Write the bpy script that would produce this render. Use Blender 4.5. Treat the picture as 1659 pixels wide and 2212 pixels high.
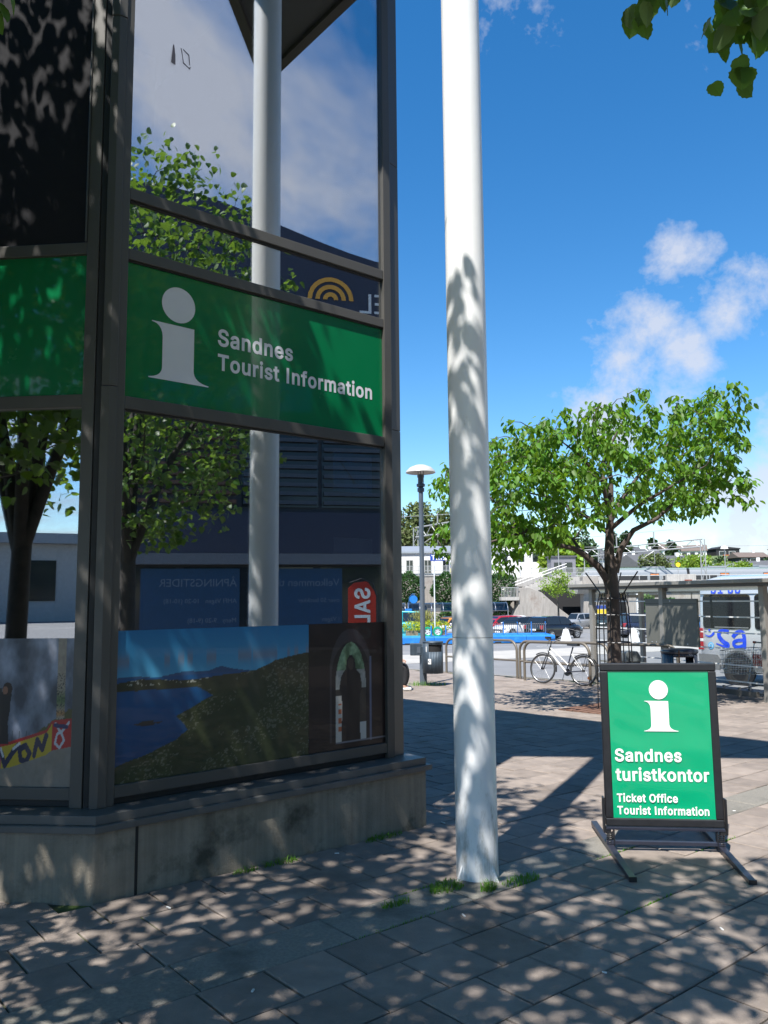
import bpy, bmesh, math, random
import numpy as np
from mathutils import Vector, Matrix, Quaternion

random.seed(7)
RNG = np.random.default_rng(11)
SC = bpy.context.scene
for o in list(bpy.data.objects):
    bpy.data.objects.remove(o, do_unlink=True)
COL = SC.collection
R = math.radians

# ------------------------------------------------------------------ camera
CAM_H = 1.65
cam_d = bpy.data.cameras.new('camera')
cam = bpy.data.objects.new('camera', cam_d)
COL.objects.link(cam)
_p, _r = R(6.2), R(0.5)
_fw = Vector((0, math.cos(_p), math.sin(_p)))
_u0 = Vector((0, -math.sin(_p), math.cos(_p)))
_r0 = Vector((1, 0, 0))
_rt = _r0 * math.cos(_r) - _u0 * math.sin(_r)
_up = _r0 * math.sin(_r) + _u0 * math.cos(_r)
_m = Matrix((( _rt.x, _up.x, -_fw.x, 0), (_rt.y, _up.y, -_fw.y, 0), (_rt.z, _up.z, -_fw.z, CAM_H), (0, 0, 0, 1)))
cam.matrix_world = _m
cam_d.sensor_fit = 'VERTICAL'
cam_d.sensor_height = 32.0
cam_d.lens = 1726.0 / 2212.0 * 32.0
cam_d.clip_start = 0.05
cam_d.clip_end = 6000
SC.camera = cam

# ------------------------------------------------------------------ sun, sky, exposure
SUN_AZ, SUN_EL = 205.0, 58.5          # compass-like, clockwise from +Y
world = bpy.data.worlds.new('World')
SC.world = world
world.use_nodes = True
world.cycles.sampling_method = 'MANUAL'
world.cycles.sample_map_resolution = 512
wt = world.node_tree
wt.nodes.clear()


def node(nt, typ, props=None, **ins):
    n = nt.nodes.new(typ)
    for k, v in (props or {}).items():
        setattr(n, k, v)
    for k, v in ins.items():
        key = int(k[1:]) if k[0] == 'i' and k[1:].isdigit() else k.replace('_', ' ')
        s = n.inputs[key]
        if isinstance(v, bpy.types.NodeSocket):
            nt.links.new(v, s)
        else:
            s.default_value = v
    return n


def mth(nt, op, a, b=0.0, c=0.0, clamp=False):
    n = node(nt, 'ShaderNodeMath', {'operation': op, 'use_clamp': clamp}, i0=a, i1=b)
    if op in ('MULTIPLY_ADD', 'SMOOTH_MIN', 'SMOOTH_MAX', 'COMPARE'):
        if isinstance(c, bpy.types.NodeSocket):
            nt.links.new(c, n.inputs[2])
        else:
            n.inputs[2].default_value = c
    return n.outputs[0]


def vdir(azd, eld):
    a, e = R(azd), R(eld)
    return (math.sin(a) * math.cos(e), math.cos(a) * math.cos(e), math.sin(e))


sky = node(wt, 'ShaderNodeTexSky', {'sky_type': 'NISHITA', 'sun_disc': False, 'sun_elevation': R(SUN_EL),
                                    'sun_rotation': R(SUN_AZ), 'altitude': 0.0, 'air_density': 1.0,
                                    'dust_density': 0.0, 'ozone_density': 2.2})
hsv = node(wt, 'ShaderNodeHueSaturation', Saturation=1.36, Value=1.0, Color=sky.outputs[0])
bg_sky = node(wt, 'ShaderNodeBackground', Color=hsv.outputs[0], Strength=0.10)
tc = node(wt, 'ShaderNodeTexCoord')
vec = tc.outputs['Generated']
sep = node(wt, 'ShaderNodeSeparateXYZ', Vector=vec)
zz = mth(wt, 'MAXIMUM', mth(wt, 'ADD', sep.outputs[2], 0.12), 0.05)
comb = node(wt, 'ShaderNodeCombineXYZ', X=mth(wt, 'DIVIDE', sep.outputs[0], zz), Y=mth(wt, 'DIVIDE', sep.outputs[1], zz), Z=0.0)
n_wisp = node(wt, 'ShaderNodeTexNoise', Vector=node(wt, 'ShaderNodeMapping', Vector=comb.outputs[0], Rotation=(0, 0, R(35)), Scale=(0.85, 1.5, 1)).outputs[0],
              Scale=1.25, Detail=5.0, Roughness=0.6, Distortion=0.35)
n_fine = node(wt, 'ShaderNodeTexNoise', Vector=vec, Scale=11.0, Detail=6.0, Roughness=0.62, Distortion=0.12)


def blob(azd, eld, rad, wgt):
    d = node(wt, 'ShaderNodeVectorMath', {'operation': 'DOT_PRODUCT'}, i0=vec, i1=vdir(azd, eld)).outputs['Value']
    mr = node(wt, 'ShaderNodeMapRange', {'interpolation_type': 'SMOOTHSTEP'}, Value=d, From_Min=math.cos(R(rad)), From_Max=1.0, To_Min=0.0, To_Max=wgt)
    return mr.outputs[0]


def accum(lst):
    s = lst[0]
    for k in lst[1:]:
        s = mth(wt, 'MAXIMUM', s, k)
    return s


# cumulus groups in front, wide veils of cirrus behind the viewer (seen in the window panes)
cum = accum([blob(19.0, 16.0, 6.5, 0.9), blob(16.5, 12.5, 5.0, 0.8), blob(24.5, 19.0, 4.5, 0.8), blob(21.5, 22.5, 4.0, 0.75), blob(28.0, 4.0, 12.0, 1.0),
             blob(9.0, 36.0, 5.5, 0.62), blob(24.5, 34.0, 4.5, 0.55), blob(65.0, 14.0, 22.0, 0.9)])
cden = mth(wt, 'SUBTRACT', mth(wt, 'ADD', mth(wt, 'MULTIPLY', n_fine.outputs[0], 1.7), mth(wt, 'MULTIPLY', cum, 0.72)), 1.27)
cden = mth(wt, 'MULTIPLY', cden, 3.0, clamp=True)
veil = accum([blob(111, 24, 36, 1.25), blob(214, 24, 38, 1.1)])
vden = mth(wt, 'MULTIPLY', mth(wt, 'SUBTRACT', n_wisp.outputs[0], 0.43), 3.8, clamp=True)
den = mth(wt, 'MAXIMUM', mth(wt, 'MULTIPLY', cden, 0.78), mth(wt, 'MULTIPLY', mth(wt, 'MULTIPLY', vden, veil, clamp=True), 0.9))
bg_cl = node(wt, 'ShaderNodeBackground', Color=(0.82, 0.85, 0.95, 1), Strength=0.47)
mixw = node(wt, 'ShaderNodeMixShader', Fac=den)
wt.links.new(bg_sky.outputs[0], mixw.inputs[1])
wt.links.new(bg_cl.outputs[0], mixw.inputs[2])
wout = node(wt, 'ShaderNodeOutputWorld')
wt.links.new(mixw.outputs[0], wout.inputs[0])

sun_d = bpy.data.lights.new('sun', 'SUN')
sun_d.energy = 5.0
sun_d.angle = R(0.53)
sun_d.color = (1.0, 0.965, 0.92)
sun = bpy.data.objects.new('sun', sun_d)
COL.objects.link(sun)
sun.rotation_mode = 'QUATERNION'
sun.rotation_quaternion = (-Vector(vdir(SUN_AZ, SUN_EL))).to_track_quat('-Z', 'Y')
sun.location = (-20, -40, 60)

SC.view_settings.view_transform = 'Standard'
SC.view_settings.look = 'None'
SC.view_settings.exposure = 1.0
SC.view_settings.gamma = 1.0
SC.view_settings.use_curve_mapping = False
SC.cycles.max_bounces = 5
SC.cycles.diffuse_bounces = 2
SC.cycles.transparent_max_bounces = 10
SC.cycles.glossy_bounces = 4

SLOPE = 0.02                           # the square falls gently away from the viewer


def gz(y):
    return -SLOPE * max(-30.0, min(100.0, y))


def ggz(y):
    """road and car park surface: a kerb's height below the square, easing back up across the car park"""
    return gz(y) - 0.12 + 0.10 * min(1.0, max(0.0, (y - 17.0) / 33.0))


# ------------------------------------------------------------------ materials
MATS = {}


def pm(name, col, rough=0.55, metal=0.0, var=0.12, scale=6.0, bump=0.0, bscale=None, coat=0.0, spec=0.5,
       rnd=0.0, streak=0.0, dirt=None, dscale=1.5, dthr=0.55, trans=0.0, world=False):
    """principled surface with procedural tone variation, relief, streaks and stains"""
    if name in MATS:
        return MATS[name]
    m = bpy.data.materials.new(name)
    m.use_nodes = True
    nt = m.node_tree
    b = nt.nodes['Principled BSDF']
    t = node(nt, 'ShaderNodeTexCoord')
    oc = node(nt, 'ShaderNodeNewGeometry').outputs['Position'] if world else t.outputs['Object']
    nz = node(nt, 'ShaderNodeTexNoise', Vector=oc, Scale=scale, Detail=8.0, Roughness=0.6)
    f = node(nt, 'ShaderNodeMapRange', Value=nz.outputs[0], From_Min=0.25, From_Max=0.75, To_Min=1 - var, To_Max=1 + var).outputs[0]
    if streak:
        mp = node(nt, 'ShaderNodeMapping', Vector=oc, Scale=(9, 9, 0.45))
        ns = node(nt, 'ShaderNodeTexNoise', Vector=mp.outputs[0], Scale=1.6, Detail=6.0, Roughness=0.6)
        f = mth(nt, 'MULTIPLY', f, node(nt, 'ShaderNodeMapRange', Value=ns.outputs[0], From_Min=0.3, From_Max=0.7, To_Min=1 - streak, To_Max=1 + streak).outputs[0])
    if rnd:
        oi = node(nt, 'ShaderNodeObjectInfo')
        ge = node(nt, 'ShaderNodeNewGeometry')
        rr = mth(nt, 'FRACT', mth(nt, 'ADD', oi.outputs['Random'], ge.outputs['Random Per Island']))
        f = mth(nt, 'MULTIPLY', f, node(nt, 'ShaderNodeMapRange', Value=rr, To_Min=1 - rnd, To_Max=1 + rnd).outputs[0])
    c = node(nt, 'ShaderNodeVectorMath', {'operation': 'SCALE'}, i0=col[:3], Scale=f).outputs[0]
    if dirt is not None:
        nd = node(nt, 'ShaderNodeTexNoise', Vector=oc, Scale=dscale, Detail=9.0, Roughness=0.66)
        df = node(nt, 'ShaderNodeMapRange', Value=nd.outputs[0], From_Min=dthr, From_Max=dthr + 0.16).outputs[0]
        mx = node(nt, 'ShaderNodeMix', {'data_type': 'RGBA'})
        nt.links.new(df, mx.inputs[0])
        nt.links.new(c, mx.inputs[6])
        mx.inputs[7].default_value = (*dirt, 1)
        c = mx.outputs[2]
    nt.links.new(c, b.inputs['Base Color'])
    b.inputs['Roughness'].default_value = rough
    if rough > 0.08:
        rv = node(nt, 'ShaderNodeMapRange', Value=nz.outputs[0], From_Min=0.2, From_Max=0.8, To_Min=rough * 0.85, To_Max=min(1, rough * 1.15)).outputs[0]
        nt.links.new(rv, b.inputs['Roughness'])
    b.inputs['Metallic'].default_value = metal
    b.inputs['Coat Weight'].default_value = coat
    b.inputs['Coat Roughness'].default_value = 0.04
    b.inputs['Specular IOR Level'].default_value = spec
    if trans:
        b.inputs['Transmission Weight'].default_value = trans
    if bump:
        nb = node(nt, 'ShaderNodeTexNoise', Vector=oc, Scale=bscale or scale * 8, Detail=6.0, Roughness=0.65)
        bp = node(nt, 'ShaderNodeBump', Strength=bump, Distance=0.01, Height=nb.outputs[0])
        nt.links.new(bp.outputs[0], b.inputs['Normal'])
    MATS[name] = m
    return m


def leafmat(name, col, tcol, rough=0.4, tr=0.35, hv=0.35, under=None):
    if name in MATS:
        return MATS[name]
    m = bpy.data.materials.new(name)
    m.use_nodes = True
    nt = m.node_tree
    b = nt.nodes['Principled BSDF']
    out = nt.nodes['Material Output']
    ge = node(nt, 'ShaderNodeNewGeometry')
    oi = node(nt, 'ShaderNodeObjectInfo')
    rr = mth(nt, 'FRACT', mth(nt, 'ADD', oi.outputs['Random'], ge.outputs['Random Per Island']))
    f = node(nt, 'ShaderNodeMapRange', Value=rr, To_Min=1 - hv, To_Max=1 + hv).outputs[0]
    hs = node(nt, 'ShaderNodeHueSaturation', Hue=mth(nt, 'ADD', 0.485, mth(nt, 'MULTIPLY', rr, 0.03)), Saturation=1.0, Value=f, Color=(*col, 1))
    c = hs.outputs[0]
    if under is not None:
        mx = node(nt, 'ShaderNodeMix', {'data_type': 'RGBA'})
        nt.links.new(ge.outputs['Backfacing'], mx.inputs[0])
        nt.links.new(c, mx.inputs[6])
        mx.inputs[7].default_value = (*under, 1)
        c = mx.outputs[2]
    nt.links.new(c, b.inputs['Base Color'])
    b.inputs['Roughness'].default_value = rough
    b.inputs['Specular IOR Level'].default_value = 0.35
    tl = node(nt, 'ShaderNodeBsdfTranslucent', Color=(*tcol, 1))
    ms = node(nt, 'ShaderNodeMixShader', Fac=tr)
    nt.links.new(b.outputs[0], ms.inputs[1])
    nt.links.new(tl.outputs[0], ms.inputs[2])
    nt.links.new(ms.outputs[0], out.inputs[0])
    MATS[name] = m
    return m


def glassmat(name, refl, tint=(0.8, 0.85, 0.88), rough=0.0, bump=0.0, f0=0.04):
    """window glass: part mirror, part clear, slightly wavy"""
    if name in MATS:
        return MATS[name]
    m = bpy.data.materials.new(name)
    m.use_nodes = True
    nt = m.node_tree
    nt.nodes.clear()
    out = node(nt, 'ShaderNodeOutputMaterial')
    tr = node(nt, 'ShaderNodeBsdfTransparent', Color=(*tint, 1))
    gl = node(nt, 'ShaderNodeBsdfGlossy', Color=(0.95, 0.97, 1, 1), Roughness=rough)
    lw = node(nt, 'ShaderNodeLayerWeight', Blend=0.5)
    sch = mth(nt, 'MULTIPLY_ADD', mth(nt, 'POWER', lw.outputs['Facing'], 5.0), 0.9, f0)
    fac = mth(nt, 'ADD', sch, refl, clamp=True)
    if bump:
        t = node(nt, 'ShaderNodeTexCoord')
        nb = node(nt, 'ShaderNodeTexNoise', Vector=t.outputs['Object'], Scale=0.9, Detail=1.0)
        bp = node(nt, 'ShaderNodeBump', Strength=bump, Distance=0.01, Height=nb.outputs[0])
        nt.links.new(bp.outputs[0], gl.inputs['Normal'])
    ms = node(nt, 'ShaderNodeMixShader', Fac=fac)
    nt.links.new(tr.outputs[0], ms.inputs[1])
    nt.links.new(gl.outputs[0], ms.inputs[2])
    nt.links.new(ms.outputs[0], out.inputs[0])
    MATS[name] = m
    return m


def printmat(name, rough=0.35, coat=0.0):
    """ink colours stored per point of a printed sheet"""
    if name in MATS:
        return MATS[name]
    m = bpy.data.materials.new(name)
    m.use_nodes = True
    nt = m.node_tree
    b = nt.nodes['Principled BSDF']
    a = node(nt, 'ShaderNodeAttribute', {'attribute_name': 'ink'})
    nt.links.new(a.outputs['Color'], b.inputs['Base Color'])
    b.inputs['Roughness'].default_value = rough
    b.inputs['Coat Weight'].default_value = coat
    b.inputs['Coat Roughness'].default_value = 0.02
    MATS[name] = m
    return m


# ------------------------------------------------------------------ mesh building
def link(o, parent=None):
    COL.objects.link(o)
    if parent is not None:
        o.parent = parent
    return o


class MB:
    def __init__(s):
        s.v, s.f = [], []

    def add(s, vs, fs):
        k = len(s.v)
        s.v += [tuple(p) for p in vs]
        s.f += [tuple(i + k for i in f) for f in fs]
        return s

    def box(s, lo, hi, M=None):
        x0, y0, z0 = lo
        x1, y1, z1 = hi
        vs = [(x0, y0, z0), (x1, y0, z0), (x1, y1, z0), (x0, y1, z0), (x0, y0, z1), (x1, y0, z1), (x1, y1, z1), (x0, y1, z1)]
        if M is not None:
            vs = [M @ Vector(p) for p in vs]
        return s.add(vs, [(3, 2, 1, 0), (4, 5, 6, 7), (0, 1, 5, 4), (1, 2, 6, 5), (2, 3, 7, 6), (3, 0, 4, 7)])

    def cbox(s, c, d, M=None):
        return s.box([c[i] - d[i] / 2 for i in range(3)], [c[i] + d[i] / 2 for i in range(3)], M)

    def prism(s, poly, z0, z1, M=None):
        n = len(poly)
        vs = [(x, y, z0) for x, y in poly] + [(x, y, z1) for x, y in poly]
        if M is not None:
            vs = [M @ Vector(p) for p in vs]
        return s.add(vs, [tuple(range(n - 1, -1, -1)), tuple(range(n, 2 * n))] + [(i, (i + 1) % n, n + (i + 1) % n, n + i) for i in range(n)])

    def tube(s, pts, r, n=8, closed=False, cap=True):
        pts = [Vector(p) for p in pts]
        m = len(pts)
        rs = r if isinstance(r, (list, tuple)) else [r] * m
        prev = None
        rings = []
        for i, p in enumerate(pts):
            a = pts[i - 1] if (i or closed) else p
            b = pts[(i + 1) % m] if (i < m - 1 or closed) else p
            t = (b - a)
            if t.length < 1e-9:
                t = Vector((0, 0, 1))
            t.normalize()
            if prev is None:
                ref = Vector((0, 0, 1)) if abs(t.z) < 0.9 else Vector((1, 0, 0))
                prev = t.cross(ref).normalized()
            else:
                prev = prev - t * prev.dot(t)
                if prev.length < 1e-6:
                    prev = t.orthogonal()
                prev.normalize()
            bi = t.cross(prev)
            rings.append([p + (prev * math.cos(2 * math.pi * k / n) + bi * math.sin(2 * math.pi * k / n)) * rs[i] for k in range(n)])
        vs = [q for rg in rings for q in rg]
        fs = []
        for i in range(m if closed else m - 1):
            j = (i + 1) % m
            for k in range(n):
                fs.append((i * n + k, i * n + (k + 1) % n, j * n + (k + 1) % n, j * n + k))
        if cap and not closed:
            fs.append(tuple(range(n - 1, -1, -1)))
            fs.append(tuple((m - 1) * n + k for k in range(n)))
        return s.add(vs, fs)

    def lathe(s, prof, n=16, M=None, a0=0.0, a1=2 * math.pi):
        full = abs(a1 - a0 - 2 * math.pi) < 1e-6
        cnt = n if full else n + 1
        vs = []
        for r, z in prof:
            for k in range(cnt):
                a = a0 + (a1 - a0) * k / n
                p = Vector((r * math.cos(a), r * math.sin(a), z))
                vs.append(M @ p if M is not None else p)
        fs = []
        for i in range(len(prof) - 1):
            for k in range(n):
                k2 = (k + 1) % cnt
                fs.append((i * cnt + k, i * cnt + k2, (i + 1) * cnt + k2, (i + 1) * cnt + k))
        return s.add(vs, fs)

    def loft(s, rings, cap=True):
        n = len(rings[0])
        vs = [p for rg in rings for p in rg]
        fs = []
        for i in range(len(rings) - 1):
            for k in range(n):
                fs.append((i * n + k, i * n + (k + 1) % n, (i + 1) * n + (k + 1) % n, (i + 1) * n + k))
        if cap:
            fs.append(tuple(range(n - 1, -1, -1)))
            fs.append(tuple((len(rings) - 1) * n + k for k in range(n)))
        return s.add(vs, fs)

    def mesh(s, name, mat, smooth=None):
        me = bpy.data.meshes.new(name)
        me.from_pydata([tuple(p) for p in s.v], [], s.f)
        me.validate()
        if mat is not None:
            me.materials.append(mat)
        if smooth is not None:
            me.polygons.foreach_set('use_smooth', [True] * len(me.polygons))
            me.set_sharp_from_angle(angle=R(smooth))
        me.update()
        return me

    def obj(s, name, mat, parent=None, smooth=None, bevel=0.0, fix=False, seg=2):
        me = s.mesh(name, mat, smooth)
        if fix:
            bm = bmesh.new()
            bm.from_mesh(me)
            bmesh.ops.recalc_face_normals(bm, faces=bm.faces)
            bm.to_mesh(me)
            bm.free()
        o = bpy.data.objects.new(name, me)
        link(o, parent)
        if bevel:
            b = o.modifiers.new('bevel', 'BEVEL')
            b.width = bevel
            b.segments = seg
            b.limit_method = 'ANGLE'
            b.angle_limit = R(40)
            b.harden_normals = False
        return o


def tag(o, label=None, cat=None, group=None, kind=None):
    if label:
        o['label'] = label
    if cat:
        o['category'] = cat
    if group:
        o['group'] = group
    if kind:
        o['kind'] = kind
    return o


def thing(name, label, cat, loc=(0, 0, 0), rz=0.0, group=None):
    o = bpy.data.objects.new(name, None)
    o.empty_display_size = 0.2
    link(o)
    o.location = loc
    o.rotation_euler = (0, 0, rz)
    return tag(o, label, cat, group)


def inst(me, name, parent, M, mat=None):
    o = bpy.data.objects.new(name, me)
    link(o, parent)
    o.matrix_local = M
    return o


def copy_tree(root, loc, rz, label=None, scale=None):
    c = root.copy()
    COL.objects.link(c)
    c.location = loc
    c.rotation_euler = (0, 0, rz)
    if scale:
        c.scale = scale
    if label:
        c['label'] = label
    for ch in list(root.children):
        d = ch.copy()
        COL.objects.link(d)
        d.parent = c
        for g in list(ch.children):
            e = g.copy()
            COL.objects.link(e)
            e.parent = d
    return c


def fr(o, x, y, z):
    """matrix from origin and three axis vectors"""
    o, x, y, z = Vector(o), Vector(x), Vector(y), Vector(z)
    return Matrix(((x.x, y.x, z.x, o.x), (x.y, y.y, z.y, o.y), (x.z, y.z, z.z, o.z), (0, 0, 0, 1)))


def sheet(name, mat, parent, M, w, h, nx, ny, fn):
    """printed sheet: fn(u, v) arrays -> rgb"""
    us = np.linspace(0, 1, nx + 1)
    vs = np.linspace(0, 1, ny + 1)
    U, V = np.meshgrid(us, vs)
    col = np.clip(fn(U, V), 0, 1)
    pts = np.stack([U * w, V * h, np.zeros_like(U)], -1).reshape(-1, 3)
    idx = np.arange((nx + 1) * (ny + 1)).reshape(ny + 1, nx + 1)
    fs = np.stack([idx[:-1, :-1], idx[:-1, 1:], idx[1:, 1:], idx[1:, :-1]], -1).reshape(-1, 4)
    me = bpy.data.meshes.new(name)
    me.from_pydata(pts.tolist(), [], fs.tolist())
    at = me.color_attributes.new('ink', 'FLOAT_COLOR', 'POINT')
    rgba = np.concatenate([col.reshape(-1, 3), np.ones((col.size // 3, 1))], 1)
    at.data.foreach_set('color', rgba.astype(np.float32).ravel())
    me.materials.append(mat)
    o = bpy.data.objects.new(name, me)
    link(o, parent)
    o.matrix_local = M
    return o


def vnoise(U, V, sc, seed=0, oct=4):
    """small value-noise used for printed artwork"""
    r = np.random.default_rng(seed)
    out = np.zeros_like(U)
    amp, tot = 1.0, 0.0
    for k in range(oct):
        s = sc * 2 ** k
        g = r.random((int(s) + 3, int(s) + 3))
        x, y = U * s, V * s
        xi, yi = np.clip(x.astype(int), 0, int(s) + 1), np.clip(y.astype(int), 0, int(s) + 1)
        fx, fy = x - xi, y - yi
        fx, fy = fx * fx * (3 - 2 * fx), fy * fy * (3 - 2 * fy)
        a = g[yi, xi] * (1 - fx) + g[yi, xi + 1] * fx
        b = g[yi + 1, xi] * (1 - fx) + g[yi + 1, xi + 1] * fx
        out += amp * (a * (1 - fy) + b * fy)
        tot += amp
        amp *= 0.5
    return out / tot


def mixc(base, col, m):
    return base * (1 - m[..., None]) + np.array(col) * m[..., None]
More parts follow.
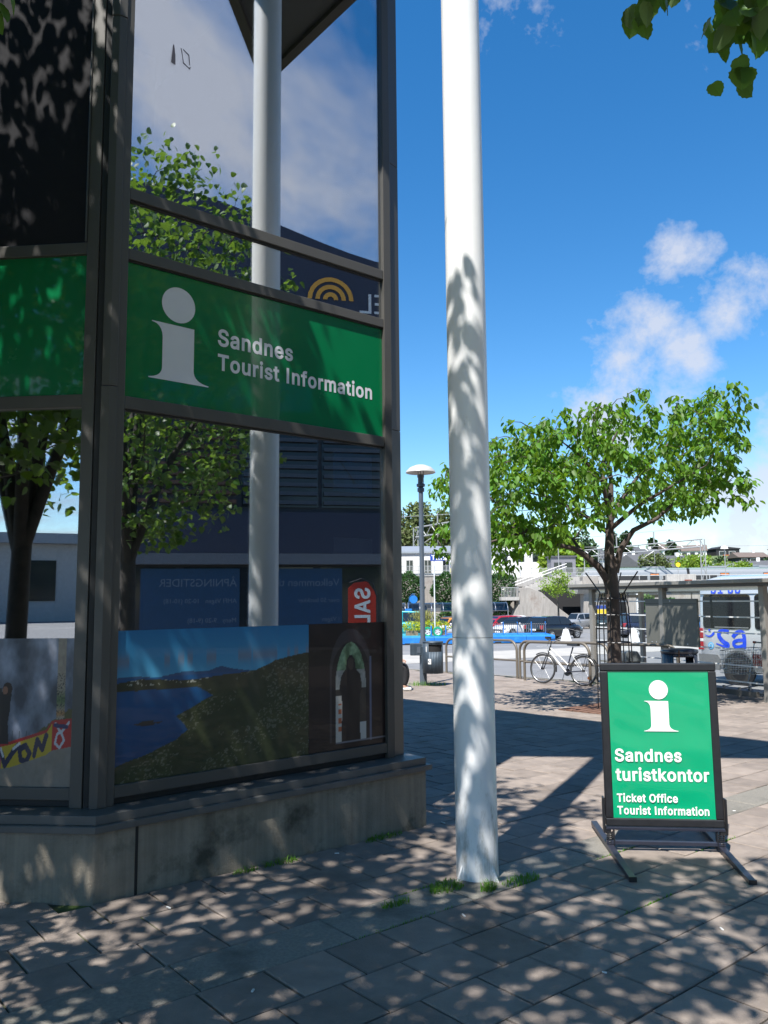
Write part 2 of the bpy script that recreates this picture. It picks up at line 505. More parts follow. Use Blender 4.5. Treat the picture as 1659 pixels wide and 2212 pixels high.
# ------------------------------------------------------------------ letter outlines: advance, points (x, y in thousandths), faces
GLYPH = {
    " ": [0.188,[],[]],
    "1": [0.453,[414,-23,414,78,53,78,53,-23,191,532,63,439,65,316,191,406,189,-23,299,-23,299,532,189,78,299,78],[[2,3,8],[0,1,9],[4,7,10],[9,1,12],[2,8,11],[5,6,7],[7,4,5],[8,9,11],[12,11,9],[7,11,12],[10,7,12]]],
    "5": [0.453,[257,-28,290,-19,320,-5,347,14,371,37,389,64,403,95,412,128,414,163,413,190,408,215,401,240,390,262,378,283,362,301,344,318,325,332,303,343,280,351,255,356,230,357,209,356,189,353,170,347,152,340,136,331,159,341,172,429,390,429,390,532,75,532,41,232,135,221,152,235,162,241,175,246,189,250,203,253,218,253,234,252,249,248,263,242,274,233,284,223,293,210,299,195,303,180,304,162,303,145,299,129,293,115,285,103,276,93,264,85,251,78,237,75,221,73,208,74,195,77,183,82,173,88,164,95,157,103,151,112,148,122,142,154,33,154,40,100,49,72,63,47,82,24,104,5,129,-10,158,-21,189,-28,221,-30,159,343],[[25,32,33],[26,24,25],[69,70,62],[62,63,69],[68,69,63],[63,64,68],[67,68,64],[64,65,67],[66,67,65],[32,25,31],[30,31,25],[39,20,38],[75,56,57],[21,37,38],[38,20,21],[75,57,74],[57,58,74],[36,37,23],[22,23,37],[37,21,22],[74,58,73],[58,59,73],[72,73,59],[59,60,72],[71,72,60],[60,61,71],[70,71,61],[62,70,61],[25,33,34],[34,35,25],[26,25,35],[35,36,26],[36,23,26],[26,23,76],[25,24,27],[30,25,27],[54,55,0],[54,0,1],[53,54,1],[19,40,18],[7,8,47],[8,9,47],[53,1,2],[52,53,2],[2,3,52],[51,52,3],[3,4,51],[50,51,4],[4,5,50],[49,50,5],[5,6,49],[6,7,49],[48,49,7],[7,47,48],[47,9,46],[9,10,46],[45,46,10],[10,11,45],[44,45,11],[11,12,44],[12,13,44],[43,44,13],[13,14,43],[42,43,14],[14,15,42],[15,16,42],[41,42,16],[16,17,41],[40,41,17],[18,40,17],[0,55,75],[56,75,55],[40,19,39],[20,39,19],[28,29,27],[30,27,29],[24,26,76],[27,24,76]]],
    "6": [0.453,[260,-28,292,-20,322,-6,348,12,370,35,388,61,402,91,410,123,412,157,410,191,403,222,390,251,373,277,352,298,327,315,299,328,268,335,235,338,218,337,202,334,187,329,173,322,160,314,149,305,139,294,127,278,138,216,364,531,240,532,118,353,92,314,72,279,58,248,48,219,42,190,40,162,43,127,50,94,64,63,82,36,104,13,130,-6,160,-19,192,-28,226,-30,211,73,198,77,186,83,175,91,166,101,159,112,153,126,150,141,149,158,150,175,153,190,159,203,166,214,175,224,186,231,198,237,211,240,226,242,241,240,255,237,266,231,277,223,286,214,293,202,299,189,303,174,304,157,303,141,299,126,293,112,286,101,277,91,266,83,254,77,241,73,226,72,224,337],[[36,37,52],[52,53,36],[35,36,53],[53,54,35],[34,35,54],[54,26,34],[33,34,26],[32,33,26],[26,25,32],[31,32,25],[30,31,25],[25,24,30],[24,23,30],[23,29,30],[45,46,43],[43,46,42],[46,47,42],[42,47,41],[47,48,41],[40,41,48],[48,49,40],[39,40,49],[49,50,39],[38,39,50],[50,51,38],[37,38,51],[52,37,51],[26,54,55],[55,56,26],[56,57,26],[57,58,26],[58,59,26],[29,23,22],[22,21,29],[21,20,29],[20,19,29],[80,44,79],[17,62,63],[79,44,0],[78,79,0],[0,1,78],[1,77,78],[63,64,16],[17,63,16],[5,6,73],[6,7,73],[72,73,7],[7,8,72],[71,72,8],[70,71,8],[8,9,70],[69,70,9],[9,10,69],[10,11,69],[68,69,11],[11,12,68],[77,1,2],[76,77,2],[2,3,76],[75,76,3],[3,4,75],[74,75,4],[4,5,74],[5,73,74],[68,12,67],[12,13,67],[66,67,13],[13,14,66],[65,66,14],[14,15,65],[64,65,15],[16,64,15],[45,43,44],[44,80,45],[18,28,19],[29,19,28],[18,19,81],[25,26,24],[26,81,19],[19,20,26],[20,21,26],[21,22,26],[22,23,26],[23,24,26],[62,17,81],[81,26,59],[59,60,81],[60,61,81],[61,62,81],[28,18,81],[27,28,81]]],
    "A": [0.48,[102,-23,213,295,219,314,227,337,235,364,245,395,256,431,276,502,201,502,222,431,232,396,242,365,250,339,258,315,265,295,378,-23,497,-23,293,532,185,532,-17,-24,393,119,393,222,86,222,86,119,239,375,291,222,187,222,151,119,328,119],[[19,23,22],[23,19,0],[8,18,22],[19,22,18],[10,3,4],[3,10,9],[1,2,22],[2,3,22],[3,9,22],[8,22,9],[5,11,12],[5,12,6],[21,20,16],[16,20,15],[17,7,21],[21,16,17],[21,14,25],[13,14,21],[12,13,21],[6,12,21],[21,7,6],[5,6,10],[9,10,6],[6,7,9],[8,9,7],[18,8,7],[7,17,18],[1,22,26],[10,4,24],[5,10,24],[11,5,24],[15,20,28],[20,21,25],[23,0,27],[22,23,26],[26,23,27],[25,26,27],[28,25,27],[20,25,28]]],
    "G": [0.52,[311,-27,351,-18,388,-2,421,20,448,47,471,79,488,116,498,156,501,199,501,279,259,279,259,176,481,195,393,230,389,177,384,154,376,135,364,117,350,103,333,92,314,83,293,78,269,76,243,79,219,85,197,96,177,112,160,131,146,155,136,183,129,216,127,254,129,292,136,325,146,354,160,378,177,397,196,413,217,423,240,430,266,432,281,432,295,429,308,426,320,421,331,415,342,408,351,400,360,391,368,380,374,368,380,356,392,325,504,325,491,380,482,405,469,428,455,450,437,470,418,488,396,503,373,516,348,526,321,533,294,538,265,539,219,535,176,523,136,504,101,477,72,443,48,404,30,358,20,308,17,254,20,200,30,150,48,105,72,66,102,32,137,5,177,-15,221,-27,269,-30,390,187],[[76,77,28],[28,29,76],[75,76,29],[29,30,75],[74,75,30],[30,31,74],[31,32,74],[73,74,32],[32,33,73],[72,73,33],[33,34,72],[71,72,34],[34,35,71],[70,71,35],[24,25,81],[37,38,67],[38,66,67],[21,22,83],[65,40,41],[23,82,83],[83,22,23],[40,65,39],[24,81,82],[82,23,24],[66,38,39],[39,65,66],[81,25,80],[25,26,80],[79,80,26],[78,79,26],[26,27,78],[77,78,27],[28,77,27],[70,35,36],[69,70,36],[68,69,36],[36,37,68],[37,67,68],[42,43,63],[64,42,63],[20,0,1],[19,20,1],[44,45,61],[61,62,44],[43,44,62],[63,43,62],[7,8,12],[8,9,12],[6,7,15],[14,15,7],[7,12,14],[12,9,13],[53,54,52],[19,1,2],[18,19,2],[2,3,18],[17,18,3],[3,4,17],[4,5,17],[16,17,5],[5,6,16],[6,15,16],[52,54,51],[54,55,51],[50,51,55],[55,56,50],[49,50,56],[56,57,49],[48,49,57],[57,58,48],[47,48,58],[58,59,47],[46,47,59],[59,60,46],[45,46,60],[61,45,60],[21,83,0],[0,20,21],[10,11,13],[42,64,41],[65,41,64],[13,9,10],[13,11,84],[12,13,84],[14,12,84]]],
    "I": [0.235,[62,-24,174,-24,174,533,62,533],[[0,1,2,3]]],
    "L": [0.393,[385,-23,385,81,148,81,148,532,37,532,37,-23],[[4,5,2],[2,5,0],[0,1,2],[4,2,3]]],
    "O": [0.533,[313,-27,356,-15,396,5,431,32,461,65,485,105,503,150,513,200,517,254,513,308,503,358,485,404,461,443,431,477,396,504,356,523,313,535,267,539,221,535,178,523,138,504,103,477,73,443,49,404,31,358,20,308,17,254,20,200,31,150,49,105,73,65,103,32,138,5,178,-15,221,-27,267,-30,242,79,218,85,197,96,177,111,161,130,147,154,136,183,129,216,127,254,129,292,136,326,147,354,161,378,177,398,197,413,218,423,242,430,267,432,292,430,315,424,337,413,356,398,373,378,387,354,398,326,404,292,407,254,404,216,398,183,387,154,373,130,356,111,337,96,315,85,292,79,267,77],[[27,28,42],[42,43,27],[26,27,43],[43,44,26],[44,45,26],[25,26,45],[45,46,25],[24,25,46],[36,34,35],[34,36,37],[18,51,52],[52,17,18],[34,37,33],[38,33,37],[50,51,19],[51,18,19],[33,38,32],[38,39,32],[31,32,39],[30,31,39],[39,40,30],[29,30,40],[40,41,29],[28,29,41],[42,28,41],[24,46,47],[23,24,47],[47,48,23],[22,23,48],[48,49,22],[21,22,49],[20,21,49],[49,50,20],[50,19,20],[0,69,70],[55,16,54],[69,0,1],[68,69,1],[56,15,55],[16,55,15],[6,7,64],[63,64,7],[7,8,63],[62,63,8],[61,62,8],[8,9,61],[60,61,9],[9,10,60],[68,1,2],[67,68,2],[2,3,67],[3,4,67],[66,67,4],[4,5,66],[65,66,5],[5,6,65],[6,64,65],[60,10,59],[10,11,59],[58,59,11],[11,12,58],[57,58,12],[12,13,57],[13,14,57],[56,57,14],[15,56,14],[0,70,35],[70,71,35],[36,35,71],[17,52,53],[53,54,17],[54,16,17]]],
    "S": [0.447,[264,-30,300,-23,333,-11,362,6,387,26,406,51,421,78,429,107,432,138,430,164,425,188,415,209,403,227,389,243,373,256,356,268,338,277,320,285,303,292,286,297,271,302,219,316,206,320,192,324,179,330,167,336,157,342,148,350,143,357,140,365,139,376,140,386,143,396,148,404,155,413,165,420,177,426,191,431,207,434,225,435,250,433,271,427,289,418,301,406,310,393,319,354,428,354,421,409,411,437,396,462,377,485,353,504,326,519,296,530,262,537,227,539,192,537,159,530,128,519,100,504,76,485,56,461,40,434,31,405,28,372,33,335,47,301,70,272,100,249,136,231,177,217,238,200,256,195,272,189,286,183,298,177,307,170,314,164,318,157,321,149,322,139,321,127,317,116,311,106,302,97,291,89,277,82,261,77,243,74,224,73,206,74,190,76,175,81,161,87,150,94,142,103,135,113,130,124,124,160,11,160,19,103,29,74,44,47,65,23,89,3,118,-12,150,-24,186,-30,224,-32],[[102,103,95],[95,96,102],[101,102,96],[96,97,101],[100,101,97],[97,98,100],[99,100,98],[64,65,29],[29,30,64],[63,64,30],[30,31,63],[62,63,31],[31,32,62],[61,62,32],[108,89,90],[108,90,107],[91,107,90],[21,22,70],[23,70,22],[56,37,38],[107,91,106],[92,106,91],[57,36,37],[37,56,57],[106,92,105],[92,93,105],[104,105,93],[93,94,104],[103,104,94],[95,103,94],[70,23,69],[23,24,69],[24,25,69],[68,69,25],[25,26,68],[67,68,26],[26,27,67],[27,28,67],[66,67,28],[65,66,28],[29,65,28],[61,32,33],[60,61,33],[33,34,60],[59,60,34],[34,35,59],[58,59,35],[35,36,58],[36,57,58],[87,88,0],[71,72,20],[87,0,1],[86,87,1],[72,73,18],[18,19,72],[20,72,19],[40,41,53],[54,40,53],[6,7,81],[80,81,7],[7,8,80],[8,9,80],[79,80,9],[9,10,79],[78,79,10],[10,11,78],[11,12,78],[46,47,45],[86,1,2],[85,86,2],[2,3,85],[84,85,3],[3,4,84],[83,84,4],[4,5,83],[82,83,5],[5,6,82],[6,81,82],[78,12,77],[12,13,77],[76,77,13],[13,14,76],[14,15,76],[75,76,15],[15,16,75],[74,75,16],[16,17,74],[73,74,17],[18,73,17],[45,47,44],[47,48,44],[48,49,44],[43,44,49],[49,50,43],[42,43,50],[50,51,42],[51,52,42],[41,42,52],[53,41,52],[0,88,108],[89,108,88],[21,70,71],[71,20,21],[40,54,39],[54,55,39],[38,39,55],[56,38,55]]],
    "T": [0.449,[169,428,169,-24,280,-23,280,428,440,428,440,532,8,532,8,428],[[6,7,0],[4,5,3],[0,1,2],[2,3,0],[3,5,0],[6,0,5]]],
    "a": [0.389,[183,-31,205,-27,224,-21,241,-13,256,-3,268,8,279,19,285,27,258,9,253,-23,360,-23,360,252,358,281,353,308,343,331,331,351,316,367,299,380,281,390,263,397,244,402,226,405,210,407,194,408,171,407,149,403,126,398,104,390,83,378,63,364,45,346,31,324,8,276,113,246,125,272,129,278,135,285,141,290,149,296,158,301,169,304,181,306,196,307,209,306,220,304,229,301,236,296,242,291,246,285,249,278,251,268,252,258,251,255,248,253,242,252,231,250,215,248,197,246,175,243,157,241,138,237,120,234,101,229,83,222,66,214,50,203,35,189,23,173,14,154,9,132,7,108,9,80,16,55,28,32,44,12,63,-4,84,-16,108,-25,133,-30,160,-32,158,70,148,71,138,74,131,78,125,82,121,86,118,91,116,97,115,105,116,113,118,119,121,124,126,128,133,133,142,136,154,140,166,143,179,145,194,147,203,148,214,149,224,151,235,153,246,155,257,157,276,163,253,149,252,139,251,127,248,116,243,105,236,95,227,87,216,79,204,74,188,70,170,69,256,-3],[[72,73,86],[86,87,72],[71,72,87],[87,88,71],[70,71,88],[88,89,70],[69,70,89],[68,69,89],[89,90,68],[67,68,90],[66,67,90],[31,32,33],[79,116,80],[96,97,59],[97,58,59],[79,80,78],[80,81,78],[95,96,60],[96,59,60],[39,40,26],[40,25,26],[78,81,77],[81,82,77],[76,77,82],[82,83,76],[75,76,83],[83,84,75],[74,75,84],[84,85,74],[73,74,85],[86,73,85],[66,90,91],[65,66,91],[64,65,91],[91,92,64],[63,64,92],[92,93,63],[62,63,93],[93,94,62],[61,62,94],[94,95,61],[95,60,61],[31,33,34],[34,35,31],[30,31,35],[35,36,30],[29,30,36],[36,37,29],[28,29,37],[37,38,28],[27,28,38],[38,39,27],[39,26,27],[42,23,41],[115,0,1],[57,98,99],[99,100,57],[43,22,42],[23,42,22],[115,1,2],[114,115,2],[2,3,114],[57,100,101],[56,57,101],[101,102,56],[102,55,56],[44,21,43],[22,43,21],[8,5,6],[6,7,8],[6,5,10],[7,6,10],[105,7,10],[10,11,105],[10,5,9],[4,117,8],[7,105,109],[108,109,105],[107,108,105],[106,107,105],[52,53,105],[105,11,52],[51,52,11],[11,12,51],[50,51,12],[12,13,50],[49,50,13],[13,14,49],[48,49,14],[14,15,48],[4,8,3],[114,3,8],[113,114,8],[112,113,8],[8,7,112],[111,112,7],[110,111,7],[7,109,110],[55,102,103],[103,104,55],[54,55,104],[104,105,54],[105,53,54],[48,15,47],[15,16,47],[16,17,47],[46,47,17],[17,18,46],[45,46,18],[18,19,45],[44,45,19],[19,20,44],[21,44,20],[116,79,0],[0,115,116],[58,97,98],[98,57,58],[25,40,41],[24,25,41],[41,23,24],[5,8,117],[9,5,117]]],
    "c": [0.396,[228,-31,248,-28,267,-23,286,-17,303,-8,320,2,335,14,348,28,360,43,371,59,379,77,393,119,289,145,279,115,276,108,272,101,267,95,262,90,256,85,250,81,243,77,235,74,227,72,218,70,208,70,188,72,173,77,159,85,148,96,138,109,130,126,125,145,121,165,120,187,121,210,125,231,130,250,138,267,148,280,160,291,173,300,188,304,208,306,217,306,227,305,235,302,243,300,250,296,256,292,261,287,266,282,271,276,275,270,278,263,287,234,392,260,378,302,369,319,359,336,347,351,333,364,318,375,302,385,285,393,267,400,248,404,228,407,207,408,170,405,136,396,104,380,77,359,53,332,35,301,21,267,13,229,11,187,13,147,21,109,35,75,53,44,77,18,104,-4,136,-19,170,-29,207,-32],[[78,79,30],[30,31,78],[77,78,31],[31,32,77],[76,77,32],[32,33,76],[33,34,76],[75,76,34],[34,35,75],[74,75,35],[35,36,74],[73,74,36],[85,24,25],[44,66,43],[24,85,23],[67,41,42],[42,43,67],[43,66,67],[85,25,84],[69,40,41],[68,69,41],[41,67,68],[84,25,83],[25,26,83],[82,83,26],[26,27,82],[81,82,27],[27,28,81],[80,81,28],[28,29,80],[79,80,29],[30,79,29],[73,36,37],[72,73,37],[37,38,72],[71,72,38],[38,39,71],[70,71,39],[39,40,70],[40,69,70],[21,1,2],[20,21,2],[45,46,64],[65,45,64],[9,10,13],[12,13,10],[10,11,12],[55,56,54],[53,54,56],[56,57,53],[20,2,3],[19,20,3],[3,4,19],[18,19,4],[4,5,18],[17,18,5],[5,6,17],[16,17,6],[6,7,16],[15,16,7],[7,8,15],[14,15,8],[8,9,14],[9,13,14],[53,57,52],[57,58,52],[51,52,58],[58,59,51],[50,51,59],[59,60,50],[49,50,60],[60,61,49],[48,49,61],[61,62,48],[47,48,62],[62,63,47],[46,47,63],[64,46,63],[23,85,0],[22,23,0],[0,1,22],[1,21,22],[45,65,44],[66,44,65]]],
    "d": [0.424,[220,-30,243,-25,263,-17,279,-7,293,4,305,16,314,27,318,34,292,17,289,-23,395,-23,395,532,288,532,294,365,321,340,314,350,305,361,294,373,280,384,264,394,244,402,221,406,195,408,161,405,129,396,99,380,73,359,51,333,33,303,21,268,13,230,11,189,13,148,21,109,33,75,51,44,72,18,98,-4,128,-19,161,-29,195,-32,187,72,172,77,159,84,148,95,138,109,131,125,125,144,121,166,120,189,121,213,125,234,130,253,138,269,148,282,159,292,172,300,186,305,205,306,222,305,237,300,250,293,261,283,270,270,278,254,283,235,287,214,288,189,287,165,283,143,277,124,270,107,260,94,249,84,236,76,222,72,205,70,291,2,293,373],[[32,33,47],[47,48,32],[31,32,48],[48,49,31],[49,50,31],[30,31,50],[50,51,30],[29,30,51],[56,57,23],[41,40,76],[40,41,39],[42,39,41],[58,22,57],[23,57,22],[24,55,56],[56,23,24],[39,42,38],[42,43,38],[37,38,43],[36,37,43],[43,44,36],[35,36,44],[44,45,35],[34,35,45],[45,46,34],[33,34,46],[47,33,46],[29,51,52],[28,29,52],[52,53,28],[27,28,53],[53,54,27],[26,27,54],[54,55,26],[25,26,55],[55,24,25],[75,0,1],[21,59,20],[75,1,2],[74,75,2],[59,60,19],[20,59,19],[17,13,16],[14,10,11],[14,11,15],[6,5,10],[10,7,6],[16,13,15],[15,11,16],[17,16,11],[10,5,9],[4,9,5],[8,4,5],[5,6,8],[6,7,8],[68,69,7],[7,10,68],[67,68,10],[10,14,67],[66,67,14],[65,66,14],[3,77,8],[2,3,8],[74,2,8],[73,74,8],[72,73,8],[8,7,72],[71,72,7],[70,71,7],[7,69,70],[65,14,64],[63,64,14],[62,63,14],[61,62,14],[61,14,13],[60,61,13],[13,18,60],[19,60,18],[76,40,0],[0,75,76],[59,21,58],[22,58,21],[4,8,77],[9,4,77],[17,11,12],[12,78,17],[14,15,13],[13,17,78],[18,13,78]]],
    "e": [0.404,[240,-30,267,-25,291,-17,314,-7,334,7,352,23,367,41,379,62,396,107,292,133,279,104,275,96,269,89,262,84,254,79,246,75,236,72,225,70,213,70,194,71,177,75,163,82,151,91,140,102,132,117,125,134,121,154,119,178,119,210,121,228,124,244,130,259,138,273,148,284,159,294,173,301,188,305,205,307,222,305,237,301,249,294,260,285,269,274,276,259,282,243,285,223,289,160,383,234,51,244,51,146,395,146,395,194,393,229,388,261,379,290,367,316,353,338,336,358,316,374,296,387,274,396,251,403,228,407,205,408,168,405,134,395,102,379,75,357,52,331,34,300,21,265,13,227,11,187,13,146,21,109,34,74,53,44,76,18,105,-4,137,-19,173,-29,212,-32,282,237,124,242,123,146],[[75,49,74],[73,74,49],[72,73,49],[49,48,72],[71,72,48],[70,71,48],[48,69,70],[26,27,49],[27,28,49],[48,49,28],[28,29,48],[83,30,48],[81,18,19],[63,36,37],[81,19,80],[20,80,19],[64,35,36],[36,63,64],[80,20,79],[20,21,79],[65,34,35],[35,64,65],[79,21,78],[21,22,78],[77,78,22],[22,23,77],[76,77,23],[23,24,76],[75,76,24],[49,75,24],[24,25,49],[49,25,84],[48,30,31],[69,48,31],[68,69,31],[31,32,68],[67,68,32],[32,33,67],[66,67,33],[33,34,66],[34,65,66],[16,17,0],[38,39,61],[62,38,61],[16,0,1],[15,16,1],[61,39,60],[53,47,52],[52,47,51],[7,8,9],[50,51,46],[51,47,46],[15,1,2],[14,15,2],[2,3,14],[13,14,3],[3,4,13],[12,13,4],[4,5,12],[11,12,5],[5,6,11],[10,11,6],[6,7,10],[7,9,10],[44,82,47],[47,53,44],[53,54,44],[43,44,54],[54,55,43],[42,43,55],[55,56,42],[41,42,56],[56,57,41],[57,58,41],[40,41,58],[58,59,40],[39,40,59],[60,39,59],[0,17,81],[18,81,17],[27,26,46],[46,45,27],[28,27,45],[29,28,45],[38,62,37],[63,37,62],[45,46,47],[45,47,82],[29,45,82],[83,29,82],[48,29,83],[26,49,84],[46,26,84],[50,46,84]]],
    "f": [0.254,[-17,403,-17,304,252,304,252,403,165,-23,165,418,166,431,169,439,172,444,176,447,182,449,201,450,210,449,246,439,265,540,227,550,215,552,202,553,187,553,166,552,145,548,125,540,107,530,90,516,76,499,65,479,59,456,57,433,57,-23,165,304,165,403,57,403,57,304],[[11,18,10],[15,16,12],[13,14,12],[15,12,14],[12,16,11],[16,17,11],[18,11,17],[27,5,6],[26,27,6],[6,7,26],[25,26,7],[24,25,7],[7,8,24],[23,24,8],[22,23,8],[8,9,22],[21,22,9],[20,21,9],[9,10,20],[19,20,10],[10,18,19],[2,3,30],[0,1,31],[29,2,30],[30,5,31],[5,27,31],[29,30,32],[30,31,32],[1,32,31],[4,29,32],[28,4,32]]],
    "i": [0.167,[137,-24,137,403,29,403,29,-23,101,421,116,453,130,463,141,477,148,492,150,509,148,526,141,542,130,555,116,565,101,571,84,573,67,571,51,565,37,555,27,542,20,526,18,509,20,492,27,477,37,463,51,453,67,421,84,419],[[21,22,23],[20,21,19],[18,24,17],[17,24,25],[25,26,17],[26,16,17],[21,23,24],[24,18,21],[19,21,18],[14,15,4],[13,5,6],[6,12,13],[5,13,4],[14,4,13],[9,10,11],[8,9,7],[7,9,6],[12,6,9],[9,11,12],[0,1,3],[2,3,1],[4,15,27],[26,27,15],[16,26,15]]],
    "k": [0.381,[200,182,404,398,275,403,111,235,86,235,90,94,137,-24,137,532,29,532,29,-23,414,-20,193,264,116,188,283,-23,137,132,137,262,231,215,137,208,137,161,151,143],[[8,9,4],[6,5,9],[4,9,5],[5,12,4],[12,3,4],[13,10,0],[16,1,11],[1,2,11],[11,2,15],[4,3,7],[8,4,7],[5,6,14],[3,12,15],[12,5,14],[17,15,12],[15,17,11],[7,3,15],[0,10,16],[11,0,16],[14,19,18],[0,11,17],[12,14,18],[17,12,18],[0,17,18],[19,0,18],[13,0,19]]],
    "m": [0.61,[137,-24,137,237,138,254,141,267,146,277,153,286,160,294,169,299,178,304,189,306,199,307,214,305,227,301,237,294,244,284,249,274,251,258,251,-23,359,-23,359,246,360,259,362,270,366,279,371,287,378,294,386,299,395,303,406,306,418,307,433,305,446,301,457,294,465,286,470,273,472,252,472,-23,580,-23,580,256,578,286,572,315,561,340,547,361,529,379,508,393,486,402,462,408,437,410,414,408,392,404,371,396,352,386,335,374,319,359,306,341,294,316,311,341,336,329,322,355,304,378,279,396,251,406,220,410,200,408,181,404,162,398,145,388,129,376,114,361,102,343,91,321,114,342,135,403,29,403,29,-23,319,359,124,371],[[72,73,69],[69,68,72],[70,66,75],[68,69,70],[70,67,68],[72,68,67],[67,71,72],[73,0,1],[69,73,1],[1,2,69],[2,3,69],[3,4,69],[4,5,69],[70,69,5],[5,6,70],[6,7,70],[9,10,63],[62,11,61],[11,62,10],[63,10,62],[55,53,54],[59,54,53],[53,58,59],[15,16,54],[14,15,54],[14,54,13],[12,13,54],[54,59,12],[59,60,12],[11,12,60],[61,11,60],[70,7,8],[66,70,8],[65,66,8],[8,9,65],[64,65,9],[9,63,64],[56,51,57],[57,51,74],[51,56,50],[26,27,49],[27,48,49],[56,21,22],[22,23,56],[23,24,56],[24,25,56],[25,26,56],[50,56,26],[26,49,50],[28,29,46],[29,30,45],[46,29,45],[36,37,34],[37,38,34],[36,34,35],[34,38,33],[38,39,33],[32,33,39],[39,40,32],[40,41,32],[31,32,41],[41,42,31],[42,43,31],[30,31,43],[43,44,30],[45,30,44],[48,27,28],[47,48,28],[28,46,47],[18,19,17],[16,17,19],[19,20,16],[54,16,20],[20,21,54],[21,56,54],[55,54,56],[56,57,55],[57,52,55],[53,55,52],[58,53,52],[52,57,74],[58,52,74],[67,70,75],[71,67,75]]],
    "n": [0.41,[138,244,142,259,147,271,154,282,162,290,172,297,183,302,196,305,210,306,229,303,244,298,256,288,265,275,270,258,273,234,273,-23,381,-23,381,241,379,274,372,304,362,332,347,355,328,374,306,389,282,400,256,406,227,408,195,405,166,396,138,381,114,359,95,330,67,264,136,264,135,403,29,403,29,-23,137,-24,137,226,135,378],[[35,36,32],[32,31,35],[37,38,36],[32,36,38],[31,32,33],[35,31,30],[30,34,35],[5,6,29],[6,28,29],[32,38,0],[33,32,0],[0,1,33],[1,2,33],[2,3,33],[5,29,39],[9,26,8],[9,10,25],[26,9,25],[16,17,14],[16,14,15],[14,17,13],[17,18,13],[18,19,13],[12,13,19],[19,20,12],[20,21,12],[11,12,21],[21,22,11],[22,23,11],[10,11,23],[23,24,10],[25,10,24],[28,6,7],[27,28,7],[7,8,27],[8,26,27],[31,33,30],[39,30,33],[33,3,39],[3,4,39],[4,5,39],[34,30,39]]],
    "o": [0.415,[245,-29,279,-19,311,-4,339,18,362,44,381,75,394,109,402,147,405,187,402,229,394,267,381,301,362,332,339,359,311,380,279,396,245,405,207,408,170,405,136,396,104,380,77,359,53,332,35,301,21,267,13,229,11,187,13,147,21,109,35,75,53,44,77,18,104,-4,136,-19,170,-29,207,-32,188,72,173,77,159,85,148,96,138,109,130,126,125,145,121,165,120,187,121,210,125,231,130,250,138,267,148,280,160,291,173,300,188,304,207,306,227,304,243,299,256,291,267,280,277,266,285,250,291,230,294,210,296,187,294,165,291,145,285,126,277,109,268,96,256,85,243,77,227,72,207,70],[[27,28,42],[42,43,27],[26,27,43],[43,44,26],[44,45,26],[25,26,45],[45,46,25],[24,25,46],[35,36,34],[52,17,18],[34,36,33],[36,37,33],[51,52,19],[52,18,19],[33,37,32],[37,38,32],[31,32,38],[38,39,31],[30,31,39],[39,40,30],[29,30,40],[40,41,29],[28,29,41],[42,28,41],[24,46,47],[23,24,47],[47,48,23],[22,23,48],[48,49,22],[21,22,49],[49,50,21],[20,21,50],[50,51,20],[51,19,20],[70,0,1],[69,70,1],[54,55,15],[16,54,15],[6,7,64],[63,64,7],[7,8,63],[62,63,8],[61,62,8],[8,9,61],[60,61,9],[9,10,60],[69,1,2],[68,69,2],[2,3,68],[67,68,3],[3,4,67],[66,67,4],[4,5,66],[65,66,5],[5,6,65],[6,64,65],[60,10,59],[10,11,59],[58,59,11],[11,12,58],[57,58,12],[12,13,57],[56,57,13],[13,14,56],[55,56,14],[15,55,14],[0,70,35],[70,71,35],[36,35,71],[17,52,53],[53,54,17],[54,16,17]]],
    "r": [0.259,[137,-24,137,236,138,250,141,261,146,271,153,280,160,288,170,294,181,298,193,301,214,302,227,301,271,294,255,407,224,408,212,408,187,406,162,399,139,387,120,371,105,353,126,366,135,403,29,403,29,-23,129,378],[[21,19,20],[23,20,19],[19,22,23],[0,1,24],[23,24,1],[1,2,23],[20,23,2],[2,3,20],[3,4,20],[21,18,25],[12,13,11],[14,11,13],[11,14,10],[15,10,14],[17,8,9],[16,17,9],[9,10,16],[10,15,16],[20,4,5],[5,6,20],[21,20,6],[6,7,21],[7,8,21],[8,17,21],[18,21,17],[19,21,25],[22,19,25]]],
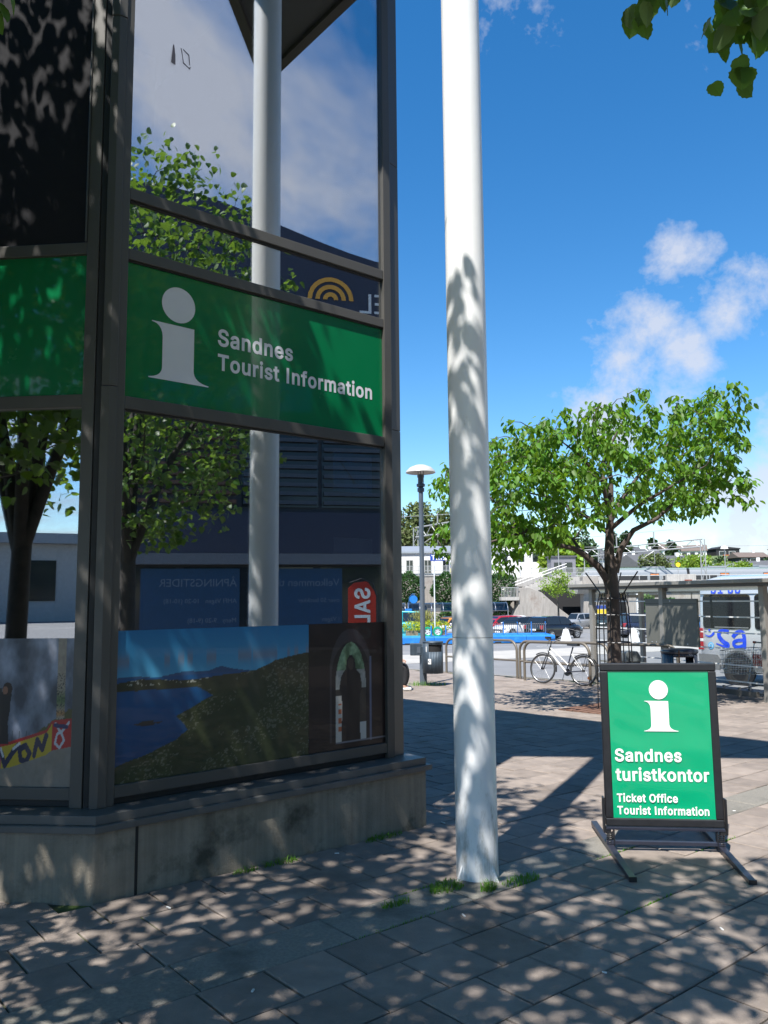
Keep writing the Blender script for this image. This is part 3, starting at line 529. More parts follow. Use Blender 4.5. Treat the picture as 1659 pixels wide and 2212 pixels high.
    "s": [0.365,[213,-30,242,-24,269,-15,293,-2,314,14,332,33,344,56,352,80,355,107,351,137,341,164,323,188,299,207,270,222,236,232,178,246,160,251,147,256,139,261,135,266,133,271,132,277,134,284,137,291,145,298,156,304,170,308,187,309,205,307,218,304,227,297,235,289,241,280,254,250,355,273,339,317,330,336,317,354,302,370,284,383,263,394,240,402,215,406,187,408,158,406,131,401,106,392,83,380,63,364,46,345,33,324,26,300,23,274,27,243,37,215,55,192,79,172,109,158,143,147,206,132,221,128,231,123,238,119,241,114,244,109,244,103,243,96,239,89,231,82,218,75,202,71,181,69,163,70,149,74,137,80,129,88,122,98,109,134,6,112,19,65,30,42,44,23,61,6,81,-8,104,-19,128,-26,154,-30,182,-32],[[80,81,76],[79,80,76],[76,77,79],[78,79,77],[87,71,86],[71,72,86],[15,16,58],[25,26,45],[26,44,45],[86,72,85],[72,73,85],[84,85,73],[73,74,84],[83,84,74],[82,83,74],[74,75,82],[81,82,75],[76,81,75],[58,16,57],[16,17,57],[56,57,17],[17,18,56],[55,56,18],[18,19,55],[54,55,19],[19,20,54],[53,54,20],[52,53,20],[20,21,52],[51,52,21],[21,22,51],[50,51,22],[49,50,22],[22,23,49],[48,49,23],[47,48,23],[23,24,47],[46,47,24],[24,25,46],[25,45,46],[27,28,42],[43,27,42],[70,0,1],[69,70,1],[59,60,14],[28,29,41],[42,28,41],[7,8,65],[64,65,8],[8,9,64],[9,10,64],[34,35,33],[69,1,2],[68,69,2],[2,3,68],[67,68,3],[3,4,67],[4,5,67],[66,67,5],[5,6,66],[6,7,66],[7,65,66],[64,10,63],[10,11,63],[62,63,11],[11,12,62],[61,62,12],[12,13,61],[60,61,13],[14,60,13],[33,35,32],[35,36,32],[31,32,36],[36,37,31],[37,38,31],[30,31,38],[38,39,30],[29,30,39],[39,40,29],[41,29,40],[71,87,0],[0,70,71],[15,58,59],[59,14,15],[44,26,27],[27,43,44]]],
    "t": [0.227,[-17,403,-17,304,227,304,227,403,41,92,45,59,56,29,76,4,102,-14,133,-24,168,-28,186,-27,204,-25,241,-16,220,80,188,75,177,74,171,73,161,74,156,76,154,77,152,80,150,87,149,99,149,495,41,495,149,304,149,403,41,403,41,304],[[5,6,21],[21,22,5],[4,5,22],[22,23,4],[10,17,18],[15,12,13],[13,14,15],[17,10,11],[16,17,11],[11,12,16],[12,15,16],[10,18,9],[18,19,9],[8,9,19],[19,20,8],[7,8,20],[6,7,20],[21,6,20],[2,3,27],[0,1,28],[26,2,27],[27,24,28],[24,25,28],[26,27,29],[27,28,29],[1,29,28],[23,26,29],[4,23,29]]],
    "u": [0.41,[214,-26,243,-17,271,-2,295,20,315,49,343,115,275,115,275,-23,381,-23,381,403,273,403,273,153,271,135,268,121,263,108,256,98,247,89,238,83,227,78,214,75,200,74,181,76,166,82,154,91,145,104,139,122,137,145,137,403,29,403,29,138,31,106,37,75,48,48,63,25,82,5,103,-10,128,-20,154,-27,183,-29,275,1],[[21,38,20],[38,21,37],[22,37,21],[37,22,36],[35,36,22],[22,23,35],[34,35,23],[33,34,23],[23,24,33],[32,33,24],[31,32,24],[24,25,31],[30,31,25],[29,30,25],[25,26,29],[28,29,26],[26,27,28],[19,0,1],[1,18,19],[18,1,2],[17,18,2],[5,8,9],[4,3,8],[8,5,4],[8,3,7],[4,5,6],[12,6,5],[11,12,5],[5,9,11],[10,11,9],[17,2,39],[14,15,6],[13,14,6],[6,12,13],[20,38,0],[0,19,20],[3,4,6],[39,3,6],[6,15,39],[15,16,39],[16,17,39],[7,3,39]]],
    "x": [0.379,[104,-23,168,72,180,91,190,108,199,125,207,140,216,155,246,205,132,204,162,155,171,140,179,124,189,108,200,91,211,73,274,-24,399,-22,195,259,195,124,393,401,269,403,213,318,202,300,191,282,182,264,173,248,165,233,134,183,248,183,218,233,209,249,200,265,190,282,179,300,167,318,113,403,-13,401,185,126,186,263,-21,-22,189,107,240,196,234,205,195,204,210,145,243,192,147,204,140,191,145,183,195,183,233,183,237,183,243,191,235,205,191,281,139,190,144,183,149,176,185,183,185,204,168,238,143,204,137,196,136,194],[[9,27,1],[39,0,1],[1,27,39],[36,8,34],[35,36,34],[11,2,12],[12,37,11],[10,11,37],[38,24,25],[33,25,24],[24,32,33],[2,11,1],[11,10,1],[9,1,10],[60,25,34],[25,33,34],[4,18,3],[30,22,31],[4,3,13],[18,4,5],[30,31,17],[31,22,23],[29,7,21],[15,16,14],[16,28,14],[21,7,19],[19,20,21],[4,13,14],[5,4,14],[5,14,44],[29,21,30],[22,30,21],[37,12,3],[3,18,37],[17,31,38],[31,23,54],[12,2,40],[41,7,53],[7,29,53],[3,12,40],[13,3,40],[8,62,61],[30,17,29],[17,42,29],[42,17,43],[18,5,44],[49,18,44],[6,44,51],[28,16,45],[51,44,28],[14,28,44],[7,41,45],[19,7,45],[43,17,59],[27,9,57],[55,27,56],[46,47,48],[43,59,49],[10,37,9],[41,42,50],[43,49,50],[42,43,50],[6,50,49],[44,6,49],[45,41,52],[41,50,51],[50,6,51],[28,45,52],[51,28,52],[41,51,52],[42,41,53],[29,42,53],[24,38,54],[38,31,54],[32,24,54],[8,36,63],[48,47,56],[47,55,56],[48,56,57],[56,27,57],[37,18,49],[49,58,37],[57,9,37],[48,57,58],[57,37,58],[46,48,58],[59,46,58],[58,49,59],[26,46,59],[38,25,60],[17,38,59],[26,59,60],[59,38,60],[46,26,61],[26,60,61],[8,61,60],[34,8,60],[47,46,61],[62,47,61],[55,47,63],[47,62,63],[62,8,63],[27,55,63],[39,27,63]]],
}


def text_mesh(s, size, mat, bold=0.0, align='LEFT', spacing=1.0, name='lettering', depth=0.0):
    """flat lettering; size is about 1.39 times the height of a capital"""
    if all(ch in GLYPH for ch in s):
        k = size * 0.72 / (max(GLYPH['T'][1][1::2]) / 1000.0)
        mb = MB()
        x = 0.0
        for ch in s:
            adv, pts, faces = GLYPH[ch]
            if pts:
                mb.add([((x + pts[i] / 1000.0) * k, pts[i + 1] / 1000.0 * k, 0.0) for i in range(0, len(pts), 2)], faces)
            x += (adv + 0.040) * spacing
        return mb.mesh(name, mat)
    cu = bpy.data.curves.new('txt', 'FONT')
    cu.body = s
    cu.size = size
    cu.resolution_u = 3
    o_ = bpy.data.objects.new('txt', cu)
    COL.objects.link(o_)
    dg = bpy.context.evaluated_depsgraph_get()
    dg.update()
    me = bpy.data.meshes.new_from_object(o_.evaluated_get(dg))
    bpy.data.objects.remove(o_, do_unlink=True)
    me.name = name
    me.materials.clear()
    me.materials.append(mat)
    return me

# ------------------------------------------------------------------ ground, paving, road
UD = Vector((0.7705, 0.6374, 0))       # along the shop front
VD = Vector((0.6374, -0.7705, 0))      # out of the shop front


def uv(u, v, dz=0.0):
    p = UD * u + VD * v
    return Vector((p.x, p.y, gz(p.y) + dz))


asphalt = pm('asphalt', (0.17, 0.17, 0.17), 0.9, var=0.16, scale=0.7, bump=0.35, bscale=90, dirt=(0.23, 0.225, 0.22), dscale=0.25)
pale_conc = pm('pale_concrete_paving', (0.34, 0.325, 0.295), 0.9, var=0.14, scale=1.2, bump=0.3, bscale=60)
ys = [-300, -30, 0, 17, 50, 100, 160, 400, 1200, 4000]
xs = [-3000, -300, -60, 0, 60, 300, 3000]
g = MB()
g.add([(x, y, ggz(y)) for y in ys for x in xs],
      [(j * 7 + i, j * 7 + i + 1, j * 7 + i + 8, j * 7 + i + 7) for j in range(len(ys) - 1) for i in range(6)])
tag(g.obj('ground', asphalt), kind='structure')


def strip(name, mat, pts, dz, parent=None):
    """flat sheet following the fall of the ground"""
    o = MB().add([(x, y, ggz(y) + dz) for x, y in pts], [tuple(range(len(pts)))]).obj(name, mat, parent)
    return o


bd = Vector((0.85, 0.527))
a0, b0 = Vector((1.12, 29.1)), Vector((1.36, 35.2))
band = [a0 - bd * 22, a0 + bd * 22, b0 + bd * 24, b0 - bd * 22]
tag(strip('crossing_strip', pale_conc, [tuple(p) for p in band], 0.006), kind='structure')
paint = pm('road_paint', (0.74, 0.74, 0.72), 0.7, var=0.12, scale=9, dirt=(0.3, 0.3, 0.3), dscale=6, dthr=0.6)
for k, (x, y, l, a) in enumerate([(10.6, 44.2, 3.0, 100), (14.0, 50.5, 5.0, 15), (17.4, 50.5, 5.0, 15), (11.6, 55.5, 5.0, 15), (6.2, 57.5, 5.0, 15),
                                  (20.5, 52.5, 5.0, 15), (8.8, 42.5, 2.2, 60)]):
    d2 = Vector((math.sin(R(a)), math.cos(R(a)))) * l / 2
    n2 = Vector((d2.y, -d2.x)).normalized() * 0.06
    c = Vector((x, y))
    tag(strip('parking_line', paint, [tuple(c - d2 - n2), tuple(c - d2 + n2), tuple(c + d2 + n2), tuple(c + d2 - n2)], 0.014), kind='structure')

bedm = bpy.data.materials.new('joint_bed')
bedm.use_nodes = True
_nt = bedm.node_tree
_t = node(_nt, 'ShaderNodeTexCoord')
_n = node(_nt, 'ShaderNodeTexNoise', Vector=_t.outputs['Object'], Scale=1.4, Detail=7.0, Roughness=0.65)
_f = node(_nt, 'ShaderNodeMapRange', Value=_n.outputs[0], From_Min=0.44, From_Max=0.62).outputs[0]
_x = node(_nt, 'ShaderNodeMix', {'data_type': 'RGBA'})
_nt.links.new(_f, _x.inputs[0])
_x.inputs[6].default_value = (0.045, 0.038, 0.03, 1)
_x.inputs[7].default_value = (0.06, 0.10, 0.018, 1)
_nt.links.new(_x.outputs[2], _nt.nodes['Principled BSDF'].inputs['Base Color'])
_nt.nodes['Principled BSDF'].inputs['Roughness'].default_value = 0.95
bed = MB()
bed.add([uv(-12, -28, -0.013), uv(16.22, -28, -0.013), uv(16.22, 12, -0.013), uv(-12, 12, -0.013)], [(0, 1, 2, 3)])
bed = bed.obj('pavement', bedm)
tag(bed, kind='structure')

slabm = pm('concrete_slab', (0.220, 0.182, 0.153), 0.85, var=0.22, scale=7, bump=0.55, bscale=120, rnd=0.16, dirt=(0.150, 0.120, 0.096), dscale=1.3, dthr=0.53, world=True)
granm = pm('granite_slab', (0.205, 0.19, 0.16), 0.8, var=0.3, scale=60, bump=0.5, bscale=90, rnd=0.2, dirt=(0.11, 0.105, 0.09), dscale=2.0, dthr=0.52, world=True)
P = 0.348


def slab_geo(w, l, c=0.006, t=0.06):
    a, b = l / 2, w / 2
    top = [(-a + c, -b + c, 0), (a - c, -b + c, 0), (a - c, b - c, 0), (-a + c, b - c, 0)]
    mid = [(-a, -b, -c * 0.8), (a, -b, -c * 0.8), (a, b, -c * 0.8), (-a, b, -c * 0.8)]
    low = [(-a, -b, -t), (a, -b, -t), (a, b, -t), (-a, b, -t)]
    return top + mid + low, [(0, 1, 2, 3)] + [(i + 4, (i + 1) % 4 + 4, (i + 1) % 4, i) for i in range(4)] + [(i + 8, (i + 1) % 4 + 8, (i + 1) % 4 + 4, i + 4) for i in range(4)]


def slab_me(name, w, l, mat):
    v, f = slab_geo(w, l)
    return MB().add(v, f).mesh(name, mat)


ME_SLAB = slab_me('paving_slab', P - 0.010, P - 0.010, slabm)
ME_GRAN = {l: slab_me('granite_slab', P - 0.010, l - 0.008, granm) for l in (0.52, 0.70, 0.87)}
rotuv = Matrix(((UD.x, -VD.x, 0), (UD.y, -VD.y, 0), (0, 0, 1)))
slabs = []
rs = random.Random(3)
for k in range(-62, 30):
    v0 = -3.43 + P * k
    if k == -1:
        continue
    off = (k % 2) * 0.5 * P + rs.uniform(-0.02, 0.02)
    for i in range(-14, 46):
        u0 = off + i * P
        if u0 + P > 16.2:
            continue
        slabs.append((u0 + P / 2, v0 + P / 2, None))
uu = -4.0
while uu < 15.0:
    l = rs.choice((0.52, 0.70, 0.70, 0.87))
    slabs.append((uu + l / 2, -3.43 - P / 2, l))
    uu += l
vis = []
for u, v, l in slabs:
    p = uv(u, v)
    inside = v < -4.9 and u < 4.3 and u - 1.78 > (v + 4.83) * 0.9
    if inside:
        continue
    if p.x < -9 or p.x > 15 or p.y < -4 or p.y > 26:
        continue
    az = math.degrees(math.atan2(p.x, p.y))
    front = p.y > 2.75 and abs(az) < 27 + 4 / max(p.y, 1) and not (v < -4.95 and p.x < p.y * 0.035)
    vis.append((0 if front else 1, p.length, u, v, l))
vis.sort()
slope_q = Matrix.Rotation(-math.atan(SLOPE), 3, 'X')
far = MB()
farg = MB()
for idx, (fl, dist, u, v, l) in enumerate(vis):
    p = uv(u, v, rs.gauss(0, 0.0013))
    tilt = Matrix.Rotation(rs.gauss(0, 0.004), 3, 'X') @ Matrix.Rotation(rs.gauss(0, 0.004), 3, 'Y') @ Matrix.Rotation(rs.gauss(0, 0.006), 3, 'Z')
    M = Matrix.Translation(p) @ (slope_q @ rotuv @ tilt).to_4x4()
    if idx < 300 and fl == 0:
        inst(ME_SLAB if l is None else ME_GRAN[l], 'paving_slab' if l is None else 'granite_slab', bed, M)
    else:
        gv, gf = slab_geo(P - 0.010, (P - 0.010) if l is None else l - 0.008)
        (far if l is None else farg).add([M @ Vector(q) for q in gv], gf)
tag(far.obj('far_paving_slabs', slabm, bed), kind='stuff')
tag(farg.obj('far_granite_slabs', granm, bed), kind='stuff')
# second, paler cross strip further out and the kerb to the road
for k in range(26):
    M = Matrix.Translation(uv(16.32, -27.0 + k * 1.0, 0.0)) @ (slope_q @ rotuv).to_4x4()
    kb = inst(bpy.data.meshes.get('kerb_stone') or MB().box((-0.12, -0.496, -0.2), (0.12, 0.496, 0.012)).mesh('kerb_stone', granm), 'kerb_stone', bed, M)

# lumpy repair patch by the sign, litter, grass tufts
grassm = leafmat('grass_blade', (0.11, 0.24, 0.025), (0.2, 0.4, 0.03), 0.5, 0.35)


def tuft(loc, r, n, h, label, spread=(1, 1), az=0.0):
    mb = MB()
    rr = random.Random(int(loc[0] * 1000) + n)
    for _ in range(n):
        a = rr.uniform(0, 6.283)
        q = r * math.sqrt(rr.random())
        lx, ly = q * math.cos(a) * spread[0], q * math.sin(a) * spread[1]
        ca, sa = math.cos(az), math.sin(az)
        x, y = lx * ca - ly * sa, lx * sa + ly * ca
        hh = h * rr.uniform(0.4, 1.1)
        b = rr.uniform(0, 6.283)
        dx, dy = math.cos(b), math.sin(b)
        w = 0.0022 + 0.0012 * rr.random()
        le = hh * rr.uniform(0.3, 1.0)
        mb.add([(x - dy * w, y + dx * w, 0), (x + dy * w, y - dx * w, 0), (x + dx * le * .4 + dy * w * .7, y + dy * le * .4 - dx * w * .7, hh * .7),
                (x + dx * le * .4 - dy * w * .7, y + dy * le * .4 + dx * w * .7, hh * .7), (x + dx * le, y + dy * le, hh * .82)],
               [(0, 1, 2, 3), (3, 2, 4)])
    o = mb.obj('grass_tuft', grassm)
    o.location = loc
    return tag(o, label, 'grass', 'grass tufts in the paving joints')


def tg(x, y):
    return (x, y, gz(y) - 0.008)


UA = math.atan2(UD.y, UD.x)
tuft(tg(0.36, 5.06), 0.10, 220, 0.06, 'grass tuft at the left foot of the white column', (1.3, 0.7), UA)
tuft(tg(0.61, 5.03), 0.055, 110, 0.075, 'bright grass tuft right in front of the white column', (1.2, 0.7), UA)
tuft(tg(0.83, 5.18), 0.10, 190, 0.05, 'grass tuft at the right foot of the white column', (1.6, 0.6), UA)
tuft(tg(0.05, 4.80), 0.07, 130, 0.045, 'small grass tuft in the joint left of the granite slabs', (1.4, 0.5), UA)
tuft(tg(-0.02, 6.19), 0.10, 160, 0.05, 'grass tuft against the concrete plinth near its right end', (1.8, 0.5), UA)
tuft(tg(-0.70, 5.60), 0.09, 120, 0.05, 'dark grass tuft against the middle of the concrete plinth', (1.6, 0.4), UA)
tuft(tg(-0.92, 5.42), 0.06, 80, 0.045, 'sparse weeds against the concrete plinth left of the middle', (1.6, 0.4), UA)
tuft(tg(0.98, 19.1), 0.30, 300, 0.14, 'grass clump round the foot of the street lamp', (1.5, 0.6), 0.0)
for q_, (u_, v_, l_, lab) in enumerate(((2.9, -3.43, 0.9, 'thin line of grass in the joint below the granite strip'), (4.9, -3.43, 0.5, 'short line of grass in the joint right of the white column'), (3.4, -3.78, 0.5, 'line of moss and grass above the granite strip'),
                                      (5.6, -3.08, 0.6, 'line of grass in a joint in front of the green sign'), (4.2, -2.73, 0.5, 'faint line of grass in a joint before the white column'))):
    p_ = uv(u_, v_)
    tuft((p_.x, p_.y, p_.z - 0.010), l_ * 0.5, 90, 0.022, lab, (1.0, 0.012), UA)
scrapm = pm('paper_scrap', (0.62, 0.61, 0.58), 0.8)
lr = random.Random(5)
for x_, y_, lab in ((0.42, 4.62, 'pale litter scrap on the paving just in front of the white column'), (-1.25, 4.78, 'pale litter scrap by the joint in the concrete plinth'), (0.45, 6.6, 'pale litter scrap right of the plinth end'),
                    (-0.35, 5.80, 'pale litter scrap close to the middle of the plinth'), (2.45, 4.95, 'pale litter scrap right of the sign stand'), (1.0, 3.9, 'pale litter scrap on the sunny paving below the column'),
                    (-0.6, 3.75, 'pale litter scrap at the lower left on the shaded paving'), (1.75, 4.4, 'pale litter scrap below the green sign'), (2.9, 6.9, 'pale litter scrap on the sunlit paving right of the sign')):
    a_ = lr.uniform(0, 3)
    s_l = lr.uniform(0.010, 0.022)
    o = MB().box((-s_l, -0.005, 0), (s_l, 0.005, 0.006), Matrix.Rotation(a_, 4, 'Z')).obj('litter_scrap', scrapm, bevel=0.002)
    o.location = (x_, y_, gz(y_) + 0.001)
    tag(o, lab, 'litter', 'scraps of litter on the paving')
# ------------------------------------------------------------------ tourist office
frame_m = pm('grey_aluminium', (0.080, 0.076, 0.069), 0.45, metal=0.2, var=0.07, scale=3, bump=0.04, bscale=160)
frame_d = pm('dark_gasket', (0.012, 0.012, 0.012), 0.6)
conc_m = pm('plinth_concrete', (0.225, 0.195, 0.15), 0.9, var=0.28, scale=3.5, bump=0.6, bscale=70, streak=0.22, dirt=(0.06, 0.056, 0.04), dscale=2.3, dthr=0.52)
sill_m = pm('sill_metal', (0.12, 0.12, 0.115), 0.45, metal=0.3, var=0.12, scale=4, dirt=(0.08, 0.075, 0.07), dscale=3)
glass_m = glassmat('shop_glass', 0.42, (0.72, 0.76, 0.78), 0.0, 0.006)
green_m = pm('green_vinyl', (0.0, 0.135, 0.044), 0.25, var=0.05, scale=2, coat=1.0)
white_v = pm('white_vinyl', (0.62, 0.63, 0.66), 0.3, var=0.03, scale=3, coat=0.6)
black_p = pm('dark_panel', (0.016, 0.016, 0.018), 0.7, var=0.15, scale=30, bump=0.2, bscale=240, spec=0.12)
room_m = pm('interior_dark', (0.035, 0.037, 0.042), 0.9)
roof_m = pm('canopy_metal', (0.075, 0.08, 0.085), 0.5, metal=0.1, var=0.1, scale=1.5)
print_m = printmat('poster_print', 0.4, 0.2)

K0 = Vector((-1.710, 4.860, 0.0))
OFF = thing('tourist_office', 'corner of a glass tourist office in grey frames with a green information band', 'building',
            (K0.x, K0.y, gz(K0.y)), R(39.6))
DZ = -gz(K0.y)                         # local z of world height zero


def Z(z):
    return z + DZ


# local frames: main face runs along +x (outside is -y); left face runs to the upper left at 135 degrees
LM = Matrix.Identity(4)
la = R(135)
LL = fr((0, 0, 0), (-math.cos(la), -math.sin(la), 0), (-math.sin(la) * -1, math.cos(la) * -1, 0), (0, 0, 1))
# on the left face: local +x runs towards the bend, so stations are negative; +y is inwards
LL = fr((0, 0, 0), (0.70711, -0.70711, 0), (0.70711, 0.70711, 0), (0, 0, 1))
ML = 2.63
GP = 0.20                              # glass line behind the plinth face

pl = MB()
ZB, ZS = -0.35, 0.335
pl.prism([(0, 0), (ML, 0), (ML, 6.5), (-4.2, 6.5), (-4.2, 4.2)], ZB, Z(ZS))
pl.obj('concrete_plinth', conc_m, OFF, bevel=0.008)
jt = MB()
jt.box((0.245, -0.004, ZB), (0.262, 0.05, Z(ZS) - 0.001))
jt.obj('plinth_joint', frame_d, OFF)
so = 0.035
s_ = MB()
q = so * math.tan(R(22.5))
s_.prism([(-q, -so), (ML + so, -so), (ML + so, 6.4), (ML - 0.3, 6.4), (ML - 0.3, 0.45), (0.2, 0.45), (-3.9, 4.4), (-4.2 - so * 0.7, 4.2 - so * 0.7)], Z(ZS), Z(ZS) + 0.005)
s_.prism([(-q, -so), (ML + so, -so), (ML + so, 6.4), (ML + so - 0.012, 6.4), (ML + so - 0.012, -so + 0.012), (0, -so + 0.012), (-4.2 - so * 0.7 + 0.01, 4.2 - so * 0.7 + 0.01), (-4.2 - so * 0.7, 4.2 - so * 0.7)], Z(ZS) - 0.035, Z(ZS) + 0.001)
s_.prism([(0.0, -0.001), (ML, -0.001), (ML, 0.26), (0.11, 0.26), (-3.8, 4.2), (-4.2, 4.2)], Z(ZS) + 0.0055, Z(ZS) + 0.058)
s_.obj('window_sill', sill_m, OFF, bevel=0.003)

TOPZ = 8.75


def bar(M, x0, x1, z0, z1, y0, y1, name, mat=frame_m, bevel=0.004):
    mb = MB()
    mb.box((x0, y0, z0), (x1, y1, z1), M)
    return mb.obj(name, mat, OFF, bevel=bevel)


def pane(M, x0, x1, z0, z1, y, name='window_pane', mat=None, t=0.010):
    mb = MB()
    mb.box((0, 0, 0), (x1 - x0, t, z1 - z0))
    o = mb.obj(name, mat or glass_m, OFF)
    o.matrix_local = M @ Matrix.Translation((x0, y, z0))
    return o


SZ = Z(ZS) + 0.058                      # top of the sill
g0, g1 = 0.172, ML - 0.255             # glass edges on the main face
fy0, fy1 = GP - 0.035, GP + 0.06
# bend: corner column with two mullions beside it
bar(LM, 0.118, g0, SZ, Z(TOPZ), fy0, fy1, 'mullion')
bar(LL, -0.250, -0.170, SZ, Z(TOPZ), fy0, fy1, 'mullion')
cc = MB()
b1 = Vector((math.cos(R(-112.5)), math.sin(R(-112.5))))
t1 = Vector((-b1.y, b1.x))
o1 = -b1 * (GP / math.cos(R(22.5)) - 0.02)
cc.prism([tuple(o1 + t1 * -0.050 + b1 * 0.012), tuple(o1 + t1 * 0.0 + b1 * 0.03), tuple(o1 + t1 * 0.050 + b1 * 0.012), tuple(o1 + t1 * 0.045 - b1 * 0.1), tuple(o1 - t1 * 0.045 - b1 * 0.1)], SZ, Z(3.03))
cc.obj('corner_column', frame_m, OFF, bevel=0.003)
cc = MB()
cc.prism([tuple(o1 + t1 * -0.048 + b1 * 0.010), tuple(o1 + t1 * 0.0 + b1 * 0.028), tuple(o1 + t1 * 0.048 + b1 * 0.010), tuple(o1 + t1 * 0.045 - b1 * 0.1), tuple(o1 - t1 * 0.045 - b1 * 0.1)], Z(3.034), Z(5.6))
cc.obj('corner_column', frame_m, OFF, bevel=0.003)
cc = MB()
cc.prism([tuple(o1 + t1 * -0.050 + b1 * 0.012), tuple(o1 + t1 * 0.0 + b1 * 0.03), tuple(o1 + t1 * 0.050 + b1 * 0.012), tuple(o1 + t1 * 0.045 - b1 * 0.1), tuple(o1 - t1 * 0.045 - b1 * 0.1)], Z(5.604), Z(TOPZ))
cc.obj('corner_column', frame_m, OFF, bevel=0.003)
gk = MB()
gk.prism([tuple(o1 + t1 * -0.085 - b1 * 0.03), tuple(o1 + t1 * 0.085 - b1 * 0.03), tuple(o1 + t1 * 0.05 - b1 * 0.09), tuple(o1 - t1 * 0.05 - b1 * 0.09)], SZ, Z(TOPZ))
gk.obj('gasket', frame_d, OFF)
# right end of the main face
bar(LM, g1, g1 + 0.078, SZ, Z(TOPZ), fy0, fy1, 'mullion')
for z0, z1 in ((SZ, Z(3.06)), (Z(3.063), Z(5.42)), (Z(5.423), Z(TOPZ))):
    cm = MB()
    cm.prism([(g1 + 0.078, fy0 + 0.02), (g1 + 0.215, fy0 + 0.055), (g1 + 0.215, 0.33), (g1 + 0.078, 0.33)], z0, z1)
    cm.obj('corner_column', frame_m, OFF, bevel=0.004)
# horizontals on the main face
for z0, z1 in ((0.437, 0.512), (2.900, 2.983), (3.915, 3.990), (4.335, 4.415)):
    bar(LM, g0 + 0.002, g1 - 0.002, Z(z0), Z(z1), fy0 + 0.006, fy1, 'transom')
    gm_ = MB()
    gm_.box((g0 + 0.003, fy0 + 0.02, Z(z0) - 0.012), (g1 - 0.003, fy1 - 0.01, Z(z0)))
    gm_.obj('gasket', frame_d, OFF)
bar(LM, g0 + 0.002, g1 - 0.002, SZ, Z(0.437), GP, fy1, 'gasket', frame_d)
pane(LM, g0, g1, Z(0.51), Z(2.90), GP)
pane(LM, g0, g1, Z(3.99), Z(4.335), GP)
pane(LM, g0, g1, Z(4.415), Z(TOPZ), GP)
stk = pm('old_sticker', (0.03, 0.03, 0.045), 0.6)
for poly in ([(0.455, 5.46), (0.487, 5.45), (0.487, 5.52), (0.475, 5.60), (0.468, 5.60)], [(0.525, 5.60), (0.533, 5.595), (0.545, 5.49), (0.60, 5.465), (0.606, 5.49), (0.59, 5.475), (0.55, 5.50), (0.54, 5.56)], [(0.545, 5.60), (0.592, 5.575), (0.600, 5.50), (0.594, 5.50), (0.586, 5.568), (0.545, 5.592)]):
    MB().prism([(x_, Z(z_)) for x_, z_ in poly], 0.0, 0.001, fr((0, GP - 0.001, 0), (1, 0, 0), (0, 0, 1), (0, -1, 0))).obj('torn_sticker', stk, OFF)
# horizontals on the left face
l0, l1 = -2.35, -0.252
for z0, z1 in ((0.437, 0.512), (2.900, 2.983), (3.930, 4.010)):
    bar(LL, l0, l1, Z(z0), Z(z1), fy0 + 0.006, fy1, 'transom')
bar(LL, -2.42, -2.352, SZ, Z(TOPZ), fy0, fy1, 'mullion')
bar(LL, l0, l1, SZ, Z(0.437), GP, fy1, 'gasket', frame_d)
pane(LL, l0, l1, Z(0.51), Z(2.90), GP)
bl = pane(LL, l0, l1 - 0.012, Z(4.01), Z(TOPZ), GP - 0.002, 'black_wall_panel', black_p, 0.02)
bar(LL, l1 - 0.012, l1 + 0.002, Z(4.01), Z(TOPZ), fy0 - 0.008, fy0, 'panel_trim')
# walls that close the building on the sides away from the viewer
wb = MB()
wb.box((g1 + 0.10, 0.36, SZ), (g1 + 0.19, 6.3, Z(TOPZ)))
wb.obj('side_wall', black_p, OFF)
wb = MB()
wb.box((-0.09, 0.06, SZ), (-0.02, 5.6, Z(TOPZ)), LL @ Matrix.Translation((-2.42, 0, 0)))
wb.obj('side_wall', black_p, OFF)
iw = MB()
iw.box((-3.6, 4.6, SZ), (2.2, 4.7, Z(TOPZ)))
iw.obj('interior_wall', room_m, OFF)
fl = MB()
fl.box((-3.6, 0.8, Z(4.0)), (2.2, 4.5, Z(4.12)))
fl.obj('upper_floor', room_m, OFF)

# green band with lettering
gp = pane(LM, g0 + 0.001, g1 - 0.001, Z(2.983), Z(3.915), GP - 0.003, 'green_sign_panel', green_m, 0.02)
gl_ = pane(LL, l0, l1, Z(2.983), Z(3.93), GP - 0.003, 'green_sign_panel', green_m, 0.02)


def i_mark(cx, cz, h, mat, parent, y, name='information_mark'):
    """the lowercase serif i: round dot over a waisted stem with curved serifs"""
    r = 0.188 * h
    mb = MB()
    n = 40
    mb.add([(cx + r * 0.98 * math.cos(2 * math.pi * k / n), y, cz + h - r + r * math.sin(2 * math.pi * k / n)) for k in range(n)], [tuple(range(n))])
    t = 0.594 * h        # top of the stem
    w = 0.178 * h

    def arc(x0, z0, x1, z1, x2, z2, m=8):
        return [((1 - s) ** 2 * x0 + 2 * s * (1 - s) * x1 + s * s * x2, (1 - s) ** 2 * z0 + 2 * s * (1 - s) * z1 + s * s * z2) for s in [j / m for j in range(m + 1)]]
    p = [(-0.285 * h, t), (w, t - 0.004 * h)]
    p += arc(w, t * 0.25, w + 0.0 * h, 0.028 * h, 0.35 * h, 0.010 * h)
    p += [(0.35 * h, 0), (-0.31 * h, 0), (-0.31 * h, 0.010 * h)]
    p += arc(-0.31 * h, 0.010 * h, -w + 0.01 * h, 0.028 * h, -w + 0.01 * h, t * 0.22)
    p += arc(-w + 0.01 * h, t * 0.72, -w + 0.01 * h, t * 0.965, -0.285 * h, t * 0.985)
    mb.add([(cx + a, y, cz + b) for a, b in p], [tuple(range(len(p)))])
    me = mb.mesh(name, mat)
    bm = bmesh.new()
    bm.from_mesh(me)
    bmesh.ops.triangulate(bm, faces=bm.faces)
    bm.to_mesh(me)
    bm.free()
    o = bpy.data.objects.new(name, me)
    link(o, parent)
    return o


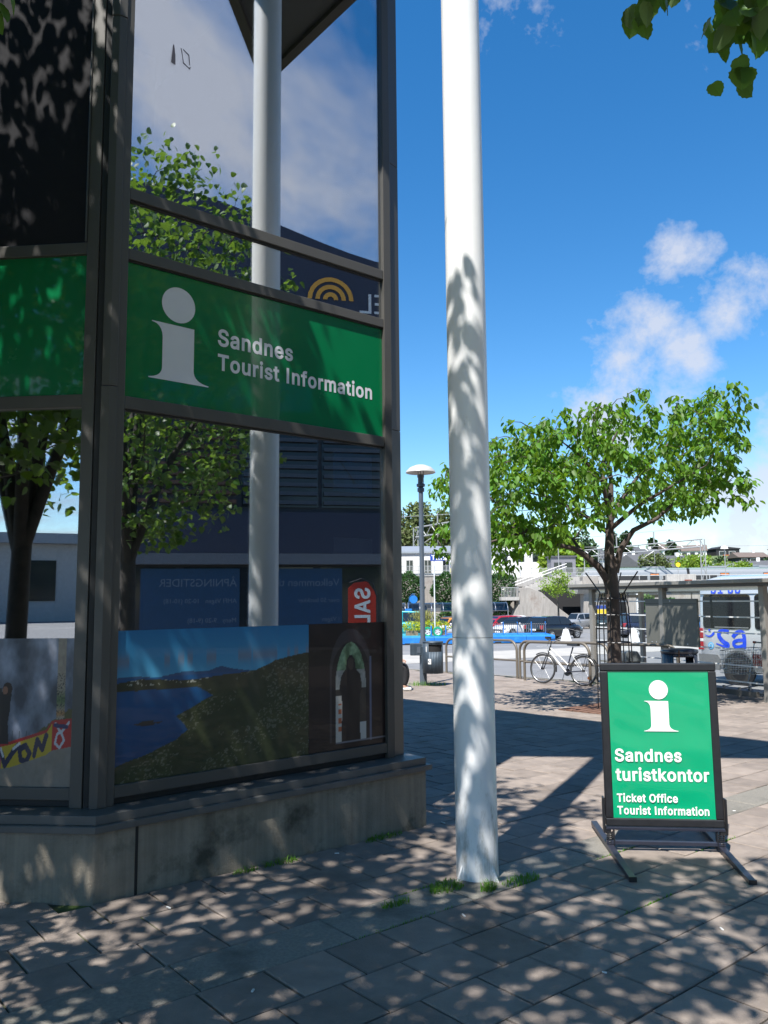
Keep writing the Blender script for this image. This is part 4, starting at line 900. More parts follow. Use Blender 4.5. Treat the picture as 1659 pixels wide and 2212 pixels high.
def letters(s, size, x, z, y, parent, mat, bold=0.012, spacing=1.0, width=None):
    me = text_mesh(s, size, mat, spacing=spacing)
    xsz = [v.co.x for v in me.vertices]
    sc = 1.0
    if width:
        sc = width / (max(xsz) - min(xsz))
    o = bpy.data.objects.new('lettering', me)
    link(o, parent)
    o.matrix_basis = fr((x - min(xsz) * sc, y, z), (sc, 0, 0), (0, 0, 1), (0, -1, 0))
    return o


def uvx(x, z):
    return x


i_mark(0.375, 0.160, 0.671, white_v, gp, -0.002)
letters('Sandnes', 0.168, 0.678, 0.484, -0.002, gp, white_v, 0.016, width=0.637)
letters('Tourist Information', 0.160, 0.680, 0.305, -0.002, gp, white_v, 0.016, width=1.41)


# printed films on the lower panes
def art_coast(U, V):
    nz = vnoise(U, V, 6, 1, 5)
    n2 = vnoise(U, V, 40, 2, 3)
    n3 = vnoise(U, V, 100, 8, 2)
    sky_ = np.stack([0.012 + 0.22 * (1 - V) ** 1.2, 0.17 + 0.42 * (1 - V), 0.42 + 0.40 * (1 - V)], -1)
    c = sky_
    cl = np.clip((vnoise(U * 0.6, V * 3, 9, 3, 4) - 0.5) * 3, 0, 1) * np.exp(-((V - 0.79) / 0.045) ** 2)
    c = mixc(c, (0.16, 0.20, 0.30), cl * 0.8)
    mt = 0.685 + 0.03 * np.exp(-((U - 0.50) / 0.05) ** 2) + 0.014 * np.exp(-((U - 0.40) / 0.12) ** 2) + 0.008 * np.sin(U * 25)
    c = mixc(c, (0.03, 0.08, 0.20), ((V < mt) & (V > 0.6)).astype(float))
    sea = (V < 0.675).astype(float)
    c = mixc(c, (0.004, 0.075, 0.23), sea)
    c = mixc(c, (0.003, 0.042, 0.14), np.clip((0.5 - V) * 2.0, 0, 1) * sea)
    pen = 0.645 + 0.012 * np.sin(U * 14) + 0.02 * nz
    pm_ = ((V < pen) & (V > 0.590 + 0.02 * nz - U * 0.04)).astype(float)
    c = mixc(c, (0.035, 0.04, 0.022), pm_)
    town = ((n3 > 0.68) & (V < pen) & (V > 0.62) & (U > 0.05)).astype(float)
    c = mixc(c, (0.45, 0.45, 0.42), town * 0.7)
    coast = np.interp(V, [0.0, 0.1, 0.17, 0.24, 0.30, 0.36, 0.40, 0.46, 0.52, 0.56, 0.60, 0.64, 0.68, 0.70, 0.74, 0.78, 0.80],
                      [-0.1, 0.0, 0.14, 0.28, 0.33, 0.30, 0.27, 0.36, 0.46, 0.42, 0.36, 0.42, 0.70, 0.73, 0.79, 0.96, 1.1])
    land = (U > coast + (nz - 0.5) * 0.06).astype(float)
    lc = np.stack([0.022 + 0.05 * n2 * nz, 0.032 + 0.055 * n2 * nz, 0.010 + 0.018 * n2], -1)
    lc = mixc(lc, (0.055, 0.045, 0.03), np.clip((V - 0.5) * 3 + nz - 0.5, 0, 1) * 0.8)
    c = np.where(land[..., None] > 0, lc, c)
    rock = ((n3 > 0.66) & (land > 0) & (nz > 0.52)).astype(float)
    c = mixc(c, (0.17, 0.17, 0.14), rock * 0.6)
    isl = (((U - 0.15) / 0.06) ** 2 + ((V - 0.37) / 0.018) ** 2 + (n2 - 0.5) * 2 < 1).astype(float)
    return mixc(c, (0.03, 0.03, 0.03), isl) * np.array((0.80, 0.80, 0.72))


def art_monk(U, V):
    n2 = vnoise(U, V, 14, 4, 4)
    n3 = vnoise(U, V, 50, 5, 2)
    c = np.stack([0.012 + 0.02 * np.clip(U - 0.75, 0, 1), 0.008 + 0 * U, 0.008 + 0 * U], -1)
    x = (U - 0.535)

    def arch(hw, spring, top):
        hh = np.clip((V - spring) / (top - spring), 0, 1)
        return ((np.abs(x) < hw * np.sqrt(np.clip(1 - hh ** 1.7, 0, 1))) & (V > 0.06) & (V < top)).astype(float)
    c = mixc(c, (0.05, 0.045, 0.05), arch(0.27, 0.66, 0.955) * 0.8)
    c = mixc(c, (0.012, 0.011, 0.014), arch(0.245, 0.62, 0.85))
    edge = ((x > 0.25) & (x < 0.275) & (V < 0.72) & (V > 0.04)).astype(float)
    c = mixc(c, (0.16, 0.19, 0.30), edge * 0.7)
    op = arch(0.200, 0.52, 0.845)
    gl = np.stack([0.10 + 0.25 * n3, 0.20 + 0.3 * n3, 0.11 + 0.18 * n3], -1)
    gl = mixc(gl, (0.07, 0.13, 0.06), np.clip((n2 - 0.45) * 4, 0, 1))
    gl = np.where((V < 0.62)[..., None], np.array((0.34, 0.34, 0.31)) * (0.7 + 0.5 * n3[..., None]), gl)
    gl = np.where((V < 0.47)[..., None], np.array((0.04, 0.035, 0.03)) + 0 * gl, gl)
    gl = np.where(((V < 0.42) & (x < -0.10))[..., None], np.array((0.50, 0.47, 0.42)) + 0 * gl, gl)
    gl = np.where(((V < 0.36) & (V > 0.14) & (x < -0.12) & (x > -0.165) & (np.sin(V * 90) > -0.3))[..., None], np.array((0.45, 0.12, 0.05)) + 0 * gl, gl)
    gl = np.where(((V < 0.20) & (x > 0.12))[..., None], np.array((0.48, 0.48, 0.45)) + 0 * gl, gl)
    c = np.where(op[..., None] > 0, gl, c)
    # robed figure
    hw = np.interp(V, [0.07, 0.30, 0.42, 0.46, 0.50, 0.58, 0.615, 0.635, 0.66, 0.70, 0.735], [0.125, 0.115, 0.12, 0.15, 0.145, 0.125, 0.085, 0.062, 0.060, 0.055, 0.02])
    fg = ((np.abs(x) < hw) & (V > 0.06) & (V < 0.738)).astype(float)
    c = mixc(c, (0.012, 0.011, 0.012), fg)
    face = (((x / 0.04) ** 2 + ((V - 0.67) / 0.05) ** 2) < 1).astype(float)
    c = mixc(c, (0.045, 0.035, 0.03), face)
    stepm = ((V < 0.062) & (V > 0.045) & (x > -0.2)).astype(float)
    return mixc(c, (0.25, 0.26, 0.30), stepm * 0.7) * 0.8


def seg_d(U, V, pts):
    d = np.full_like(U, 9.0)
    for (x0, y0), (x1, y1) in zip(pts[:-1], pts[1:]):
        dx, dy = x1 - x0, y1 - y0
        t = np.clip(((U - x0) * dx + (V - y0) * dy) / (dx * dx + dy * dy), 0, 1)
        d = np.minimum(d, np.hypot(U - x0 - t * dx, V - y0 - t * dy))
    return d


def art_street(U0, V):
    # only the right-hand third of this film is in view: U runs 0..1 over that part
    U = U0
    nz = vnoise(U, V, 5, 6, 5)
    n3 = vnoise(U, V, 30, 7, 3)
    c = np.stack([0.10 + 0.22 * nz, 0.13 + 0.22 * nz, 0.19 + 0.24 * nz], -1) * (0.35 + 0.8 * np.clip((nz - 0.35) * 2.2, 0, 1))[..., None]
    c = mixc(c, (0.25, 0.215, 0.17), ((V < 0.30)).astype(float) * 0.9)
    c = c * (0.9 + 0.25 * n3[..., None])
    # fence and bushes
    fen = ((V > 0.27) & (V < 0.37) & (np.abs(np.sin(U * 40)) < 0.12)).astype(float)
    c = mixc(c, (0.05, 0.06, 0.07), fen)
    c = mixc(c, (0.10, 0.09, 0.03), ((V > 0.30) & (V < 0.30 + (U - 0.5) * 0.45 + 0.04 * n3) & (U > 0.5)).astype(float))
    # painted wall rising to the right
    top = np.interp(U, [0, 0.3, 0.7, 0.76, 1.0], [0.26, 0.30, 0.38, 0.44, 0.46])
    bot = np.interp(U, [0, 0.3, 0.7, 0.76, 1.0], [0.10, 0.125, 0.21, 0.24, 0.27])
    wall = ((V < top) & (V > bot)).astype(float)
    c = mixc(c, (0.50, 0.36, 0.02), wall)
    c = mixc(c, (0.45, 0.06, 0.12), wall * (U < 0.20))
    c = mixc(c, (0.45, 0.012, 0.015), wall * (U > 0.76))
    c = mixc(c, (0.42, 0.02, 0.02), wall * (V > top - 0.022))
    for pts in ([(0.20, 0.22), (0.24, 0.14), (0.32, 0.22), (0.38, 0.27)], [(0.40, 0.25), (0.47, 0.27), (0.52, 0.22), (0.48, 0.16), (0.42, 0.18), (0.40, 0.25)],
                [(0.57, 0.21), (0.60, 0.31), (0.66, 0.25), (0.70, 0.34)], [(0.05, 0.14), (0.10, 0.23), (0.16, 0.2)]):
        c = mixc(c, (0.012, 0.02, 0.06), wall * (seg_d(U, V, pts) < 0.022))
    for pts in ([(0.80, 0.42), (0.86, 0.36), (0.95, 0.43)], [(0.82, 0.35), (0.86, 0.37), (0.9, 0.31), (0.85, 0.26), (0.80, 0.29), (0.82, 0.35)], [(0.19, 0.25), (0.22, 0.2)], [(0.33, 0.25), (0.40, 0.285)]):
        c = mixc(c, (0.55, 0.56, 0.6), wall * (seg_d(U, V, pts) < 0.010))
    c = mixc(c, (0.01, 0.02, 0.10), wall * (seg_d(U, V, [(0.79, 0.41), (0.93, 0.40)]) < 0.014))
    # post with scribbles
    post = ((U > 0.80) & (U < 0.90) & (V > 0.45)).astype(float)
    pc = np.stack([0.26 + 0.15 * n3, 0.20 + 0.15 * n3, 0.16 + 0.1 * n3], -1)
    pc = mixc(pc, (0.10, 0.16, 0.06), np.exp(-((V - 0.58) / 0.05) ** 2))
    pc = mixc(pc, (0.42, 0.22, 0.08), np.exp(-((V - 0.49) / 0.02) ** 2))
    sc = vnoise(U, V, 60, 9, 2)
    pc = mixc(pc, (0.015, 0.015, 0.02), ((np.abs(sc - 0.5) < 0.05) & (V < 0.76)).astype(float) * 0.85)
    c = np.where(post[..., None] > 0, pc, c)
    # dark-clothed figure holding a camera up, at the left edge
    body = ((np.abs(U - np.interp(V, [0.28, 0.45, 0.56, 0.64], [0.20, 0.18, 0.19, 0.21])) < np.interp(V, [0.28, 0.42, 0.5, 0.62, 0.635], [0.075, 0.075, 0.09, 0.085, 0.04])) & (V > 0.28) & (V < 0.635)).astype(float)
    c = mixc(c, (0.012, 0.012, 0.014), body)
    head = (((U - 0.24) / 0.055) ** 2 + ((V - 0.655) / 0.045) ** 2 < 1).astype(float)
    c = mixc(c, (0.03, 0.014, 0.008), head)
    face = (((U - 0.215) / 0.03) ** 2 + ((V - 0.645) / 0.028) ** 2 < 1).astype(float)
    c = mixc(c, (0.28, 0.13, 0.08), face)
    camr = ((U < 0.18) & (U > 0.12) & (np.abs(V - 0.64) < 0.02)).astype(float)
    return mixc(c, (0.02, 0.02, 0.02), camr) * 0.72


PZ0, PZ1 = Z(0.512), Z(1.462)
xs_ = 1.638
cst = sheet('coast_photo_film', print_m, OFF, fr((g0, GP - 0.004, PZ0), (1, 0, 0), (0, 0, 1), (0, -1, 0)), xs_ - g0, PZ1 - PZ0, 260, 150, art_coast)
cst['label'] = 'printed film of a blue fjord below a dark green hill'
mnk = sheet('arch_photo_film', print_m, OFF, fr((xs_ + 0.001, GP - 0.004, PZ0), (1, 0, 0), (0, 0, 1), (0, -1, 0)), g1 - xs_ - 0.001, PZ1 - PZ0 + 0.002, 120, 160, art_monk)
mnk['label'] = 'printed film of a robed figure under a dark pointed arch'
gst = sheet('graffiti_photo_film', print_m, OFF, LL @ fr((-0.83, GP - 0.004, PZ0), (1, 0, 0), (0, 0, 1), (0, -1, 0)), 0.83 + l1, Z(1.42) - PZ0, 150, 190, art_street)
gst['label'] = 'printed film of a graffiti wall and a scribbled post'
# notices hung inside the glass
pin = pm('notice_blue', (0.05, 0.20, 0.50), 0.5)
pw = pm('notice_pale', (0.25, 0.28, 0.30), 0.5)
for x0, x1, z0, z1, mm in ((1.885, 2.27, 2.50, 2.82, pin), (1.885, 2.27, 2.01, 2.135, pw)):
    o = MB().box((x0, GP + 0.016, Z(z0)), (x1, GP + 0.019, Z(z1))).obj('inside_notice', mm, OFF)
hand = MB().tube([(1.95, GP + 0.0135, Z(2.74)), (2.06, GP + 0.0135, Z(2.62)), (2.09, GP + 0.0135, Z(2.57))], [0.005, 0.007, 0.012], 6)
hand.obj('notice_picture', pm('notice_ink', (0.02, 0.03, 0.06), 0.5), OFF)

# canopy roof: a sharp corner reaching out over the column
rp = [(3.62, -3.86), (3.62, 7.2), (-5.2, 7.2), (-5.2, 4.96)]
rf = MB()
rf.prism(rp, Z(8.80), Z(9.02))
rf.obj('canopy_roof', roof_m, OFF, bevel=0.01)
ed = MB()
for (ax, ay), (bx, by) in ((rp[0], rp[1]), (rp[3], rp[0])):
    dv = Vector((bx - ax, by - ay)).normalized()
    nv = Vector((dv.y, -dv.x))
    ed.prism([(ax + nv.x * 0.0, ay + nv.y * 0.0), (bx + nv.x * 0.0, by), (bx - nv.x * 0.12, by - nv.y * 0.12), (ax - nv.x * 0.12, ay - nv.y * 0.12)], Z(8.74), Z(8.797))
ed.obj('canopy_edge', frame_m, OFF)
so_ = MB()
for k in range(7):
    xk = -4 + k * 1.1
    so_.box((xk, 0.5 if xk < 0 else -3.2 + max(0, 3.4 - xk) * 0.95, Z(8.72)), (xk + 0.09, 7.0, Z(8.797)))
so_.obj('canopy_rib', roof_m, OFF)

# the white column
colm = pm('white_paint', (0.80, 0.80, 0.785), 0.42, var=0.035, scale=2.2, bump=0.10, bscale=14, dirt=(0.52, 0.50, 0.46), dscale=3.2, dthr=0.66)
_nt = colm.node_tree                   # scuffs and splash dirt low on the shaft
_b = _nt.nodes['Principled BSDF']
_src = _b.inputs['Base Color'].links[0].from_socket
_tc = node(_nt, 'ShaderNodeTexCoord')
_sp = node(_nt, 'ShaderNodeSeparateXYZ', Vector=_tc.outputs['Object'])
_mp = node(_nt, 'ShaderNodeMapping', Vector=_tc.outputs['Object'], Scale=(7, 7, 2.2))
_nz = node(_nt, 'ShaderNodeTexNoise', Vector=_mp.outputs[0], Scale=2.4, Detail=8.0, Roughness=0.7)
_hi = node(_nt, 'ShaderNodeMapRange', Value=_sp.outputs[2], From_Min=0.0, From_Max=1.1, To_Min=0.16, To_Max=-0.05).outputs[0]
_mk = node(_nt, 'ShaderNodeMapRange', Value=mth(_nt, 'ADD', _nz.outputs[0], _hi), From_Min=0.60, From_Max=0.80, To_Max=0.75).outputs[0]
_mx = node(_nt, 'ShaderNodeMix', {'data_type': 'RGBA'})
_nt.links.new(_mk, _mx.inputs[0])
_nt.links.new(_src, _mx.inputs[6])
_mx.inputs[7].default_value = (0.30, 0.275, 0.225, 1)
_nt.links.new(_mx.outputs[2], _b.inputs['Base Color'])
PX, PY = 0.574, 5.30
ct = thing('white_column', 'thick round white steel column standing in front of the glass office', 'column', (PX, PY, gz(PY)))
cm = MB()
cm.lathe([(0.134, -0.1), (0.134, 1.50)], 48)
cm.obj('shaft', colm, ct, smooth=40)
cm = MB()
cm.lathe([(0.1335, 1.503), (0.134, 1.506), (0.134, 8.9)], 48)
cm.obj('shaft', colm, ct, smooth=40)
cm = MB()
for k in range(4):
    a = R(39.6 + 90 * k)
    cm.prism([(0.13, 0), (0.18, 0), (0.13, 0.10)], -0.006, 0.006, fr((0, 0, 0), (math.cos(a), math.sin(a), 0), (0, 0, 1), (math.sin(a), -math.cos(a), 0)))
cm.obj('foot_gusset', colm, ct)
# ------------------------------------------------------------------ swinging pavement sign
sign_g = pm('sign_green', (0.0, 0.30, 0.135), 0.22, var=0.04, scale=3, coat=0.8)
sign_w = pm('sign_white', (0.80, 0.80, 0.79), 0.35, var=0.02, coat=0.5)
blackm = pm('black_powder_coat', (0.014, 0.014, 0.016), 0.38, var=0.2, scale=12, bump=0.05, bscale=200)
steel_d = pm('dark_blue_steel', (0.03, 0.033, 0.05), 0.35, metal=0.3, var=0.2, scale=10)
steel_b = pm('bare_steel', (0.45, 0.45, 0.46), 0.3, metal=0.9, var=0.1, scale=20)
SX, SY, SA = 1.945, 5.80, R(-6)
sg = thing('pavement_sign', 'green information sign in a black frame on a sprung stand', 'sign', (SX, SY, gz(SY)), SA)
fw, fh, fb = 0.805, 1.125, 0.055           # frame
tilt = Matrix.Translation((0, 0.0, 0.165)) @ Matrix.Rotation(R(-1.2), 4, 'X')
for lo, hi in (((-fw / 2, -0.02, 0), (fw / 2, 0.02, fb)), ((-fw / 2, -0.02, fh - fb), (fw / 2, 0.02, fh)),
               ((-fw / 2, -0.0195, fb), (-fw / 2 + fb, 0.0195, fh - fb)), ((fw / 2 - fb, -0.0195, fb), (fw / 2, 0.0195, fh - fb))):
    MB().box(lo, hi, tilt).obj('frame_rail', blackm, sg, bevel=0.008)
# poster with soft ripples in the film
nx, ny = 60, 84
pw_, ph_ = fw - 2 * fb + 0.012, fh - 2 * fb + 0.012
rip = []
for j in range(ny + 1):
    for i in range(nx + 1):
        u, v = i / nx, j / ny
        w = 0.0016 * math.sin(9 * v * 3.1 + 2.2 * math.sin(3 * u)) * (0.5 + 0.5 * math.sin(2.5 * u + 4 * v)) + 0.0012 * math.sin(22 * v + 5 * u) * u
        e = min(u, 1 - u, v, 1 - v) * 12
        rip.append(tilt @ Vector(((u - .5) * pw_, -0.010 - w * min(1, e), fb - 0.006 + v * ph_)))
pp = MB().add(rip, [(j * (nx + 1) + i, j * (nx + 1) + i + 1, (j + 1) * (nx + 1) + i + 1, (j + 1) * (nx + 1) + i) for j in range(ny) for i in range(nx)])
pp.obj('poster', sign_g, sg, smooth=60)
MB().box((-fw / 2 + 0.01, -0.004, 0.01), (fw / 2 - 0.01, 0.006, fh - 0.01), tilt).obj('back_board', blackm, sg)


def on_sign(o):
    o.matrix_basis = tilt @ Matrix.Translation((0, -0.0148, 0)) @ o.matrix_basis
    return o


on_sign(i_mark(0.0, 0.650, 0.356, sign_w, sg, 0.0))
for s_t, x, z, wd, sz, bo in (('Sandnes', -0.322, 0.444, 0.458, 0.117, 0.028), ('turistkontor', -0.322, 0.311, 0.640, 0.117, 0.028),
                              ('Ticket Office', -0.320, 0.166, 0.416, 0.0757, 0.022), ('Tourist Information', -0.320, 0.082, 0.624, 0.0757, 0.022)):
    on_sign(letters(s_t, sz, x, z, 0.0, sg, sign_w, bo, width=wd))
# stand: side brackets, springs, cross bars and two splayed feet
for sx in (-1, 1):
    x = sx * (fw / 2 + 0.012)
    MB().box((x - 0.006, -0.03, 0.12), (x + 0.006, 0.03, 0.36)).obj('side_bracket', blackm, sg, bevel=0.003)
    MB().box((x - 0.025 - sx * 0.02, -0.022, 0.118), (x + 0.025 - sx * 0.02, 0.022, 0.15)).obj('spring_cap', blackm, sg, bevel=0.003)
    xs2 = x - sx * 0.035
    sp = MB().tube([(xs2 + 0.020 * math.cos(t * 0.7), 0.020 * math.sin(t * 0.7), 0.035 + 0.085 * t / 54) for t in range(55)], 0.0045, 6)
    sp.obj('spring', blackm, sg, smooth=60)
    MB().box((xs2 - sx * 0.030 - 0.004, -0.02, 0.03), (xs2 - sx * 0.030 + 0.004, 0.02, 0.14)).obj('spring_guide', blackm, sg)
    ft = MB()
    for a, b in (((0.0, -0.66), (0.0, 0.60)),):
        xo = xs2 + sx * 0.0
        ft.box((xo - 0.022, a[1], 0.006), (xo + 0.022, b[1], 0.040), Matrix.Translation((0, 0, 0)) @ Matrix.Rotation(R(sx * -2.0), 4, 'Z'))
    f_ = ft.obj('foot_bar', steel_d, sg, bevel=0.003)
    MB().box((xs2 - 0.0235, -0.672, 0.004), (xs2 + 0.0235, -0.655, 0.042), Matrix.Rotation(R(sx * -2.0), 4, 'Z')).obj('end_cap', blackm, f_)
MB().box((-fw / 2 + 0.0, -0.02, 0.042), (fw / 2 - 0.0, 0.012, 0.066)).obj('cross_bar', steel_d, sg, bevel=0.002)
MB().box((-fw / 2 + 0.0, -0.026, 0.142), (fw / 2, 0.022, 0.160)).obj('cross_bar', steel_d, sg, bevel=0.002)

# ------------------------------------------------------------------ street lamp with bin and box
lampg = pm('lamp_grey_paint', (0.085, 0.105, 0.13), 0.45, metal=0.2, var=0.1, scale=4)
lampw = pm('lamp_shade_paint', (0.42, 0.41, 0.38), 0.4, var=0.05)
LX, LY = 0.90, 19.25
lp = thing('street_lamp', 'tall grey street lamp with a wide disc shade', 'street lamp', (LX, LY, gz(LY)))
MB().lathe([(0.085, -0.05), (0.085, 1.0), (0.06, 1.1), (0.055, 4.62)], 20).obj('post', lampg, lp, smooth=40)
MB().lathe([(0.055, 4.60), (0.085, 4.62), (0.085, 4.70), (0.05, 4.72), (0.10, 4.74), (0.105, 4.80), (0.055, 4.82), (0.07, 4.95), (0.085, 4.97), (0.085, 5.03), (0.0, 5.03)], 18).obj('lamp_body', lampg, lp, smooth=40)
for k in range(3):
    a = k * 2.094 + 0.4
    MB().tube([(0.075 * math.cos(a), 0.075 * math.sin(a), 4.78), (0.075 * math.cos(a), 0.075 * math.sin(a), 5.16)], 0.008, 6).obj('stay', lampg, lp)
MB().lathe([(0.0, 5.275), (0.12, 5.265), (0.26, 5.21), (0.345, 5.13), (0.365, 5.08), (0.355, 5.075), (0.24, 5.135), (0.0, 5.15)], 40).obj('lamp_shade', lampw, lp, smooth=50)
binm = pm('bin_blue_grey', (0.045, 0.065, 0.085), 0.5, metal=0.2, var=0.25, scale=5, streak=0.25)
bn = thing('litter_bin', 'dented blue-grey cylindrical litter bin hung on the street lamp post', 'litter bin', (LX + 0.22, LY - 0.27, gz(LY) + 0.30))
BR = 0.235
a0 = R(-150)
# body wall with a real opening
mb = MB()
n = 36
for k in range(n):
    t0, t1 = 2 * math.pi * k / n, 2 * math.pi * (k + 1) / n
    am = math.degrees((t0 + t1) / 2)
    hole = 240 < am < 330
    spans = [(0, 0.50), (0.66, 0.72)] if hole else [(0, 0.72)]
    for z0, z1 in spans:
        mb.add([(BR * math.cos(t0), BR * math.sin(t0), z0), (BR * math.cos(t1), BR * math.sin(t1), z0), (BR * math.cos(t1), BR * math.sin(t1), z1), (BR * math.cos(t0), BR * math.sin(t0), z1)], [(0, 1, 2, 3)])
mb.lathe([(0, 0), (BR, 0.0)], n)
b_ = mb.obj('drum', binm, bn, smooth=30)
sd = b_.modifiers.new('solid', 'SOLIDIFY')
sd.thickness = 0.008
MB().lathe([(0, 0.735), (BR + 0.005, 0.735), (BR + 0.014, 0.72), (BR + 0.005, 0.705), (0, 0.705)], 36).obj('lid', binm, bn, smooth=50)
MB().lathe([(0, 0.04), (BR - 0.02, 0.04), (BR - 0.02, 0.68), (0, 0.68)], 30).obj('liner', pm('bin_inside', (0.012, 0.012, 0.013), 0.8), bn)
stw = pm('sticker_white', (0.68, 0.68, 0.66), 0.5)
st = MB()
aa = R(246)
pts = [(math.cos(aa + s) * (BR + 0.003), math.sin(aa + s) * (BR + 0.003)) for s in (-0.16, -0.08, 0, 0.08, 0.16)]
for p, q2 in zip(pts[:-1], pts[1:]):
    st.add([(p[0], p[1], 0.22), (q2[0], q2[1], 0.22), (q2[0], q2[1], 0.34), (p[0], p[1], 0.34)], [(0, 1, 2, 3)])
st.obj('sticker', stw, bn)
st = MB()
aa = R(226)
pts = [(math.cos(aa + s) * (BR + 0.003), math.sin(aa + s) * (BR + 0.003)) for s in (-0.05, 0, 0.05)]
for p, q2 in zip(pts[:-1], pts[1:]):
    st.add([(p[0], p[1], 0.50), (q2[0], q2[1], 0.50), (q2[0], q2[1], 0.62), (p[0], p[1], 0.62)], [(0, 1, 2, 3)])
st.obj('sticker', stw, bn)
gl2 = MB().lathe([(0.016, 0.0), (0.028, 0.0)], 12, fr((math.cos(R(246)) * (BR + 0.005), math.sin(R(246)) * (BR + 0.005), 0.28), (1, 0, 0), (0, 0, 1), (math.cos(R(246)), math.sin(R(246)), 0)))
gl2.obj('sticker_mark', pm('sticker_ink', (0.05, 0.05, 0.05), 0.6), bn)
MB().box((-0.27, 0.03, 0.1), (-0.16, 0.12, 0.62)).obj('bracket', binm, bn, bevel=0.01)
bx = thing('junction_box', 'dark metal box clamped to the lamp post beside the bin', 'box', (LX - 0.17, LY - 0.08, gz(LY) + 0.70))
MB().box((-0.14, -0.10, 0), (0.12, 0.10, 0.28)).obj('housing', binm, bx, bevel=0.012)
MB().box((0.12, -0.03, 0.05), (0.16, 0.03, 0.24)).obj('clamp', lampg, bx)
MB().box((0.02, -0.108, 0.06), (0.10, -0.099, 0.2)).obj('lock_plate', lampg, bx)

# ------------------------------------------------------------------ tube railings and bicycle
railm = pm('brown_rail_paint', (0.135, 0.115, 0.09), 0.45, metal=0.1, var=0.12, scale=5)


def hoop(a, b, label, h=0.96, r=0.034, rc=0.26, mid=0.46):
    a, b = Vector((a[0], a[1], gz(a[1]))), Vector((b[0], b[1], gz(b[1])))
    d = b - a
    ln = Vector((d.x, d.y, 0)).length
    t = thing('tube_railing', label, 'railing', a, math.atan2(d.y, d.x), 'tube railings along the road')
    pts = [(0, 0, -0.05), (0, 0, h - rc)]
    pts += [(rc - rc * math.cos(k * math.pi / 16), 0, h - rc + rc * math.sin(k * math.pi / 16)) for k in range(1, 9)]
    pts += [(ln - rc + rc * math.sin(k * math.pi / 16), 0, h - rc + rc * math.cos(k * math.pi / 16) + d.z) for k in range(0, 9)]
    pts += [(ln, 0, -0.05 + d.z)]
    MB().tube(pts, r, 12).obj('hoop', railm, t, smooth=60)
    MB().tube([(0, 0, mid), (ln, 0, mid + d.z)], r * 0.8, 10).obj('mid_rail', railm, t, smooth=60)
    return t


hoop((3.477, 20.26), (4.665, 18.50), 'nearest tube railing, the one the bicycle leans on')
hoop((3.44, 20.72), (5.05, 18.32), 'tube railing just behind the bicycle, running on to the right')
hoop((1.75, 23.2), (3.39, 20.86), 'tube railing left of the bicycle, partly behind the white column')
hoop((5.09, 18.27), (6.1, 16.9), 'tube railing behind the young tree and the bus shelter glass')

tyrem = pm('tyre_rubber', (0.018, 0.018, 0.018), 0.7)
alum = pm('bright_aluminium', (0.28, 0.28, 0.28), 0.35, metal=0.85, var=0.05)
bikew = pm('bike_white', (0.50, 0.50, 0.48), 0.3, coat=0.6)
bikek = pm('bike_black', (0.015, 0.015, 0.015), 0.4)
orange = pm('reflector_orange', (0.65, 0.17, 0.01), 0.3)
wall_t = pm('tyre_wall_tan', (0.10, 0.095, 0.085), 0.6)
bf, br = Vector((3.72, 19.2, 0)), Vector((4.5, 18.5, 0))
bd_ = (bf - br)
WB = 1.06
bk = thing('bicycle', 'white step-through city bicycle leaning on the brown tube railing', 'bicycle', (br.x, br.y, gz(18.4)), math.atan2(bd_.y, bd_.x))
WR = 0.345
LEAN = Matrix.Rotation(R(5), 4, 'X')
YM = fr((0, 0, 0), (1, 0, 0), (0, 0, 1), (0, -1, 0))


def bmesh_obj(mb, name, mat, parent=None, smooth=60):
    o = mb.obj(name, mat, parent or bk, smooth=smooth)
    if parent is None:
        o.matrix_local = LEAN
    return o


for cx in (0.0, WB):
    wh = bmesh_obj(MB().tube([(cx + (WR - 0.018) * math.cos(a), 0, WR + (WR - 0.018) * math.sin(a)) for a in [k * math.pi / 32 for k in range(64)]], 0.018, 8, closed=True), 'tyre', tyrem)
    rim = MB().tube([(cx + (WR - 0.040) * math.cos(a), 0, WR + (WR - 0.040) * math.sin(a)) for a in [k * math.pi / 32 for k in range(64)]], 0.013, 6, closed=True)
    rim.obj('rim', alum, wh, smooth=60)
    MB().tube([(cx + (WR - 0.023) * math.cos(a), -0.010, WR + (WR - 0.023) * math.sin(a)) for a in [k * math.pi / 32 for k in range(64)]], 0.010, 6, closed=True).obj('tyre_wall', wall_t, wh, smooth=60)
    sp = MB()
    for k in range(28):
        a = k * 2 * math.pi / 28
        s = 0.03 * (1 if k % 2 else -1)
        a2 = a + (0.9 if k % 4 < 2 else -0.9)
        sp.tube([(cx + 0.03 * math.cos(a2), s, WR + 0.03 * math.sin(a2)), (cx + (WR - 0.05) * math.cos(a), 0, WR + (WR - 0.05) * math.sin(a))], 0.0016, 4, cap=False)
    sp.obj('spokes', alum, wh)
    MB().tube([(cx, -0.05, WR), (cx, 0.05, WR)], 0.025, 10).obj('hub', bikek, wh)
bb = Vector((0.44, 0, 0.29))
seat_t = Vector((0.30, 0, 0.76))
head_t, head_b = Vector((0.86, 0, 0.86)), Vector((0.905, 0, 0.72))
bmesh_obj(MB().tube([head_b + Vector((0, 0, 0.05)), bb], [0.022, 0.027], 12), 'down_tube', bikew)
bmesh_obj(MB().tube([head_t - Vector((0, 0, 0.03)), Vector((0.385, 0, 0.46))], 0.018, 10), 'top_tube', bikew)
bmesh_obj(MB().tube([head_t, head_b], 0.022, 10), 'head_tube', bikek)
bmesh_obj(MB().tube([bb, seat_t + Vector((-0.03, 0, 0.12))], 0.016, 10), 'seat_tube', steel_d)
